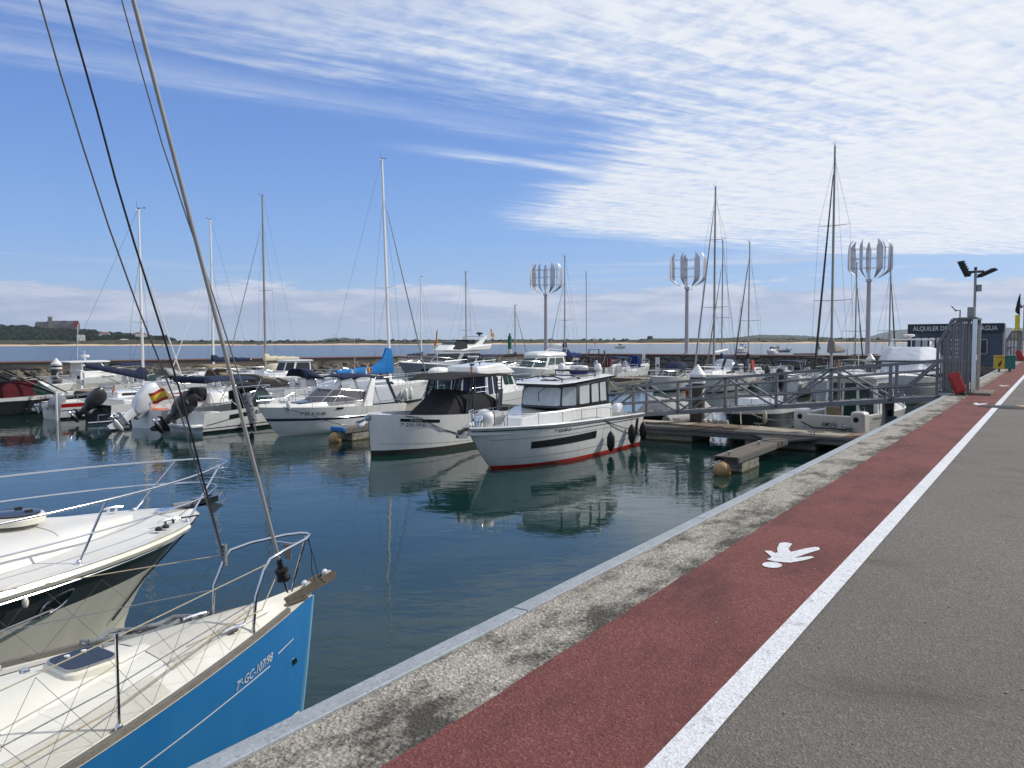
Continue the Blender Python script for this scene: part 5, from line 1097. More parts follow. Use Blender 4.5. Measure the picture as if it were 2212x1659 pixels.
b = MB(); b.grid(lambda u, v: Vector((2.9+1.3*u, -1.0+2*v, 2.12-.35*u*u+.1*(1-(2*v-1)**4))), 5, 8); b.build('fore_canopy', 'canvas_taupe', r, solid=.02)
b = MB(); b.box((.9, .0, .6), (.6, 1.9, .35)); b.build('stern_seat', 'gel_white', r, bevel=.06)
H.rail(r, .55, .97, .4, 4, .06, True); flag(r, (-.05, .75, .9), .9, .75, ang=pi*.92, droop=.35, lean=(-.35, .1))
fender('black fender hanging at the side of the boat marked 800', (-28.7+1.42, 18.95+2.05, .62), 'rubber', .5, .10, .35)
# ---------- white outboard boat
r = N('white boat whose large white outboard is tilted up beside the yellow and red flag', -31.55, 18.95)
H = Hull(6.6, 2.5, 1.1, .8, tb=.5, st=.94, rake=.8); H.build(r, ((0, 'antifoul'), (.1, 'gel_white'))); H.deck(r, t0=.55, rim=.17, zf=.4); outboard(r, -.15, .62, rad(54), 'engine_white', 1.5, -.05)
C = House(2.6, 3.9, 4.6, .7, .4, .9, 1.35, rf=.7, tum=.85); C.build(r, 'gel_white', 'console', .06); b = MB(); b.box((2.5, .0, 1.3), (.5, .8, .6)); b.build('wheel_cover', 'canvas_black', r, bevel=.12); H.rail(r, .45, .97, .45, 5, .06, True); b = MB(); b.box((.5, 0, .62), (.55, 1.7, .35)); b.build('stern_seat', 'orange', r, bevel=.08)
b = MB(); b.tube([(1.6, -1.0, .85), (.9, -1., 1.9), (.9, 1., 1.9), (1.6, 1.0, .85)], .02, 6); b.tube([(.9, -1., 1.9), (3.3, -.9, 1.9), (3.3, .9, 1.9), (.9, 1, 1.9)], .014, 6); b.build('canopy_frame', 'steel', r)
# ---------- black outboard, dark lower hull, tan covers
r = N('white and black hulled boat with tan seat covers and a raised black outboard', -35.6, 19.1)
H = Hull(6.6, 2.5, 1.12, .82, tb=.5, st=.95, rake=.8); H.build(r, ((0, 'gel_black'), (.50, 'gel_white')), transom='gel_black'); H.deck(r, t0=.58, rim=.17, zf=.35); H.rubrail(r, 'gel_white', .035, .52)
outboard(r, -.2, .6, rad(52), 'engine_black', 1.15)
b = MB(); b.tube([(-.9, -.9, .12), (-.4, -1.0, .12), (.8, -1.2, .15)], .035, 6); b.tube([(-.5, -1.0, .1), (-.5, -1.0, .42), (0, -1.05, .42)], .02, 5); b.build('boarding_ladder', 'steel', r)
for y_ in (-.5, .5):
    b = MB(); b.loft([[(2.6, y_-.35, .5), (3.4, y_-.35, .5), (3.4, y_+.35, .5), (2.6, y_+.35, .5)], [(2.6, y_-.38, 1.0), (3.3, y_-.35, .95), (3.3, y_+.35, .95), (2.6, y_+.38, 1.0)], [(2.55, y_-.3, 1.55), (2.75, y_-.28, 1.5), (2.75, y_+.28, 1.5), (2.55, y_+.3, 1.55)]]); b.build('seat_cover', 'canvas_tan', r, bevel=.07, sub=1)
b = MB(); b.box((1.0, 0, .75), (.5, 1.7, .55)); b.build('stern_bench', 'gel_white', r, bevel=.06); b = MB(); b.box((1.7, 0, .84), (1.6, 1.6, .03)); b.build('cockpit_table', 'wood_brown', r)
b = MB(); [b.tube([(-.1+k*.15, -1.05, 2.1-.1*k), (2.4+k*.15, -1.1, .85)], .017, 5) for k in (0, 1)]; [b.tube([(-.9+k*.15, 1.05, 2.1), (1.6+k*.15, 1.1, .85)], .017, 5) for k in (0, 1)]; b.build('canopy_frame', 'steel', r); flag(r, (1.0, .3, 1.0), .7, .35, ang=pi, droop=1.1)
H.patch(r, .24, .33, .80, .815, -1, 'gel_navy', 'logo_line', n=4, off=.02); b = MB()
for a in range(4): c_ = H.pt(.225, .81, -1)+Vector((0, -.02, 0)); d_ = Vector((cos(a*pi/2), 0, sin(a*pi/2))); e_ = Vector((-sin(a*pi/2), 0, cos(a*pi/2))); b.poly([c_, c_+d_*.03+e_*.03, c_+d_*.10, c_+d_*.03-e_*.03])
b.build('compass_logo', 'gel_navy', r, smooth=False)
H.rail(r, .55, .97, .4, 4, .06, True)
# ---------- red striped sloop
L = 7.2; r = N('small white sloop with a red stripe and a navy cover on its raised boom', -39.3, 18.9, 'sailboat', name='sailboat', heel=.0)
H = Hull(L, 2.4, .98, .78, tb=.45, st=.8, rake=.7, fl0=.8, fl1=.4); H.build(r, ((0, 'gel_black'), (.12, 'gel_white'), (.5, 'gel_navy'), (.56, 'gel_white'), (.72, 'gel_red'), (.95, 'gel_white'))); H.deck(r, t0=.38, rim=.2, zf=.5); C = House(2.8, 4.6, 5.5, .72, .4, .85, 1.15, rf=.3); C.build(r, 'gel_white', bevel=.05)
for k in (0, 4): C.pane(r, k, .15, .85, .3, .75, 'glass_dark')
rig(r, 4.65, 1.1, 9.3, H, ((.38, .75),), 3.1, 1.75, 'canvas_navy', .19, 'mast_white', 'mast_white', head=.76, btilt=.75, bulk=.4)
H.rail(r, .1, .99, .5, 7, .06, True); H.text(r, '7ª ST 2-44-19', .72, .58, -1, .1, dirx=1)
outboard(r, -.1, .55, rad(70), 'engine_grey', .9, -.3)
# ---------- dark launch with maroon canopy
L = 7.6; r = N('dark hulled launch with brown and white seats, maroon hood and black hardtop', -43.6, 14.6)
H = Hull(L, 2.5, .98, .86, tb=.5, st=.95, rake=.7, p=2.2); H.build(r, ((0, 'gel_black'), (.12, 'gel_charcoal'), (.80, 'gel_white')), transom='gel_charcoal'); H.deck(r, t0=.62, rim=.18, zf=.3); H.rubrail(r, 'gel_charcoal', .03, .8)
for k in range(4):
    b = MB(); b.box((.9+k*.75, -.75, 1.05), (.14, .5, .62), ry=-.12); s_ = b.build('seat_back', 'wood_brown', r, bevel=.07); b = MB(); b.box((.99+k*.75, -.75, 1.02), (.06, .34, .5), ry=-.12); b.build('white_inlay', 'plastic_white', s_, bevel=.02)
b = MB(); b.box((2.0, -.2, .75), (3.6, 1.2, .2)); b.build('bench', 'wood_teak', r, bevel=.05)
b = MB(); b.loft([[(3.6, -1.05, .8), (5.3, -.95, .85), (5.3, .95, .85), (3.6, 1.05, .8)], [(3.55, -1.0, 1.35), (5.2, -.85, 1.3), (5.2, .85, 1.3), (3.55, 1.0, 1.35)], [(3.9, -.8, 1.62), (5.5, -.75, 1.72), (5.5, .75, 1.72), (3.9, .8, 1.62)]]); b.build('hood', 'canvas_maroon', r, bevel=.08, sub=1)
windscreen(r, 6.6, 4.9, .92, .95, 1.6, 1.0, 'glass_green', 'paint_black'); H.text(r, '7ª BI 3-14-19', .68, .84, -1, .1, dirx=1)
b = MB(); b.grid(lambda u, v: Vector((.3+5.2*u, -1.0+2*v, 2.22+.12*sin(pi*u)+.1*(1-(2*v-1)**4))), 8, 8); b.build('hardtop', 'canvas_black', r, solid=.05); b = MB()
for sy in (-1, 1): b.tube([(.6, sy*.98, 2.24), (.62, sy*1.0, 2.3), (5.4, sy*.98, 2.3)], .03, 6); b.tube([(2.6, sy*1, 2.25), (3.3, sy*1.05, 1.9), (3.4, sy*1.08, .9)], .04, 6); b.tube([(3.6, sy*1, 2.25), (6.2, sy*.85, .98)], .04, 6); b.tube([(4.5, sy*1, 2.25), (6.9, sy*.6, .98)], .04, 6)
b.build('hardtop_frame', 'paint_black', r); b = MB(); b.tube([(2., .5, 2.3), (3., .5, 2.4), (4.4, .5, 2.36)], .03, 5); b.build('light_bar', 'steel', r)
b = MB(); b.lathe([(.055, -1.5), (.055, 1.35)], n=10); o = b.build('berth_post', 'plastic_white'); o.location = (-38.2, 18.6, 0); tag(o, 'thin white berthing post in the water left of the black raised outboard', 'post')
r = N('white cruiser with a black cockpit cover at the left edge', -48.2, 17.5); H = Hull(7, 2.6, 1.2, 1.0, rake=.9); H.build(r, ((0, 'antifoul'), (.1, 'gel_white'), (.6, 'gel_navy'), (.66, 'gel_white'))); H.deck(r, t0=.5, zf=.6)
b = MB(); b.loft([[(.6, -1.05, 1.0), (3.6, -1.05, 1.05), (3.6, 1.05, 1.05), (.6, 1.05, 1.0)], [(1.0, -.9, 1.95), (3.0, -.85, 2.0), (3.0, .85, 2.0), (1.0, .9, 1.95)]]); b.build('cockpit_cover', 'canvas_black', r, bevel=.1, sub=1); C = House(3.4, 4.8, 5.8, .85, .4, 1.0, 1.4, rf=.7); C.build(r, bevel=.06); C.pane(r, 0, .2, .8, .35, .75, 'glass_dark'); H.rail(r, .45, .98, .5, 5)
flag(r, (1.5, 0, 2.0), .9, .5, m=('flag_red',), ang=pi)
# ---------- far side of the near pontoon
r = N('white pilothouse fishing boat with raked windscreen and radar behind the pile marked C', -59.6, 28.9); H = Hull(7.0, 2.6, 1.35, 1.0, tb=.5, rake=1.); H.build(r, ((0, 'antifoul'), (.1, 'gel_beige'), (.55, 'gel_grey'), (.59, 'gel_white'))); H.deck(r, t0=.3, zf=.6, camber=.1)
b = MB(); b.loft([[(1.7, -.95, 1.0), (5.0, -.85, 1.15), (5.9, -.3, 1.25), (5.9, .3, 1.25), (5.0, .85, 1.15), (1.7, .95, 1.0)], [(1.7, -.9, 1.45), (4.6, -.75, 1.5), (5.2, -.25, 1.4), (5.2, .25, 1.4), (4.6, .75, 1.5), (1.7, .9, 1.45)]], True, (False, True)); b.build('coachroof', 'gel_white', r, bevel=.05)
C = House(1.6, 3.6, 4.4, .88, .55, 1.42, 2.15, rf=.75, ra=0, tum=.85); C.build(r, 'gel_white', bevel=.03)
for k in range(5): C.pane(r, k, .05, .95, .15, .92, 'glass_green')
C.roof(r, 'gel_white', over=.1, fwd=.25, aft=.9, crown=.1); radar(r, 2.3, 0, 2.5, .3); H.rail(r, .4, .99, .55, 6, .06, True, out=.2); H.text(r, 'PIRATA PIE', .40, .93, -1, .13, 'gel_navy', dirx=1)
b = MB(); b.tube([(1.9, .3, 2.3), (2.0, .3, 5.3)], .02, 5); b.tube([(2.1, -.3, 2.3), (2.1, -.3, 3.0)], .03, 5); b.build('antenna', 'plastic_white', r); flag(r, (2.0, .3, 4.4), .9, .5, m=('flag_red',), ang=pi, droop=.9); flag(r, (.2, -.9, 1.0), .9, .4, ang=pi, droop=1.1)
def small(label, X, Y, L, ori='N', B=2.3, z=(1.0, .75), cov=None, canopy=None, ws='glass_green', eng=None, cat='motorboat', bands=((0, 'antifoul'), (.1, 'gel_white')), house=False, rail=True, hood=None, rz=0., esc=1., tilt=50, deckm=('deck_white', 'deck_white'), console=True):
    r = N(label, X, Y, cat, rz) if ori == 'N' else Sb(label, X, Y, L, cat, rz)
    H = Hull(L, B, z[0], z[1], rake=L*.12, fl1=.4); H.build(r, bands, nt=20); H.deck(r, t0=.55 if not house else .45, rim=.16, zf=.4, mats=deckm, n=18)
    if house:
        C = House(L*.2, L*.48, L*.6, B*.34, B*.22, z[1]+.02, z[1]+1.25, rf=.55, ra=0, tum=.88); C.build(r, bevel=.04)
        for k in range(5): C.pane(r, k, .08, .92, .45, .92, ws)
        C.roof(r, over=.08, fwd=.15, aft=.2); b = MB(); b.loft([[(L*.5, -B*.34, z[1]), (L*.8, -B*.2, z[1]+.1), (L*.8, B*.2, z[1]+.1), (L*.5, B*.34, z[1])], [(L*.5, -B*.3, z[1]+.45), (L*.74, -B*.15, z[1]+.4), (L*.74, B*.15, z[1]+.4), (L*.5, B*.3, z[1]+.45)]]); b.build('coachroof', 'gel_white', r, bevel=.04)
    elif cov:
        b = MB(); b.loft([[(L*.1, -B*.42, z[1]), (L*.62, -B*.4, z[1]+.05), (L*.85, -B*.15, z[1]+.15), (L*.85, B*.15, z[1]+.15), (L*.62, B*.4, z[1]+.05), (L*.1, B*.42, z[1])], [(L*.13, -B*.3, z[1]+.35), (L*.45, -B*.2, z[1]+.75), (L*.6, -B*.06, z[1]+.45), (L*.6, B*.06, z[1]+.45), (L*.45, B*.2, z[1]+.75), (L*.13, B*.3, z[1]+.35)]]); b.build('cover', cov, r, bevel=.1, sub=1)
    elif console:
        if ws: windscreen(r, L*.62, L*.35, B*.36, z[1]+.08, z[1]+.62, .45, ws)
        b = MB(); b.box((L*.42, 0, z[1]), (.6, .8, .9)); b.build('console', 'gel_white', r, bevel=.08); seat(r, L*.28, B*.2, z[1]-.35); seat(r, L*.28, -B*.2, z[1]-.35)
    if canopy: bimini(r, L*.1, L*.48, B*.4, z[1]+1.3, z[1], canopy, feet=(L*.3, L*.34))
    if hood: b = MB(); b.grid(lambda u, v: Vector((L*.45-L*.22*u, -B*.36+B*.72*v, z[1]+.35+.75*sin(min(1, u*1.3+.1)*pi/2)*(1-(2*v-1)**4*.6))), 6, 8); b.build('sprayhood', hood, r, solid=.03)
    if eng: outboard(r, -.1, z[1]-.15, rad(tilt), eng, esc)
    if rail: H.rail(r, .5, .97, .42, 4, .06, True)
    return r, H
small('white motorboat with a black wheel cover between the red striped sloop and breakwater', -49.3, 29.3, 6.6, cov=None, hood='canvas_grey', eng=None)
small('white boat with a tan folded hood in front of the rubble breakwater', -44.2, 29.6, 6.5, canopy='canvas_tan', hood='canvas_tan')
small('white boat under a black tarpaulin left of the navy canopied cruiser', -39.9, 29.4, 6.4, cov='canvas_black')
r, H = small('white cruiser with navy sprayhood behind the navy canopied cruiser', -36.3, 29.4, 7.2, hood='canvas_navy', ws='vinyl_clear', z=(1.15, .95)); 
# big white sloop with blue sail cover
L = 8.8; r = N('white sloop with a bright blue sail cover heaped against its mast', -32.6, 29.7, 'sailboat', name='sailboat', heel=-.035)
H = Hull(L, 2.8, 1.15, .95, tb=.45, st=.8, rake=.75, fl0=.78, fl1=.35, p=1.8); H.build(r, ((0, 'antifoul'), (.06, 'gel_white'), (.80, 'gel_grey'), (.82, 'gel_white')), nt=30); H.deck(r, t0=.35, rim=.2, zf=.6, camber=.1); C = House(3.0, 5.2, 6.6, .8, .35, 1.0, 1.34, rf=.5); C.build(r, bevel=.06, dome=.05)
for k in (0, 4): C.pane(r, k, .1, .9, .3, .75, 'glass_dark')
rig(r, 5.35, 1.35, 12.9, H, ((.42, .8),), 4.4, 1.85, 'canvas_blue', .27, 'mast_alu', 'mast_white', head=.84, r=.075, bulk=1.9, shr=.4); H.rail(r, .08, .99, .55, 8, .06, True); H.text(r, '7ª ST 4-256-91', .88, .84, -1, .12, dirx=1, slope=0.)
fender('white fender, left one of the pair on the sloop with the blue sail cover', (-32.6+1.38, 29.7+5.1, .9), 'plastic_white', .75, .15, .4, group='white fender pair on the blue covered sloop'); fender('white fender, right one of the pair on the sloop with the blue sail cover', (-32.6+1.35, 29.7+5.55, .95), 'plastic_white', .75, .15, .4, group='white fender pair on the blue covered sloop')
# trawler cabin boat with blue curtains
L = 7.9; r = N('white cabin boat with navy curtained stern doors and a rounded flybridge', -23.9, 29.3)
H = Hull(L, 2.9, 1.35, .95, tb=.5, st=.94, rake=.9); H.build(r, ((0, 'antifoul'), (.1, 'gel_white'), (.60, 'gel_grey'), (.63, 'gel_white'), (.9, 'gel_white'))); H.deck(r, t0=.24, zf=.5)
C = House(1.9, 4.6, 5.3, 1.15, .8, 1.0, 2.02, ra=.05, rf=.7, tum=.93); C.build(r, bevel=.06)
for u0, u1 in ((.04, .30), (.36, .64), (.70, .96)): C.pane(r, 5, u0, u1, .0, .93, 'canvas_navy', name='stern_door')
for u0, u1 in ((.05, .2), (.24, .38), (.62, .78), (.80, .95)): C.pane(r, 0, u0, u1, .42 if u0 > .5 else .0, .9, 'canvas_navy' if u0 < .5 else 'glass_green')
C.pane(r, 1, .1, .9, .4, .9); C.pane(r, 2, .05, .95, .4, .9)
C.roof(r, over=.08, fwd=.15, aft=.6, crown=.05)
b = MB(); b.loft([[(1.3, -1.0, 2.1), (4.3, -1.0, 2.1), (5.0, -.6, 2.1), (5.0, .6, 2.1), (4.3, 1.0, 2.1), (1.3, 1.0, 2.1)], [(1.4, -.95, 2.38), (3.4, -.95, 2.52), (4.1, -.5, 2.5), (4.1, .5, 2.5), (3.4, .95, 2.52), (1.4, .95, 2.38)]]); b.build('flybridge', 'gel_white', r, bevel=.08)
b = MB(); b.tube([(1.3, -.9, 2.4), (1.2, -.9, 2.62), (3.0, -.9, 2.68)], .018, 6); b.tube([(1.3, .9, 2.4), (1.2, .9, 2.62), (3.0, .9, 2.68)], .018, 6); b.build('flybridge_rail', 'steel', r)
e = empty('dinghy', 'small white dinghy carried at the stern of the navy curtained cabin boat', 'dinghy', (-24.9, 30.2, 2.0), rad(80)); b = MB(); b.ell((0, 0, .1), (.7, .3, .26), 14, 8, .8); b.build('hull', 'gel_white', e)
H.rail(r, .5, .99, .5, 5, .06, True, out=.1); H.rail(r, .02, .22, .45, 3, .08, True, open_bow=True); b = MB(); b.box((-.3, 0, .3), (.6, 2.4, .08)); b.build('bathing_platform', 'gel_white', r)
b = MB(); b.lathe([(.03, 2.4), (.03, 2.9), (.05, 2.92), (.05, 3.0)], (2.6, -.2, 0), 8); b.build('mast_light', 'paint_black', r); flag(r, (.3, .6, 1.0), 3.2, .7, ang=pi*.9, droop=1.3)
# RIB under grey cover, dark hulled boat
r = N('grey inflatable boat under a pale tarpaulin behind the gangway', -13.6, 29.6, 'inflatable boat', rz=-.1)
b = MB()
for sy in (-1, 1): b.tube([(0, sy*.85, .42), (1, sy*.9, .42), (3., sy*.85, .45), (4.1, sy*.55, .58), (4.7, sy*.12, .70), (4.75, 0, .72)], [.2, .24, .24, .23, .2, .2], 12)
b.build('tube', 'canvas_grey', r); b = MB(); b.loft([[(0, -.6, .3), (4.2, -.3, .4), (4.2, .3, .4), (0, .6, .3)], [(0, -.2, 0), (3.8, 0, .05), (3.8, .01, .05), (0, .2, 0)]]); b.build('floor', 'gel_black', r)
b = MB(); b.loft([[(.3, -.9, .55), (2.5, -.9, .6), (4.1, -.5, .75), (4.1, .5, .75), (2.5, .9, .6), (.3, .9, .55)], [(.7, -.5, 1.15), (1.5, -.35, 1.45), (2.4, -.2, .95), (2.4, .2, .95), (1.5, .35, 1.45), (.7, .5, 1.15)]]); b.build('tarpaulin', 'canvas_grey', r, bevel=.1, sub=1)
r, H = small('black hulled boat with a white deck and clear windscreen between pile and transom marked AMIVAI', -10.0, 29.0, 5.9, 'S', 2.3, (1.05, .8), ws='vinyl_clear', eng='engine_black', bands=((0, 'gel_black'), (.82, 'gel_white'))); H.text(r, '7ª 2-91', .8, .62, 1, .1, 'plastic_white')
fender('yellowed fender hanging on the bow of the black hulled boat', (-9.2, 30.6, .9), 'canvas_cream', .5, .1, .3)
e = empty('fender_rack', 'row of pale fender blocks on the pontoon beneath the gangway', 'fender', (Xat(1545, 28.9), 29.0, .45), 0); [MB_.build('block', 'gel_beige', e, bevel=.03) for MB_ in [(lambda k: (lambda b: (b.box((k*.22, 0, 0), (.15, .2, .36), ry=-.15), b)[1])(MB()))(k) for k in range(-2, 3)]]
rope('tan mooring rope slung from the black hulled boat to the pontoon cleat', [(-9.7, 29.3, .95), (-9.3, 28.2, .6)], 'rope_tan', .02, .12); rope('tan rope between the black hulled boat and the AMIVAI transom', [(-9.5, 29.4, .95), (-7.7, 28.9, .8)], 'rope_tan', .018, .15)
# ---------- AMIVAI
L = 6.0; r = N('white pilothouse fishing boat lettered AMIVAI on its transom', -6.45, 28.85, rz=-.20)
H = Hull(L, 2.45, 1.15, 1.02, tb=.5, st=.97, rake=.75, fl0=.88, fl1=.35); H.build(r, ((0, 'gel_white'), (.5, 'gel_white'), (.74, 'gel_grey'), (.76, 'gel_white')), nt=28); H.deck(r, t0=.62, rim=.2, zf=.35, bul=.05)
b = MB(); b.box((-.05, 0, .55), (.12, 2.1, .95)); tr = b.build('transom', 'gel_white', r, bevel=.05)
for sy in (-1, 1): b = MB(); b.box((.12, sy*1.0, .62), (.55, .5, 1.15)); b.build('quarter', 'gel_white', r, bevel=.12); b = MB(); b.lathe([(.09, -.17), (.09, -.13), (.05, -.12)], (0, sy*-.98*-1, .92), 14, 'x'); b.build('rod_holder', 'rubber', r)
lettering('AMIVAI', lambda u, v: Vector((-.125, .22-u, .62+v)), .16, 'paint_black', tr, width=.55)
b = MB(); [b.tube([(-.14, y_, .25), (-.14, y_, .78)], .018, 6) for y_ in (-.5, -.78)]; [b.tube([(-.14, -.5, z_), (-.14, -.78, z_)], .014, 5) for z_ in (.35, .55, .7)]; b.build('ladder', 'steel', tr)
C = House(1.7, 3.5, 4.1, .98, .75, .75, 2.25, ra=.05, rf=.55, tum=.9); C.build(r, 'gel_white', bevel=.04)
for u0, u1 in ((.06, .34), (.37, .62), (.66, .94)): C.pane(r, 5, u0, u1, .04, .88, 'glass_green', name='aft_window', frame='gel_white')
for u0, u1 in ((.08, .48), (.54, .92)): C.pane(r, 0, u0, u1, .45, .88, 'glass_green', frame='gel_grey'); C.pane(r, 4, u0, u1, .45, .88, 'glass_green')
for k in (1, 2, 3): C.pane(r, k, .08, .92, .45, .88, 'glass_green')
C.roof(r, over=.1, fwd=.25, aft=.45, crown=.08); seat(r, 1.2, .3, .4, .5, 'canvas_tan'); flag(r, (.9, .1, 2.3), .6, .3, ang=pi, droop=1.2); b = MB(); b.tube([(1.2, -.3, 2.3), (1.2, -.3, 2.75)], .02, 5); b.tube([(2.6, .1, 2.3), (2.6, .1, 4.6)], .012, 5); b.build('antenna', 'plastic_white', r)
b = MB(); b.tube([(1.6, -1.08, 1.0), (1.55, -1.02, 1.9)], .02, 6); b.tube([(.1, -.98, 1.15), (.1, -.98, 1.3), (.5, -1.0, 1.3), (.5, -1, 1.15)], .015, 5); b.build('grab_rail', 'steel', r); H.rail(r, .62, .98, .42, 3, .06, True, out=.1)
H.text(r, 'BARRACUDA', .12, .84, -1, .09, dirx=1)
fender('pale fender at the stern corner of the AMIVAI boat beside the pedestal', (-5.35, 29.0, .72), 'gel_beige', .5, .12, .4); fender('grey fender at the bow of the AMIVAI boat', (-4.25, 32.6, .75), 'gel_palegrey', .5, .13, .5)
rope('black rope with a chain link snubber across the AMIVAI transom', [(-7.35, 28.7, .75), (-6.9, 28.55, .58), (-6.3, 28.5, .60), (-5.9, 28.55, .56), (-5.45, 28.85, .72)], n=5, r=.022)
e = tag(MB.build((lambda b: (b.ell((0, 0, 0), (.25, .2, .12), 14, 8), b)[1])(MB()), 'hose_coil', 'orange'), 'orange coil lying beside the service pedestal near the quay', 'hose'); e.location = (-4.55, 28.3, .62)
# ---------- second row
L = 11.5; r = Sb('large grey white flybridge motor yacht with black wraparound windows', -43.4, 47.6, L, cat='motor yacht', name='motor_yacht')
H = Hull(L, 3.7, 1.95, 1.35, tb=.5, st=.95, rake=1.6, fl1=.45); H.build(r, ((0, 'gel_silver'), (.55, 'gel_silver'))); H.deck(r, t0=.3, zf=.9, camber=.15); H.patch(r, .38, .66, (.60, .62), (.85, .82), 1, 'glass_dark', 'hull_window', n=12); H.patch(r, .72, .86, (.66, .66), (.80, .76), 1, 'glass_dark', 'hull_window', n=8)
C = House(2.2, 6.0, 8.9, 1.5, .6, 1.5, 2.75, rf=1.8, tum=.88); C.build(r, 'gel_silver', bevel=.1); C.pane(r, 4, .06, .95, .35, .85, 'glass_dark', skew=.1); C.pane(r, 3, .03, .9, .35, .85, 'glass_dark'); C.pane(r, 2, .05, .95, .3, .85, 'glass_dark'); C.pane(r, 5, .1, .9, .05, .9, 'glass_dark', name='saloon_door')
b = MB(); b.loft([[(.9, -1.35, 2.8), (4.6, -1.4, 2.75), (6.6, -.7, 2.8), (6.6, .7, 2.8), (4.6, 1.4, 2.75), (.9, 1.35, 2.8)], [(.6, -1.4, 3.35), (3.6, -1.4, 3.2), (5.6, -.7, 3.3), (5.6, .7, 3.3), (3.6, 1.4, 3.2), (.6, 1.4, 3.35)]]); b.build('flybridge', 'gel_white', r, bevel=.1)
b = MB(); b.loft([[(5.9, -.85, 2.9), (5.0, -1.2, 2.9), (4.2, -1.35, 3.0), (4.2, 1.35, 3.0), (5.0, 1.2, 2.9), (5.9, .85, 2.9)][:: -1], [(5.0, -.6, 3.55), (4.5, -.9, 3.6), (4.0, -1.1, 3.5), (4.0, 1.1, 3.5), (4.5, .9, 3.6), (5.0, .6, 3.55)][::-1]], True, (False, True)); b.build('flybridge_screen', 'glass_dark', r)
for sy in (-1, 1): b = MB(); b.loft([[(3.4, sy*1.3, 3.1), (2.3, sy*1.3, 3.1), (2.3, sy*1.2, 3.1), (3.4, sy*1.2, 3.1)], [(1.6, sy*1.2, 4.0), (1.1, sy*1.2, 4.0), (1.1, sy*1.1, 4.0), (1.6, sy*1.1, 4.0)]]); b.build('radar_arch', 'gel_white', r)
b = MB(); b.box((1.35, 0, 4.03), (.5, 2.4, .1)); b.build('arch_top', 'gel_white', r, bevel=.03); radar(r, 1.35, .5, 4.2, .3, 'paint_black'); b = MB(); b.tube([(1.4, -.5, 4.05), (1.4, -.5, 7.4)], .015, 5); b.build('antenna', 'plastic_white', r); flag(r, (.2, .9, 3.3), 1.5, .9, ang=pi, droop=.8); H.rail(r, .5, .99, .6, 7, .08, True, out=.2); b = MB(); b.box((2.8, 0, 3.55), (1.2, 1.4, .4)); b.build('flybridge_seat', 'canvas_black', r, bevel=.1)
L = 8.4; r = Sb('white cruiser with a rounded hardtop and green tinted windscreen', -35.1, 50.6, L)
H = Hull(L, 3.0, 1.6, 1.15, rake=1.1, fl1=.42); H.build(r, ((0, 'gel_grey'), (.62, 'gel_white'))); H.deck(r, t0=.3, zf=.7, camber=.15); C = House(1.2, 4.6, 5.9, 1.2, .7, 1.3, 2.35, rf=1.1, tum=.85); C.build(r, bevel=.08)
for k in (3, 2, 1): C.pane(r, k, .05, .95, .2, .88, 'glass_green')
for u0, u1 in ((.1, .42), (.46, .9)): C.pane(r, 4, u0, u1, .35, .88, 'glass_green')
C.roof(r, over=.05, fwd=.1, aft=.3, crown=.35, th=.12); H.rail(r, .35, .99, .6, 7, .07, True, out=.2); b = MB(); b.tube([(4.2, .9, 2.75), (3.6, 1.0, 2.95), (1.4, 1.0, 2.85)], .02, 5); b.tube([(.9, -.9, 2.4), (.6, -.9, 3.0), (.6, .9, 3.0), (.9, .9, 2.4)], .03, 6); b.build('arch', 'plastic_white', r); radar(r, .7, 0, 3.15, .35); flag(r, (.3, .5, 2.2), 1.4, .5, ang=pi, droop=1.2)
r, H = small('white cuddy boat with a black cockpit arch behind the pilothouse roof', -31.2, 52., 6.4, 'S', canopy='canvas_black', ws='glass_green', z=(1.2, .95)); b = MB(); b.tube([(1.0, -.5, 1.), (.8, -.45, 2.9), (.8, .45, 2.9), (1.0, .5, 1.)], .05, 6); b.build('arch', 'paint_black', r); flag(r, (.8, 0, 2.9), 1.0, .5, ang=pi, droop=1.0); b = MB(); b.tube([(.6, .8, 1), (.5, .8, 2.8)], .07, 8); b.build('furled_canopy', 'canvas_olive', r); b = MB(); b.tube([(1.5, -.3, 1.), (1.6, -.3, 9.2)], .03, 5); b.build('whip_antenna', 'mast_alu', r)
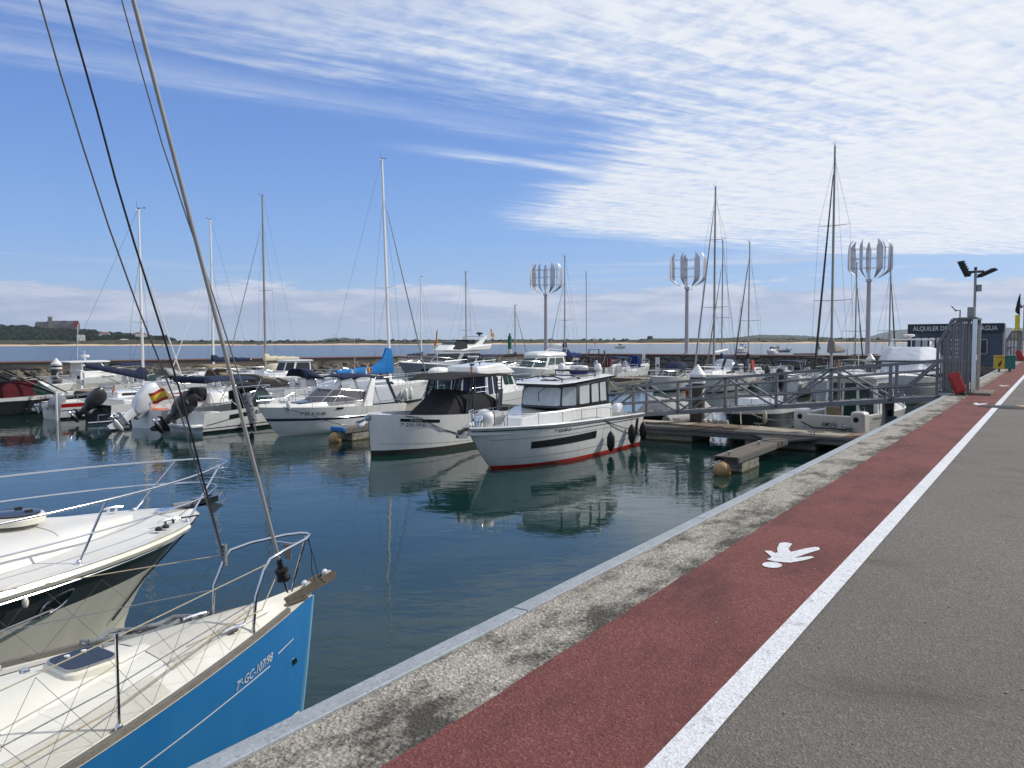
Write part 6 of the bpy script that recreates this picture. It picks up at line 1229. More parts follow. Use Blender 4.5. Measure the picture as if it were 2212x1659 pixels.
# sloops of the second row
def sloop(label, X, Y, L, ori, H_m, x_m=.58, boom=3., cover=None, foil=None, spr=((.45, .75),), B=2.6, z=(1.1, .9), hood=None, heel=0., mm_='mast_alu', bands=((0, 'antifoul'), (.08, 'gel_white'), (.8, 'gel_navy'), (.84, 'gel_white')), head=.95, fr=.035, cr=.16, bulk=0., rad_=.06, wheel=False, r_=True, bz=None, furl=True):
    r = N(label, X, Y, 'sailboat', name='sailboat', heel=heel) if ori == 'N' else Sb(label, X, Y, L, 'sailboat', name='sailboat', heel=heel)
    H = Hull(L, B, z[0], z[1], tb=.45, st=.8, rake=L*.09, fl0=.78, fl1=.35, p=1.8); H.build(r, bands, nt=20); H.deck(r, t0=.32, rim=.2, zf=.55, camber=.1, n=18)
    C = House(L*.32, L*.58, L*.74, B*.29, B*.13, z[1]+.03, z[1]+.38, rf=.4); C.build(r, bevel=.05, dome=.05)
    for k in (0, 4): C.pane(r, k, .1, .9, .3, .75, 'glass_dark')
    if hood:
        b = MB(); b.grid(lambda u, v: Vector((L*.42-1.3*u, -B*.33+B*.66*v, z[1]+.3+.85*sin(min(1, u*1.4+.05)*pi/2)*(1-abs(2*v-1)**5))), 8, 10, mi=lambda u, v: 1 if u < .55 and (.08 < v < .42 or .5 < v < .86) else 0); b.build('sprayhood', [hood, 'vinyl_clear'], r, solid=.02)
    rig(r, L*x_m, z[1]+.35, H_m, H, spr, boom, bz, cover, cr, foil, mm_, rad_, head=head, foilr=fr, bulk=bulk)
    if r_: H.rail(r, .05, .98, .55, 7, .06, True)
    return r, H
r, H = sloop('white sloop with a dark sprayhood and the tallest centre mast, right of the striped pile', -20.05, 50.9, 9.0, 'S', 12.75, .58, 0, None, 'canvas_grey', ((.35, .95), (.72, .75)), 2.9, (1.3, 1.1), 'canvas_navy', bands=((0, 'antifoul'), (.05, 'gel_palegrey'), (.86, 'gel_white')), fr=.06, rad_=.08)
H.text(r, '7ª PM-4-57-05', .86, .72, 1, .16); H.patch(r, .30, .335, .62, .78, 1, 'paint_black', 'porthole', n=3); b = MB(); b.tube([(.1, -1.1, 1.2), (.1, -1.1, 1.8), (.1, 1.1, 1.8), (.1, 1.1, 1.2)], .03, 6); b.build('pushpit', 'steel', r); b = MB(); b.lathe([(.28, -.05), (.38, -.05), (.38, .05), (.28, .05)], (.0, 1.1, 1.75), 16, 'y'); b.build('lifebuoy', 'lifered', r); b = MB(); b.box((.9, .9, 1.6), (.8, .12, .75)); b.build('dodger_cloth', 'canvas_navy', r); b = MB(); b.tube([(2.2, -.1, 2.9), (5.1, 0, 2.75)], .09, 8); b.build('roller_boom', 'mast_white', r)
r, H = sloop('white sloop with very tall mast, dark furled jib and grey bundled mainsail', -11.45, 47.2, 9.4, 'S', 13.75, .545, 3.3, 'canvas_taupe', 'furl_dark', ((.33, 1.1), (.66, .9)), 2.9, (1.3, 1.1), None, bands=((0, 'antifoul'), (.05, 'gel_white'), (.3, 'gel_palegrey')), fr=.06, rad_=.08, cr=.3, bulk=.35, bz=2.9)
sloop('white yawl rigged sloop with navy boom cover in front of the rubble breakwater', Xat(484, 40.5), 35.6, 7.8, 'S', 12.0, .50, 3.6, 'canvas_navy', 'mast_white', ((.42, .7),), head=.75, mm_='mast_white', rad_=.075, cr=.2)
sloop('white sloop with a cream boom cover in front of the rubble breakwater', Xat(578, 43.6), 39.4, 7.8, 'S', 14.3, .49, 3.6, 'canvas_cream', 'mast_alu', ((.46, .85),), head=.86, mm_='mast_alu', rad_=.08, cr=.22)
sloop('white sloop with a bare mast half hidden by the flybridge yacht', Xat(911, 66), 62.3, 6.5, 'N', 9.2, .56, 2.5, 'canvas_navy', None, ((.35, .8),), mm_='mast_white')
sloop('white sloop with a black boom cover right of the flybridge yacht', Xat(1008, 66), 61.9, 7.2, 'N', 9.4, .56, 2.6, 'canvas_black', None, ((.37, .8),), mm_='mast_alu', bulk=.8)
sloop('small sloop with a short mast left of the smallest turbine', Xat(1112, 66), 62.6, 6.2, 'N', 5.8, .56, 2.2, 'canvas_black', 'canvas_tan', ((.4, .5),), mm_='mast_alu')
r, H = sloop('small sloop with a royal blue sail cover lettered Jaleo', Xat(1220, 65.5), 62.0, 7., 'S', 10.2, .5, 3.2, 'canvas_royal', 'mast_alu', ((.42, .75),), mm_='mast_alu', cr=.3, bulk=1.6, head=.8); lettering('Jaleo', lambda u, v: Vector((2.45-u, .27, 1.75+v)), .4, 'plastic_white', r, width=1.25)
sloop('white sloop with two spreader mast behind the centre sloop', Xat(1560, 66), 62.2, 7.4, 'S', 10.6, .5, 3, 'canvas_navy', 'canvas_tan', ((.4, .8),), mm_='mast_alu', head=.85, fr=.045)
sloop('white sloop with a dark furled jib right of the centre sloop', Xat(1621, 68), 63.6, 8, 'S', 10.5, .52, 3, 'canvas_black', 'furl_dark', ((.38, .95),), mm_='mast_alu', head=.9, fr=.05)
sloop('white sloop in front of the largest turbine, its jib furled brown', Xat(1849, 66), 62.2, 7., 'N', 8.1, .5, 2.5, 'canvas_black', 'furl_dark', ((.37, .9),), mm_='mast_alu', head=.85, fr=.05)
sloop('small sloop with a dark mast right of the largest turbine', Xat(1922, 66), 62.2, 7., 'N', 8.6, .5, 2.5, None, 'paint_black', ((.35, .8),), mm_='mast_alu', head=.85, fr=.05)
# covered sport fisher
L = 10.5; r = Sb('large sport cruiser wrapped in white covers beside the near gate', -7.35, 46.2, L, cat='motor yacht', name='motor_yacht')
H = Hull(L, 3.5, 1.75, 1.25, tb=.5, rake=1.5, fl1=.45); H.build(r, ((0, 'gel_beige'), (.12, 'gel_grey'), (.62, 'gel_white'))); H.deck(r, t0=.3, zf=.9, camber=.2); H.rail(r, .5, .99, .6, 6, .08, True, out=.2)
b = MB(); b.loft([[(1.4, -1.6, 1.5), (5.4, -1.5, 1.6), (6.8, -.9, 1.7), (6.8, .9, 1.7), (5.4, 1.5, 1.6), (1.4, 1.6, 1.5)], [(1.5, -1.55, 2.55), (4.9, -1.4, 2.6), (5.9, -.85, 2.6), (5.9, .85, 2.6), (4.9, 1.4, 2.6), (1.5, 1.55, 2.55)]]); b.build('cabin_cover', 'canvas_white', r, bevel=.08, sub=1)
b = MB(); b.loft([[(1.0, -1.62, 2.62), (5.2, -1.5, 2.62), (6.1, -.9, 2.66), (6.1, .9, 2.66), (5.2, 1.5, 2.62), (1.0, 1.62, 2.62)], [(1.3, -1.3, 3.55), (4.3, -1.15, 3.75), (4.9, -.75, 3.7), (4.9, .75, 3.7), (4.3, 1.15, 3.75), (1.3, 1.3, 3.55)]]); b.build('flybridge_cover', 'canvas_white', r, bevel=.1, sub=1)
b = MB(); [b.tube([(2.2, sy*1.1, 3.5), (2.0, sy*1.0, 4.25), (2.9, sy*1.0, 4.3), (3.5, sy*1.1, 3.7)], .06, 6) for sy in (-1, 1)]; b.box((2.4, 0, 4.28), (1.4, 2.3, .12)); b.build('hardtop', 'gel_white', r, bevel=.03); radar(r, 2.4, -.2, 4.5, .32); b = MB(); b.tube([(4.4, .2, 3.7), (4.5, .2, 4.5)], .02, 5); b.build('antenna', 'plastic_white', r)
for ch in r.children:
    if ch.name.split('.')[0] in ('cabin_cover', 'flybridge_cover', 'hardtop', 'radar', 'antenna'): ch.scale.z = .76; ch.location.z = .36
small('centre console boat with a navy bimini and black outboard facing the camera', Xat(1690, 51.5), 51.5, 6.3, canopy='canvas_navy', ws=None, eng='engine_black', esc=1.3, z=(1.1, .85), deckm=('gel_palegrey', 'gel_palegrey'), tilt=10)
small('open boat with a green screened wheel and black bimini beyond the gangway', Xat(1752, 63), 62.4, 6., canopy='canvas_black', ws='canvas_green', z=(1.1, .85), eng='engine_grey', tilt=10)
small('white boat with dark red tubular arch behind the centre sloop stern', Xat(1665, 63), 62.4, 5.6, ws='vinyl_clear', z=(1.1, .85), eng='engine_black', tilt=20)
small('grey hulled workboat beneath the far gangway', Xat(1790, 62.5), 62.4, 5.5, ws=None, z=(1., .8), bands=((0, 'gel_grey'), (.6, 'gel_palegrey')), cov='canvas_olive')
small('low white open boat left of the wrapped sport cruiser', -14.9, 46.0+5, 5.2, 'S', ws='vinyl_clear', z=(.9, .7))
small('small white boat with a blue wheel cover and letters on its side', Xat(1352, 70.5), 70.3, 5.3, z=(1.3, .9), console=False, eng='engine_grey', tilt=40); rr, HH = [o for o in bpy.data.objects if o.get('label', '').startswith('small white boat with a blue wheel')][0], None
b = MB(); b.box((2.2, 0, 1.55), (1.0, 1.0, 1.2)); b.build('wheel_cover', 'canvas_royal', rr, bevel=.15, sub=1); HH = Hull(5.3, 2.3, 1.3, .9, rake=5.3*.12, fl1=.4); HH.text(rr, 'A  A', .42, .62, -1, .32, 'gel_grey', dirx=1)
small('small white boat with a dark red wheel cover left of the blue covered one', Xat(1290, 70.5), 70.3, 5.3, z=(1.2, .9), console=False, eng='engine_grey', tilt=40); rr = [o for o in bpy.data.objects if o.get('label', '').startswith('small white boat with a dark red wheel')][0]
b = MB(); b.box((2.2, 0, 1.45), (1.0, 1.0, 1.1)); b.build('wheel_cover', 'canvas_maroon', rr, bevel=.15, sub=1)
r = N('white inflatable tender with a rolled cushion left of the striped pile', Xat(1440, 62.6), 62.5, 'tender', rz=-.5); b = MB()
for sy in (-1, 1): b.tube([(0, sy*.7, .4), (1.8, sy*.75, .42), (2.8, sy*.45, .6), (3.2, 0, .75)], [.2, .24, .22, .2], 10)
b.build('tube', 'gel_palegrey', r); b = MB(); b.box((1.4, 0, .3), (2.6, 1.1, .3)); b.build('floor', 'gel_grey', r); b = MB(); b.tube([(1.2, -.5, .95), (1.2, .5, .95)], .2, 10); b.build('cushion', 'plastic_white', r); b = MB(); b.tube([(2.2, -.6, .5), (2.2, -.6, 1.2), (2.2, .6, 1.2), (2.2, .6, .5)], .03, 6); b.build('frame', 'steel', r)
# ---------- boats out in the bay
def person(root_loc, label, sc=1., col='cloth_dark', sit=False, rz=0.):
    e = empty('person', label, 'person', root_loc, rz, 'anglers in the open boat out in the bay'); J = {}
    if sit: P = dict(pel=(0, 0, .15), che=(.03, 0, .55), nek=(.04, 0, .68), hed=(.05, 0, .82), sl=(.03, .18, .6), el=(.15, .22, .38), hl=(.35, .12, .35), sr=(.03, -.18, .6), er=(.15, -.22, .38), hr=(.35, -.12, .35), kl=(.42, .12, .18), fl=(.45, .12, -.25), kr=(.42, -.12, .18), fr=(.45, -.12, -.25))
    else: P = dict(pel=(0, 0, .92), che=(.02, 0, 1.35), nek=(.03, 0, 1.5), hed=(.05, 0, 1.64), sl=(.02, .19, 1.42), el=(.1, .24, 1.15), hl=(.34, .1, 1.12), sr=(.02, -.19, 1.42), er=(.1, -.24, 1.15), hr=(.34, -.1, 1.12), kl=(.04, .11, .5), fl=(0, .13, .05), kr=(.0, -.11, .5), fr=(-.02, -.13, .05))
    R = dict(pel=.15, che=.17, nek=.065, hed=.10, sl=.08, el=.05, hl=.04, sr=.08, er=.05, hr=.04, kl=.075, fl=.05, kr=.075, fr=.05)
    keys = list(P); me = bpy.data.meshes.new('body'); E = [('pel', 'che'), ('che', 'nek'), ('nek', 'hed'), ('che', 'sl'), ('sl', 'el'), ('el', 'hl'), ('che', 'sr'), ('sr', 'er'), ('er', 'hr'), ('pel', 'kl'), ('kl', 'fl'), ('pel', 'kr'), ('kr', 'fr')]
    me.from_pydata([P[k] for k in keys], [(keys.index(a), keys.index(c)) for a, c in E], []); me.materials.append(M[col]); o = bpy.data.objects.new('body', me); COL.objects.link(o); o.parent = e; o.modifiers.new('s', 'SKIN')
    for i, k in enumerate(keys): me.skin_vertices[0].data[i].radius = (R[k], R[k])
    me.skin_vertices[0].data[0].use_root = True; o.modifiers.new('u', 'SUBSURF').levels = 1
    b = MB(); b.ell((P['hed'][0], 0, P['hed'][2]+.06), (.10, .09, .10), 10, 6); b.build('cap', 'cloth_dark', e)
p_ = shore_pt(1691, 244); rz_ = math.atan2(ray(1691, 740).y, ray(1691, 740).x)+pi/2+.1
r = empty('fishing_boat', 'open fishing boat with three people out in the bay', 'motorboat', (p_.x, p_.y, 0), rz_+pi); H = Hull(5.4, 2.0, 1.0, .62, rake=.7)
piv = Vector((cos(rz_+pi), sin(rz_+pi), 0)); r.location = p_-piv*2.7; H.build(r, ((0, 'gel_charcoal'), (.3, 'gel_palegrey')), nt=18); H.deck(r, t0=.75, zf=.3, n=14); outboard(r, -.05, .6, 0.1, 'engine_black', 1.1)
for (dx, s_, col, la) in ((1.1, False, 'cloth_dark', 'standing angler on the right of the open fishing boat'), (1.55, False, 'cloth_red', 'standing angler in dark red on the left of the pair in the open fishing boat'), (4.0, True, 'cloth_dark', 'seated person at the bow of the open fishing boat')): q_ = r.location+piv*dx; person((q_.x, q_.y, .32 if not s_ else .55), la, 1., col, s_, rz_)
p_ = shore_pt(1328, 389); r = N('small white cabin motorboat alone in the bay', p_.x, p_.y, rz=-rad(60)); H = Hull(5.4, 2.1, 1.1, .8, rake=.7); H.build(r, ((0, 'gel_grey'), (.3, 'gel_white'))); H.deck(r, t0=.7, zf=.4); C = House(1.8, 3.2, 3.7, .7, .5, .9, 2.1, rf=.2, ra=0.); C.build(r, bevel=.03); [C.pane(r, k, .1, .9, .4, .9, 'glass_dark') for k in range(6)]; H.rail(r, .5, .98, .5, 3); b = MB(); b.tube([(1.9, 0, 2.1), (1.9, 0, 3.1)], .04, 5); b.build('mast', 'paint_black', r)
p_ = shore_pt(1590, 228); r, H = sloop('moored sloop with a blue sail cover out beyond the breakwater', p_.x, p_.y, 8.5, 'S', 12.8, .55, 3.2, 'canvas_blue', None, ((.45, .9),), 2.9, (1.3, 1.1), 'canvas_black', mm_='mast_alu')
p_ = shore_pt(1660, 200); small('small white moored boat with masts of rods right of the moored sloop', p_.x, p_.y, 5.5, 'S', house=True)
for x, d, la in ((1740, 190, 'long low dark floating boom in the bay left of the tallest mast'), (1868, 175, 'long low dark floating boom in the bay right of the largest turbine')):
    p_ = shore_pt(x, d); e = empty('floating_boom', la, 'floating boom', (p_.x, p_.y, .1), YAW); b = MB(); b.tube([(-2.8, 0, 0), (2.8, 0, 0)], .35, 8); b.build('tube', 'rubber', e)
p_ = shore_pt(343, 640); small('tiny white boat anchored near the far beach', p_.x, p_.y, 6., 'S', rail=False)
small('white boat with a green tinted screen tucked behind the raised black outboards', -53.6, 29.4, 6.4, canopy='canvas_navy')
small('white pilothouse boat with dark windows in front of the rubble breakwater', Xat(640, 41), 36.5, 6.6, 'S', house=True, ws='glass_dark', z=(1.1, .9))
small('white open boat with a beige windscreen cover near the rubble breakwater', Xat(530, 40), 38.5, 6., 'S', hood='canvas_cream', ws='vinyl_clear')
small('low white motorboat between the cream boom sloop and the blue covered sloop', Xat(715, 44), 41.5, 6.4, 'S', ws='vinyl_smoke', z=(1.1, .9))
small('white cabin boat with a navy canopy right of the blue covered sloop', Xat(985, 52), 51, 6.8, 'S', house=True, canopy='canvas_navy', z=(1.2, 1.))
small('small white boat with steel arch left of the grey tarpaulined inflatable', Xat(1245, 33), 29.8, 5.2, ws='vinyl_clear', z=(.95, .75), bands=((0, 'antifoul'), (.1, 'gel_white'), (.6, 'gel_navy'), (.7, 'gel_white')))
small('white motorboat with a navy sprayhood left of the centre sloop', Xat(1425, 53), 51.6, 6.2, 'S', hood='canvas_navy', z=(1.1, .9))
small('white speedboat with a smoked screen right of the centre sloop', Xat(1618, 66), 62.4, 5.6, ws='vinyl_smoke')
small('white motorboat beyond the second pontoon left of the white tender', Xat(1330, 64), 62.4, 6., ws='vinyl_clear', canopy='canvas_navy')
small('white half decked boat with a black tarpaulin left of the wrapped sport cruiser', Xat(1700, 56), 50.5, 5.8, 'S', cov='canvas_black')
small('white cuddy boat with olive canopy near the largest turbine', Xat(1835, 54), 51, 6., 'S', canopy='canvas_olive', z=(1.15, .9))
# ================================================================ FOREGROUND BOATS
# blue hulled sloop
L = 8.8; XB, YB = -5.70, 5.02
r = boat('blue hulled sloop with a cream deck moored along the quay in the foreground', (XB, YB-L), N_, 'sailboat', name='sailboat')
H = Hull(L, 2.85, 1.235, .96, tb=.42, st=.8, rake=.20, fl0=.80, fl1=.30, p=1.72, q=1.0, sag=.0)
mat('hull_blue', (.013, .150, .42), .3, coat=.3, var=.5, vs=1.6, col2=(.026, .195, .45), stretch=(1.5, 1, .5), bump=.15, bs=3); mat('stem_pale', (.16, .40, .58), .4)
mat('toe_wood', (.075, .066, .055), .85, var=.9, vs=14, col2=(.24, .225, .19), stretch=(.5, 2, 2), bump=.6, bs=90)
H.build(r, ((0, 'gel_cream'), (.17, 'hull_blue')), nt=40, transom='hull_blue')
H.deck(r, t0=.0, rim=.10, camber=.13, mats=('deck_cream', 'deck_cream'), n=34)
b = MB()
for side in (1, -1):
    pts = []
    for i in range(41):
        t = .1+.855*i/40; p = H.pt(t, 1, side); pts.append([(p.x, p.y-side*.005, p.z-.01), (p.x, p.y-side*.012, p.z+.042), (p.x, p.y-side*.055, p.z+.042), (p.x, p.y-side*.06, p.z-.005)])
    b = MB(); b.loft(pts, True); b.build('toe_rail', 'toe_wood', r)
def stripe(h0, h1, t0, t1): H.patch(r, t0, t1, h0, h1, -1, 'plastic_white', 'cove_stripe', n=20, off=.004)
H.patch(r, .2, .922, (.70, .722), (.712, .733), -1, 'plastic_white', 'cove_stripe', n=24, off=.004); H.patch(r, .935, .965, (.765, .78), (.775, .79), -1, 'plastic_white', 'cove_stripe', n=6, off=.004)
H.text(r, '7º-GC-107/98', .865, .748, -1, .078, 'plastic_white', dirx=1, slope=.03, off=.006, width=.52)
b = MB(); b.tube([H.pt(1, h, 1)*1 for h in [i/10 for i in range(11)]], .032, 8); b.build('stem_band', 'stem_pale', r)
b = MB(); b.lathe([(.022, .0), (.03, .004), (.03, .01), (.018, .012)], n=14); o = b.build('hull_fitting', 'steel', r); p = H.pt(.972, .60, -1); o.location = p+Vector((0, -.004, 0)); o.rotation_euler = (pi/2, 0, 0)
# coachroof: low smooth rise with the hatch
b = MB()
def PC(u, v):
    x = 7.2-6.2*u; w_ = (.08+.82*min(1, u*2.0)**.8); y = -w_+2*w_*v; e_ = 1-abs(2*v-1)**3.2
    base = H.sheer(x/L)+.13*(1-(y/max(H.half(x/L), .1))**2)*.9
    return Vector((x, y, base-.03+(.045+.23*min(1, u*1.25)**.8)*e_))
b.grid(PC, 26, 18); b.build('coachroof', 'deck_cream', r, ang=60)
hx = XB
pz = PC(.085, .5)+Vector((0, 0, .012))
b = MB(); fr = []; 
def rr_(cx, cy, w_, h_, z, n=5, rd_=.07):
    out = []
    for sx, sy, a0 in ((1, 1, 0), (-1, 1, pi/2), (-1, -1, pi), (1, -1, 3*pi/2)):
        for k in range(n): a = a0+pi/2*k/(n-1); out.append((cx+sx*(w_/2-rd_)+rd_*cos(a), cy+sy*(h_/2-rd_)+rd_*sin(a), z))
    return out
hz = pz.z; hc = (4.98, .18)
hc = (pz.x, .0)
b.loft([rr_(*hc, .40, .40, hz-.06), rr_(*hc, .40, .40, hz+.005), rr_(*hc, .365, .365, hz+.02)]); hb = b.build('hatch', 'gel_cream', r); b = MB(); b.loft([rr_(*hc, .345, .345, hz+.01), rr_(*hc, .34, .34, hz+.038)]); b.build('hatch_glass', 'glass_dark', hb)
b = MB(); b.loft([rr_(*hc, .365, .365, hz+.019), rr_(*hc, .365, .365, hz+.034), rr_(*hc, .33, .33, hz+.036)], True, (False, False)); b.build('hatch_frame', 'alu', hb)
for dx, dy in ((.06, .09), (-.06, .09)): b = MB(); b.lathe([(.02, hz+.037), (.02, hz+.05), (.01, hz+.053)], (hc[0]+dx, dy, 0), 10); b.build('hatch_knob', 'plastic_white', hb)
# anchor locker outline, fittings
b = MB(); b.tube([(7.35, -.30, H.sheer(.84)+.07), (7.0, -.12, H.sheer(.8)+.115), (6.95, .0, H.sheer(.8)+.125), (7.0, .12, H.sheer(.8)+.115), (7.35, .30, H.sheer(.84)+.07)], .004, 4); b.tube([(7.35, -.3, H.sheer(.84)+.07), (8.2, -.14, H.sheer(.93)+.075)], .004, 4); b.tube([(7.35, .3, H.sheer(.84)+.07), (8.2, .14, H.sheer(.93)+.075)], .004, 4); b.build('locker_seam', 'plastic_grey', r)
for sy in (-1, 1):
    b = MB(); c = Vector((7.75, sy*.26, H.sheer(.88)+.08)); b.tube([c+Vector((-.11, 0, .03)), c+Vector((-.05, 0, .035)), c+Vector((.05, 0, .035)), c+Vector((.11, 0, .03))], .012, 6); b.box(c+Vector((0, 0, .012)), (.06, .03, .03)); b.build('cleat', 'steel', r)
for x_, y_ in ((6.4, .25), (5.85, -.35), (5.6, .45)): b = MB(); b.lathe([(.035, 0), (.03, .02), (.015, .03)], n=12); o = b.build('deck_fitting', 'steel', r); o.location = (x_, y_, H.sheer(x_/L)+.16)
mat('nonskid', (.66, .635, .55), .85, var=.6, vs=5, col2=(.53, .505, .43), bump=.7, bs=260)
def dz_(x, y): hb_ = H.half(x/L); yi = max(hb_-.10, .01); q_ = min(1, abs(y)/yi); return H.sheer(x/L)+.13*((1-q_)/.5*.75 if q_ > .5 else 1-q_*.5)
for side in (-1, 1):
    for x0, x1 in ((5.75, 6.95), (4.3, 5.65), (2.9, 4.2)):
        b = MB(); b.grid(lambda u, v: (lambda x: Vector((x, side*(H.half(x/L)-.13-.26*v*min(1, H.half(x/L)/.9)), dz_(x, (H.half(x/L)-.13-.26*v*min(1, H.half(x/L)/.9)))+.006)))(x0+(x1-x0)*u), 10, 4); b.build('nonskid_panel', 'nonskid', r)
b = MB(); b.grid(lambda u, v: (lambda x, y: Vector((x, y, dz_(x, y)+.006)))(7.1+1.0*u, (2*v-1)*(H.half((7.1+1.0*u)/L)-.17)*.8), 10, 8); b.build('nonskid_panel', 'nonskid', r)
# bow roller
wood = MB()
for sy in (-1, 1): wood.loft([[(8.45, sy*.05, 1.25), (8.45, sy*.035, 1.25), (8.45, sy*.035, 1.31), (8.45, sy*.05, 1.31)], [(8.72, sy*.05, 1.28), (8.72, sy*.035, 1.28), (8.72, sy*.035, 1.36), (8.72, sy*.05, 1.36)], [(9.02, sy*.05, 1.33), (9.02, sy*.035, 1.33), (9.02, sy*.035, 1.42), (9.02, sy*.05, 1.42)], [(9.07, sy*.045, 1.36), (9.07, sy*.04, 1.36), (9.07, sy*.04, 1.40), (9.07, sy*.045, 1.40)]])
wood.box((8.5, 0, 1.255), (.4, .14, .02)); br_ = wood.build('bow_roller', 'wood_old', r)
for x_, z_ in ((8.74, 1.35), (8.99, 1.395)): b = MB(); b.lathe([(.04, -.03), (.022, 0), (.04, .03)], (x_, 0, z_), 14, 'y'); b.build('roller', 'plastic_white', br_)
# pulpit
PT = H.sheer(.9)+.60
b = MB(); sb0, pb0 = Vector((7.93, -.27, 1.20)), Vector((7.93, .27, 1.20))
top = [sb0, sb0+Vector((.03, -.01, .3)), Vector((8.05, -.27, PT-.10)), Vector((8.12, -.265, PT-.02)), Vector((8.3, -.23, PT+.01)), Vector((8.62, -.14, PT+.03)), Vector((8.74, -.06, PT+.035)), Vector((8.76, 0, PT+.035)), Vector((8.74, .06, PT+.035)), Vector((8.62, .14, PT+.03)), Vector((8.3, .23, PT+.01)), Vector((8.12, .265, PT-.02)), Vector((8.05, .27, PT-.10)), pb0+Vector((.03, .01, .3)), pb0]
b.tube(top, .0135, 10); b.tube([(8.55, 0, 1.30), (8.73, -.02, PT+.03)], .011, 8); b.tube([(8.5, .165, PT+.0), (8.58, 0, PT-.02), (8.62, -.12, PT+.01)], .006, 6); b.build('pulpit', 'steel', r)
b = MB(); b.poly([(8.53, .06, PT-.02), (8.53, -.04, PT-.02), (8.53, -.05, PT-.15), (8.53, .05, PT-.15)]); b.build('tag_plate', 'canvas_taupe', r, smooth=False, solid=.004)
b = MB(); [b.lathe([(.02, 0), (.02, .025)], tuple(q_), 10) for q_ in (sb0, pb0)]; b.build('pulpit_base', 'steel', r)
# stanchions + lifelines
st = []
for side in (-1, 1):
    for xs_ in (6.47, 4.6, 2.6):
        p = H.pt(xs_/L, 1, side); p.y -= side*.10; b = MB(); b.tube([p, p+Vector((0, 0, .62))], [.0125, .010], 8); b.lathe([(.028, 0), (.028, .03), (.015, .05)], tuple(p), 10); b.lathe([(.016, .61), (.012, .635)], tuple(p), 8); b.build('stanchion', 'steel', r)
    pp = [Vector((8.1, side*.27, PT-.05))]+[H.pt(x/L, 1, side)-Vector((0, side*.10, -.61)) for x in (6.47, 4.6, 2.6)]; b = MB(); b.tube(pp, .0045, 5); b.build('lifeline', 'rope_tan', r)
    pp = [Vector((7.98, side*.27, PT-.33))]+[H.pt(x/L, 1, side)-Vector((0, side*.10, -.30)) for x in (6.47, 4.6, 2.6)]; b = MB(); b.tube(pp, .0045, 5); b.build('lifeline', 'rope_grey', r)
    pp = [Vector((7.95, side*.27, 1.42))]+[H.pt(x/L, 1, side)-Vector((0, side*.10, -.16)) for x in (6.47, 4.6, 2.6)]; 
    if side < 0:
        b = MB(); b.tube(pp, .006, 5); b.build('jib_sheet', 'rope_tan', r)
    b = MB(); n = 13
    a0 = Vector((7.98, side*.27, PT-.33)); 
    for k in range(n):
        u0, u1 = k/n, (k+1)/n
        def TL(u): x = 7.98-(7.98-2.6)*u; p = H.pt(x/L, 1, side); return Vector((x, p.y-side*.1*min(1, u*8), p.z+.61-.3*(1-min(1, u*4))*.6))
        def BL(u): x = 7.98-(7.98-2.6)*u; p = H.pt(x/L, 1, side); return Vector((x, p.y-side*.08, p.z+.04))
        b.tube([TL(u0), BL(u1)], .0018, 3); b.tube([BL(u0), TL(u1)], .0018, 3)
    b.build('lifeline_netting', 'wire', r)
# forestay with furler, halyards
s0 = Vector((8.52, 0, 1.33)); q0_ = atX(288, 0, XB); tp = Vector((q0_.y-(YB-L), 0, q0_.z)); dS = (tp-s0).normalized()
b = MB(); b.tube([s0, s0+dS*.16], .012, 6); b.build('furler_link', 'steel', r); b = MB(); b.tube([s0+dS*.30, s0+dS*10.9], .0145, 10, flat=1.2); b.build('forestay', 'mast_alu', r)
b = MB(); ax = dS; u_ = ax.orthogonal().normalized(); w_ = ax.cross(u_); rings = [[s0+ax*h+u_*(rr*cos(2*pi*k/16))+w_*(rr*sin(2*pi*k/16)) for k in range(16)] for rr, h in ((.02, .12), (.06, .14), (.063, .16), (.036, .165), (.04, .22), (.063, .225), (.06, .245), (.026, .26), (.024, .34))]; b.loft(rings)
for k in range(9): a = k*.9; b.tube([s0+ax*(.165+.006*k)+u_*(.046*cos(a+t*.6))+w_*(.046*sin(a+t*.6)) for t in range(11)], .006, 4)
b.build('furler_drum', 'rubber', r)
b = MB(); b.tube([s0+ax*.2+w_*.05, (8.0, -.30, 1.38), (7.2, -.46, 1.36)], .005, 5); b.build('furling_line', 'rope_tan', r)
K = s0+dS*2.9
def above(px, py, X): q_ = atX(px, py, X); return Vector((q_.y-(YB-L), -(q_.x-XB), q_.z))
b = MB(); t1 = above(263, 0, XB); b.tube([t1+(t1-above(263, 0, XB)), above(300, 135, XB), above(350, 310, XB), above(400, 460, XB), above(450, 605, XB), above(495, 745, XB), above(540, 885, XB)], .006, 5); b.build('halyard', 'rope_grey', r)
b = MB(); kk = above(540, 885, XB)
for k in range(22): b.tube([kk+dS*(-.11+.012*k)+u_*(.03*cos(k*1.9+t*.7))+w_*(.03*sin(k*1.9+t*.7)) for t in range(9)], .007, 4)
b.tube([kk+dS*.02+u_*.02, kk-dS*.1+u_*.05, kk-dS*.2+u_*.02], .008, 4); b.build('rope_wrap', 'rope_grey', r)
XP = XB-.27; pk = Vector((8.06, .27, PT-.08))
for (pts, m_, rr) in ((((85, 0), (131, 160), (180, 320), (235, 490), (300, 670), (392, 900)), 'wire', .007), (((142, 0), (210, 240), (250, 390), (290, 525), (350, 715), (390, 850)), 'rope_black', .0085)):
    b = MB(); q_ = [above(x, y, XP) for x, y in pts]; b.tube([q_[0]+(q_[0]-q_[1])]+q_+[pk+Vector((-.01, 0, .02))], rr, 5); b.build('halyard', m_, r)
b = MB()
for k in range(16): b.tube([pk+Vector((0, 0, .012*k-.06))+Vector((.022*cos(k*2.1+t*.7), .022*sin(k*2.1+t*.7), 0)) for t in range(9)], .006, 4)
b.build('rope_wrap', 'rope_grey', r)
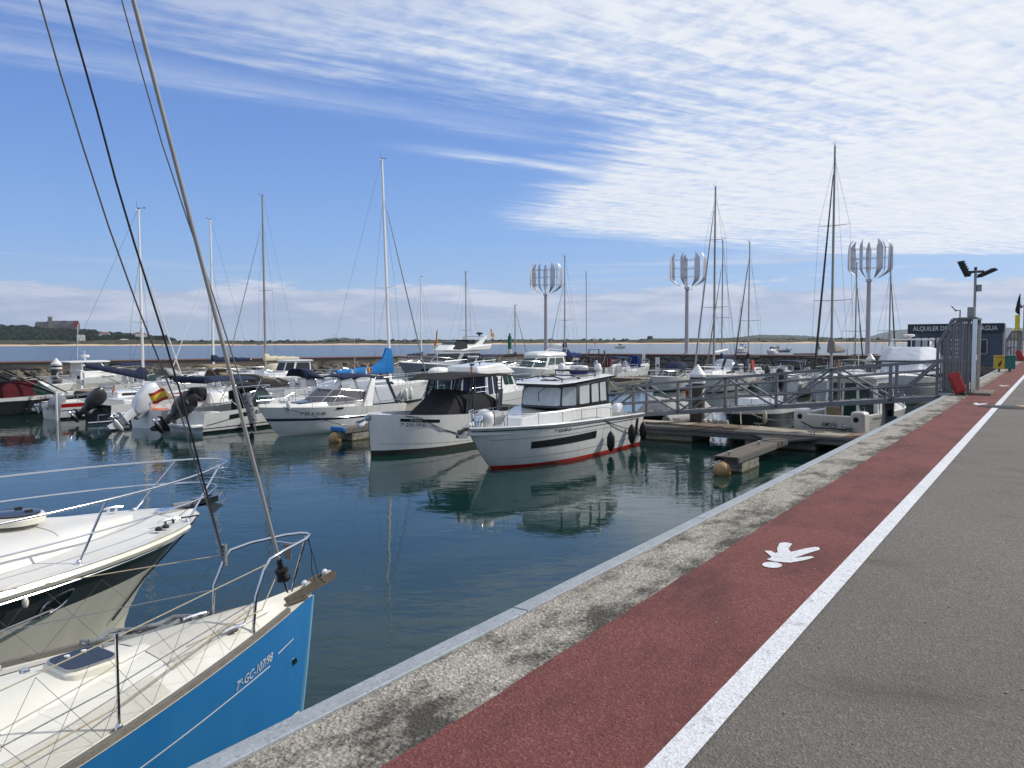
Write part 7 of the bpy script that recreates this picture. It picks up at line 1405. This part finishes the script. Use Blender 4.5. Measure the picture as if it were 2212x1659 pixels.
b = MB(); b.tube([(8.75, -.02, PT+.03), (8.78, -.03, PT-.15), (8.76, -.05, PT-.30), (8.80, -.05, PT-.42)], .004, 4); b.tube([(8.75, -.0, PT+.03), (8.80, -.04, PT-.2), (8.84, -.05, PT-.38), (8.92, -.05, PT-.46)], .004, 4); b.build('loose_line', 'rope_black', r)
b = MB()
for k in range(3): b.tube([(6.95+.085*i+.02*k, .56-.022*i+.055*sin(i*1.3+k*2.1), H.sheer(.84)+.055+.022*k+.01*cos(i*2+k)) for i in range(12)], .019, 7)
b.build('coiled_rope', 'rope_grey', r)
b = MB(); b.tube([(7.0, .28+.05, H.sheer(.8)+.1), (7.5, .32, H.sheer(.85)+.08), (7.95, .28, 1.24)], .015, 7); b.build('dock_line', 'rope_grey', r)
# mast (out of the picture but really standing)
b = MB(); b.tube([(4.55, 0, 1.1), (4.55, 0, 12.0)], .08, 10, flat=1.3); 
# cream motor yacht
L = 10.6; XC, YC = -9.30, 6.22
r = boat('cream motor yacht with a black hull band and steel bow rail at the left edge', (XC, YC-L), N_, 'motor yacht', name='motor_yacht')
H = Hull(L, 3.25, 1.42, 1.28, tb=.52, st=.95, rake=1.0, fl0=.80, fl1=.66, p=2.4, q=.58, sag=.0, fp=1.0, re=1.9)
gel('band_grey', (.045, .048, .054)); H.build(r, ((0, 'gel_cream'), (.68, 'band_grey'), (.90, 'gel_cream')), nt=44); H.deck(r, t0=.0, rim=.12, camber=.04, mats=('gel_cream', 'deck_white'), n=38); H.rubrail(r, 'gel_cream', .05, .965, name='rub_rail')
for nm, rr, dz in (('steel_strip', .014, 0),): b = MB(); pts = H.edge(0, 1, 1, 30, h=.91)+H.edge(1, 0, -1, 30, h=.91)[1:]; b.tube([p*1.0+Vector((0, .035*(1 if p.y > 0 else -1) if abs(p.y) > .02 else 0, 0)) for p in pts], rr, 6); b.build(nm, 'steel', r)
b = MB()
def PD(u, v):
    x = 9.75-8.6*u; w_ = 1.12*(1-(1-min(1, u*2.6))**2.3)+.03; y = -w_+2*w_*v; e_ = min(1, (1-abs(2*v-1)**7)*1.0)
    return Vector((x, y, H.sheer(x/L)+.02+(.15+.16*min(1, u*1.6))*e_*min(1, .55+u*5)))
b.grid(PD, 30, 26); b.build('coachroof', 'deck_white', r, ang=60)
hp = PD(.30, .5); hp = Vector((above(30, 1108, XC).x, 0, 0))
xh = 8.1; zq = PD((9.75-xh)/8.6, .5).z
e_ = None
xh = at(30, 1112, 1.72).y-(YC-L); yh = -(at(30, 1112, 1.72).x-XC); zq = H.sheer(xh/L)+.02+.30
b = MB(); b.lathe([(.30, zq-.06), (.31, zq+.0), (.29, zq+.025), (.26, zq+.03)], (xh, yh, 0), 30); hh_ = b.build('round_hatch', 'gel_cream', r); b = MB(); b.lathe([(.262, zq+.0), (.255, zq+.045), (.2, zq+.055), (.02, zq+.06)], (xh, yh, 0), 30); b.build('hatch_glass', 'glass_dark', hh_); b = MB(); [b.box((xh+dx, yh+dy, zq+.065), (.07, .035, .02)) for dx, dy in ((.1, .12), (.1, -.12))]; b.build('hatch_catch', 'paint_black', hh_)
# seams in the deck
for xx in (8.6, 6.6): b = MB(); b.tube([PD((9.75-xx)/8.6, v)+Vector((0, 0, .002)) for v in [i/20 for i in range(2, 19)]], .0035, 4); b.build('deck_seam', 'plastic_grey', r)
# bow rail
def RL(side, h, lean=.0):
    out = []
    for i in range(25):
        t = .30+.675*i/24; u = i/24; p = H.pt(t, 1, side); out.append(Vector((p.x+.28*u*u+.0, p.y*(1-.02*u)-side*.12*(1-u*u), p.z+h)))
    return out
def arc(side, h): q_ = RL(side, h); return q_
b = MB(); A = RL(-1, .60); B_ = RL(1, .60)[::-1]; tipx = H.L+.42; tip = [Vector((tipx-.12, -.30, H.zb+.6)), Vector((tipx-.02, -.14, H.zb+.6)), Vector((tipx, 0, H.zb+.6)), Vector((tipx-.02, .14, H.zb+.6)), Vector((tipx-.12, .30, H.zb+.6))]
b.tube(A[:-1]+tip+B_[1:], .0125, 10); b.build('bow_rail', 'steel', r); b = MB(); A2 = RL(-1, .30); B2_ = RL(1, .30)[::-1]; tip2 = [Vector((v.x-.16, v.y, v.z-.30)) for v in tip]; b.tube(A2[:-1]+tip2+B2_[1:], .009, 8); b.build('mid_rail', 'steel', r)
for side in (-1, 1):
    for t, u in ((.80, .74), (.955, .97), (.60, .45)):
        p = H.pt(t, 1, side); p.y -= side*.13*(1 if t < .9 else .6); q_ = RL(side, .60); k = int(u*24); w0 = q_[min(k+1, 24)]+Vector((.05, 0, 0)); b = MB(); b.tube([p, w0], .013, 8); b.lathe([(.035, 0), (.03, .02), (.016, .04)], tuple(p), 12); b.build('stanchion', 'steel', r)
b = MB(); b.box((10.45, 0, 1.47), (.7, .16, .03)); b.loft([[(10.6, -.08, 1.46), (10.92, -.08, 1.48), (10.92, -.08, 1.56), (10.6, -.08, 1.54)], [(10.6, -.065, 1.46), (10.92, -.065, 1.48), (10.92, -.065, 1.56), (10.6, -.065, 1.54)]]); b.loft([[(10.6, .08, 1.46), (10.92, .08, 1.48), (10.92, .08, 1.56), (10.6, .08, 1.54)], [(10.6, .065, 1.46), (10.92, .065, 1.48), (10.92, .065, 1.56), (10.6, .065, 1.54)]]); b.build('bow_roller', 'steel', r)
b = MB(); b.loft([[(10.75, -.03, 1.52), (10.98, -.11, 1.42), (10.88, -.03, 1.32)], [(10.75, .03, 1.52), (10.98, .11, 1.42), (10.88, .03, 1.32)]]); b.bar((10.3, 0, 1.52), (10.9, 0, 1.50), .05, .04); b.tube([(10.95, 0, 1.5), (11.05, .0, 1.58), (11.1, 0, 1.5), (11.02, 0, 1.42)], .010, 6); b.build('anchor', 'plastic_grey', r, smooth=False)
for side in (-1, 1):
    b = MB(); c = Vector((9.85, side*.62, H.sheer(.93)+.05)); b.tube([c+Vector((-.14, 0, .03)), c+Vector((-.06, 0, .045)), c+Vector((.06, 0, .045)), c+Vector((.14, 0, .03))], .014, 6); b.box(c+Vector((.05, 0, .01)), (.03, .03, .05)); b.box(c+Vector((-.05, 0, .01)), (.03, .03, .05)); b.build('cleat', 'steel', r)
b = MB(); [b.lathe([(.04, 0), (.04, .025), (.02, .04)], (9.62+dx, -.78+dy, H.sheer(.92)+.03), 12) for dx, dy in ((0, 0), (.12, .05))]; b.build('deck_filler', 'paint_black', r)
b = MB(); b.tube([(9.85, -.60, H.sheer(.94)+.08), H.pt(.965, 1.02, -1)+Vector((0, -.01, .03)), H.pt(.962, .9, -1)+Vector((0, -.05, 0)), H.pt(.95, .6, -1)+Vector((0, -.03, 0)), H.pt(.93, .3, -1)+Vector((0, -.03, 0))], .012, 6); b.build('bow_line', 'rope_black', r)
# porthole in the black band
def ring(h0, t0, w_, hh_, off): return [(lambda t, h: H.pt(t, h, -1)+H.nrm(t, h, -1)*off)(t0+w_*math.copysign(abs(cos(a))**.6, cos(a)), h0+w_*0+hh_*math.copysign(abs(sin(a))**.75, sin(a))+2.2*w_*cos(a)) for a in [2*pi*k/28 for k in range(28)]]
pt_, ph_ = .79, .76
b = MB(); b.face([b.add(p) for p in ring(ph_, pt_, .0135, .060, .012)]); po = b.build('porthole', 'glass_dark', r, smooth=False); b = MB(); rg = ring(ph_, pt_, .0145, .066, .014); b.tube(rg+[rg[0]], .013, 8); b.build('porthole_frame', 'steel', po)
b = MB(); b.tube([H.pt(.985, .62, 1)+Vector((.0, 0, .03)), H.pt(.985, .62, 1)+Vector((.07, 0, .02)), H.pt(.985, .62, 1)+Vector((.07, 0, -.04)), H.pt(.985, .62, 1)+Vector((.0, 0, -.05))], .009, 6); b.build('bow_eye', 'steel', r)
b = MB(); p = H.pt(.745, .90, -1); b.ell(tuple(p+Vector((0, -.07, -.03))), (.03, .03, .055), 12, 8); b.build('small_fender', 'gel_cream', r)
rope('dark mooring rope running from the porthole of the cream yacht to the left edge', [tuple(Vector((XC-H.pt(pt_, ph_-.05, -1).y+.03, YC-L+H.pt(pt_, ph_-.05, -1).x, H.pt(pt_, ph_-.05, -1).z))), (-6.75, .8, 1.05)], 'wire', .012)
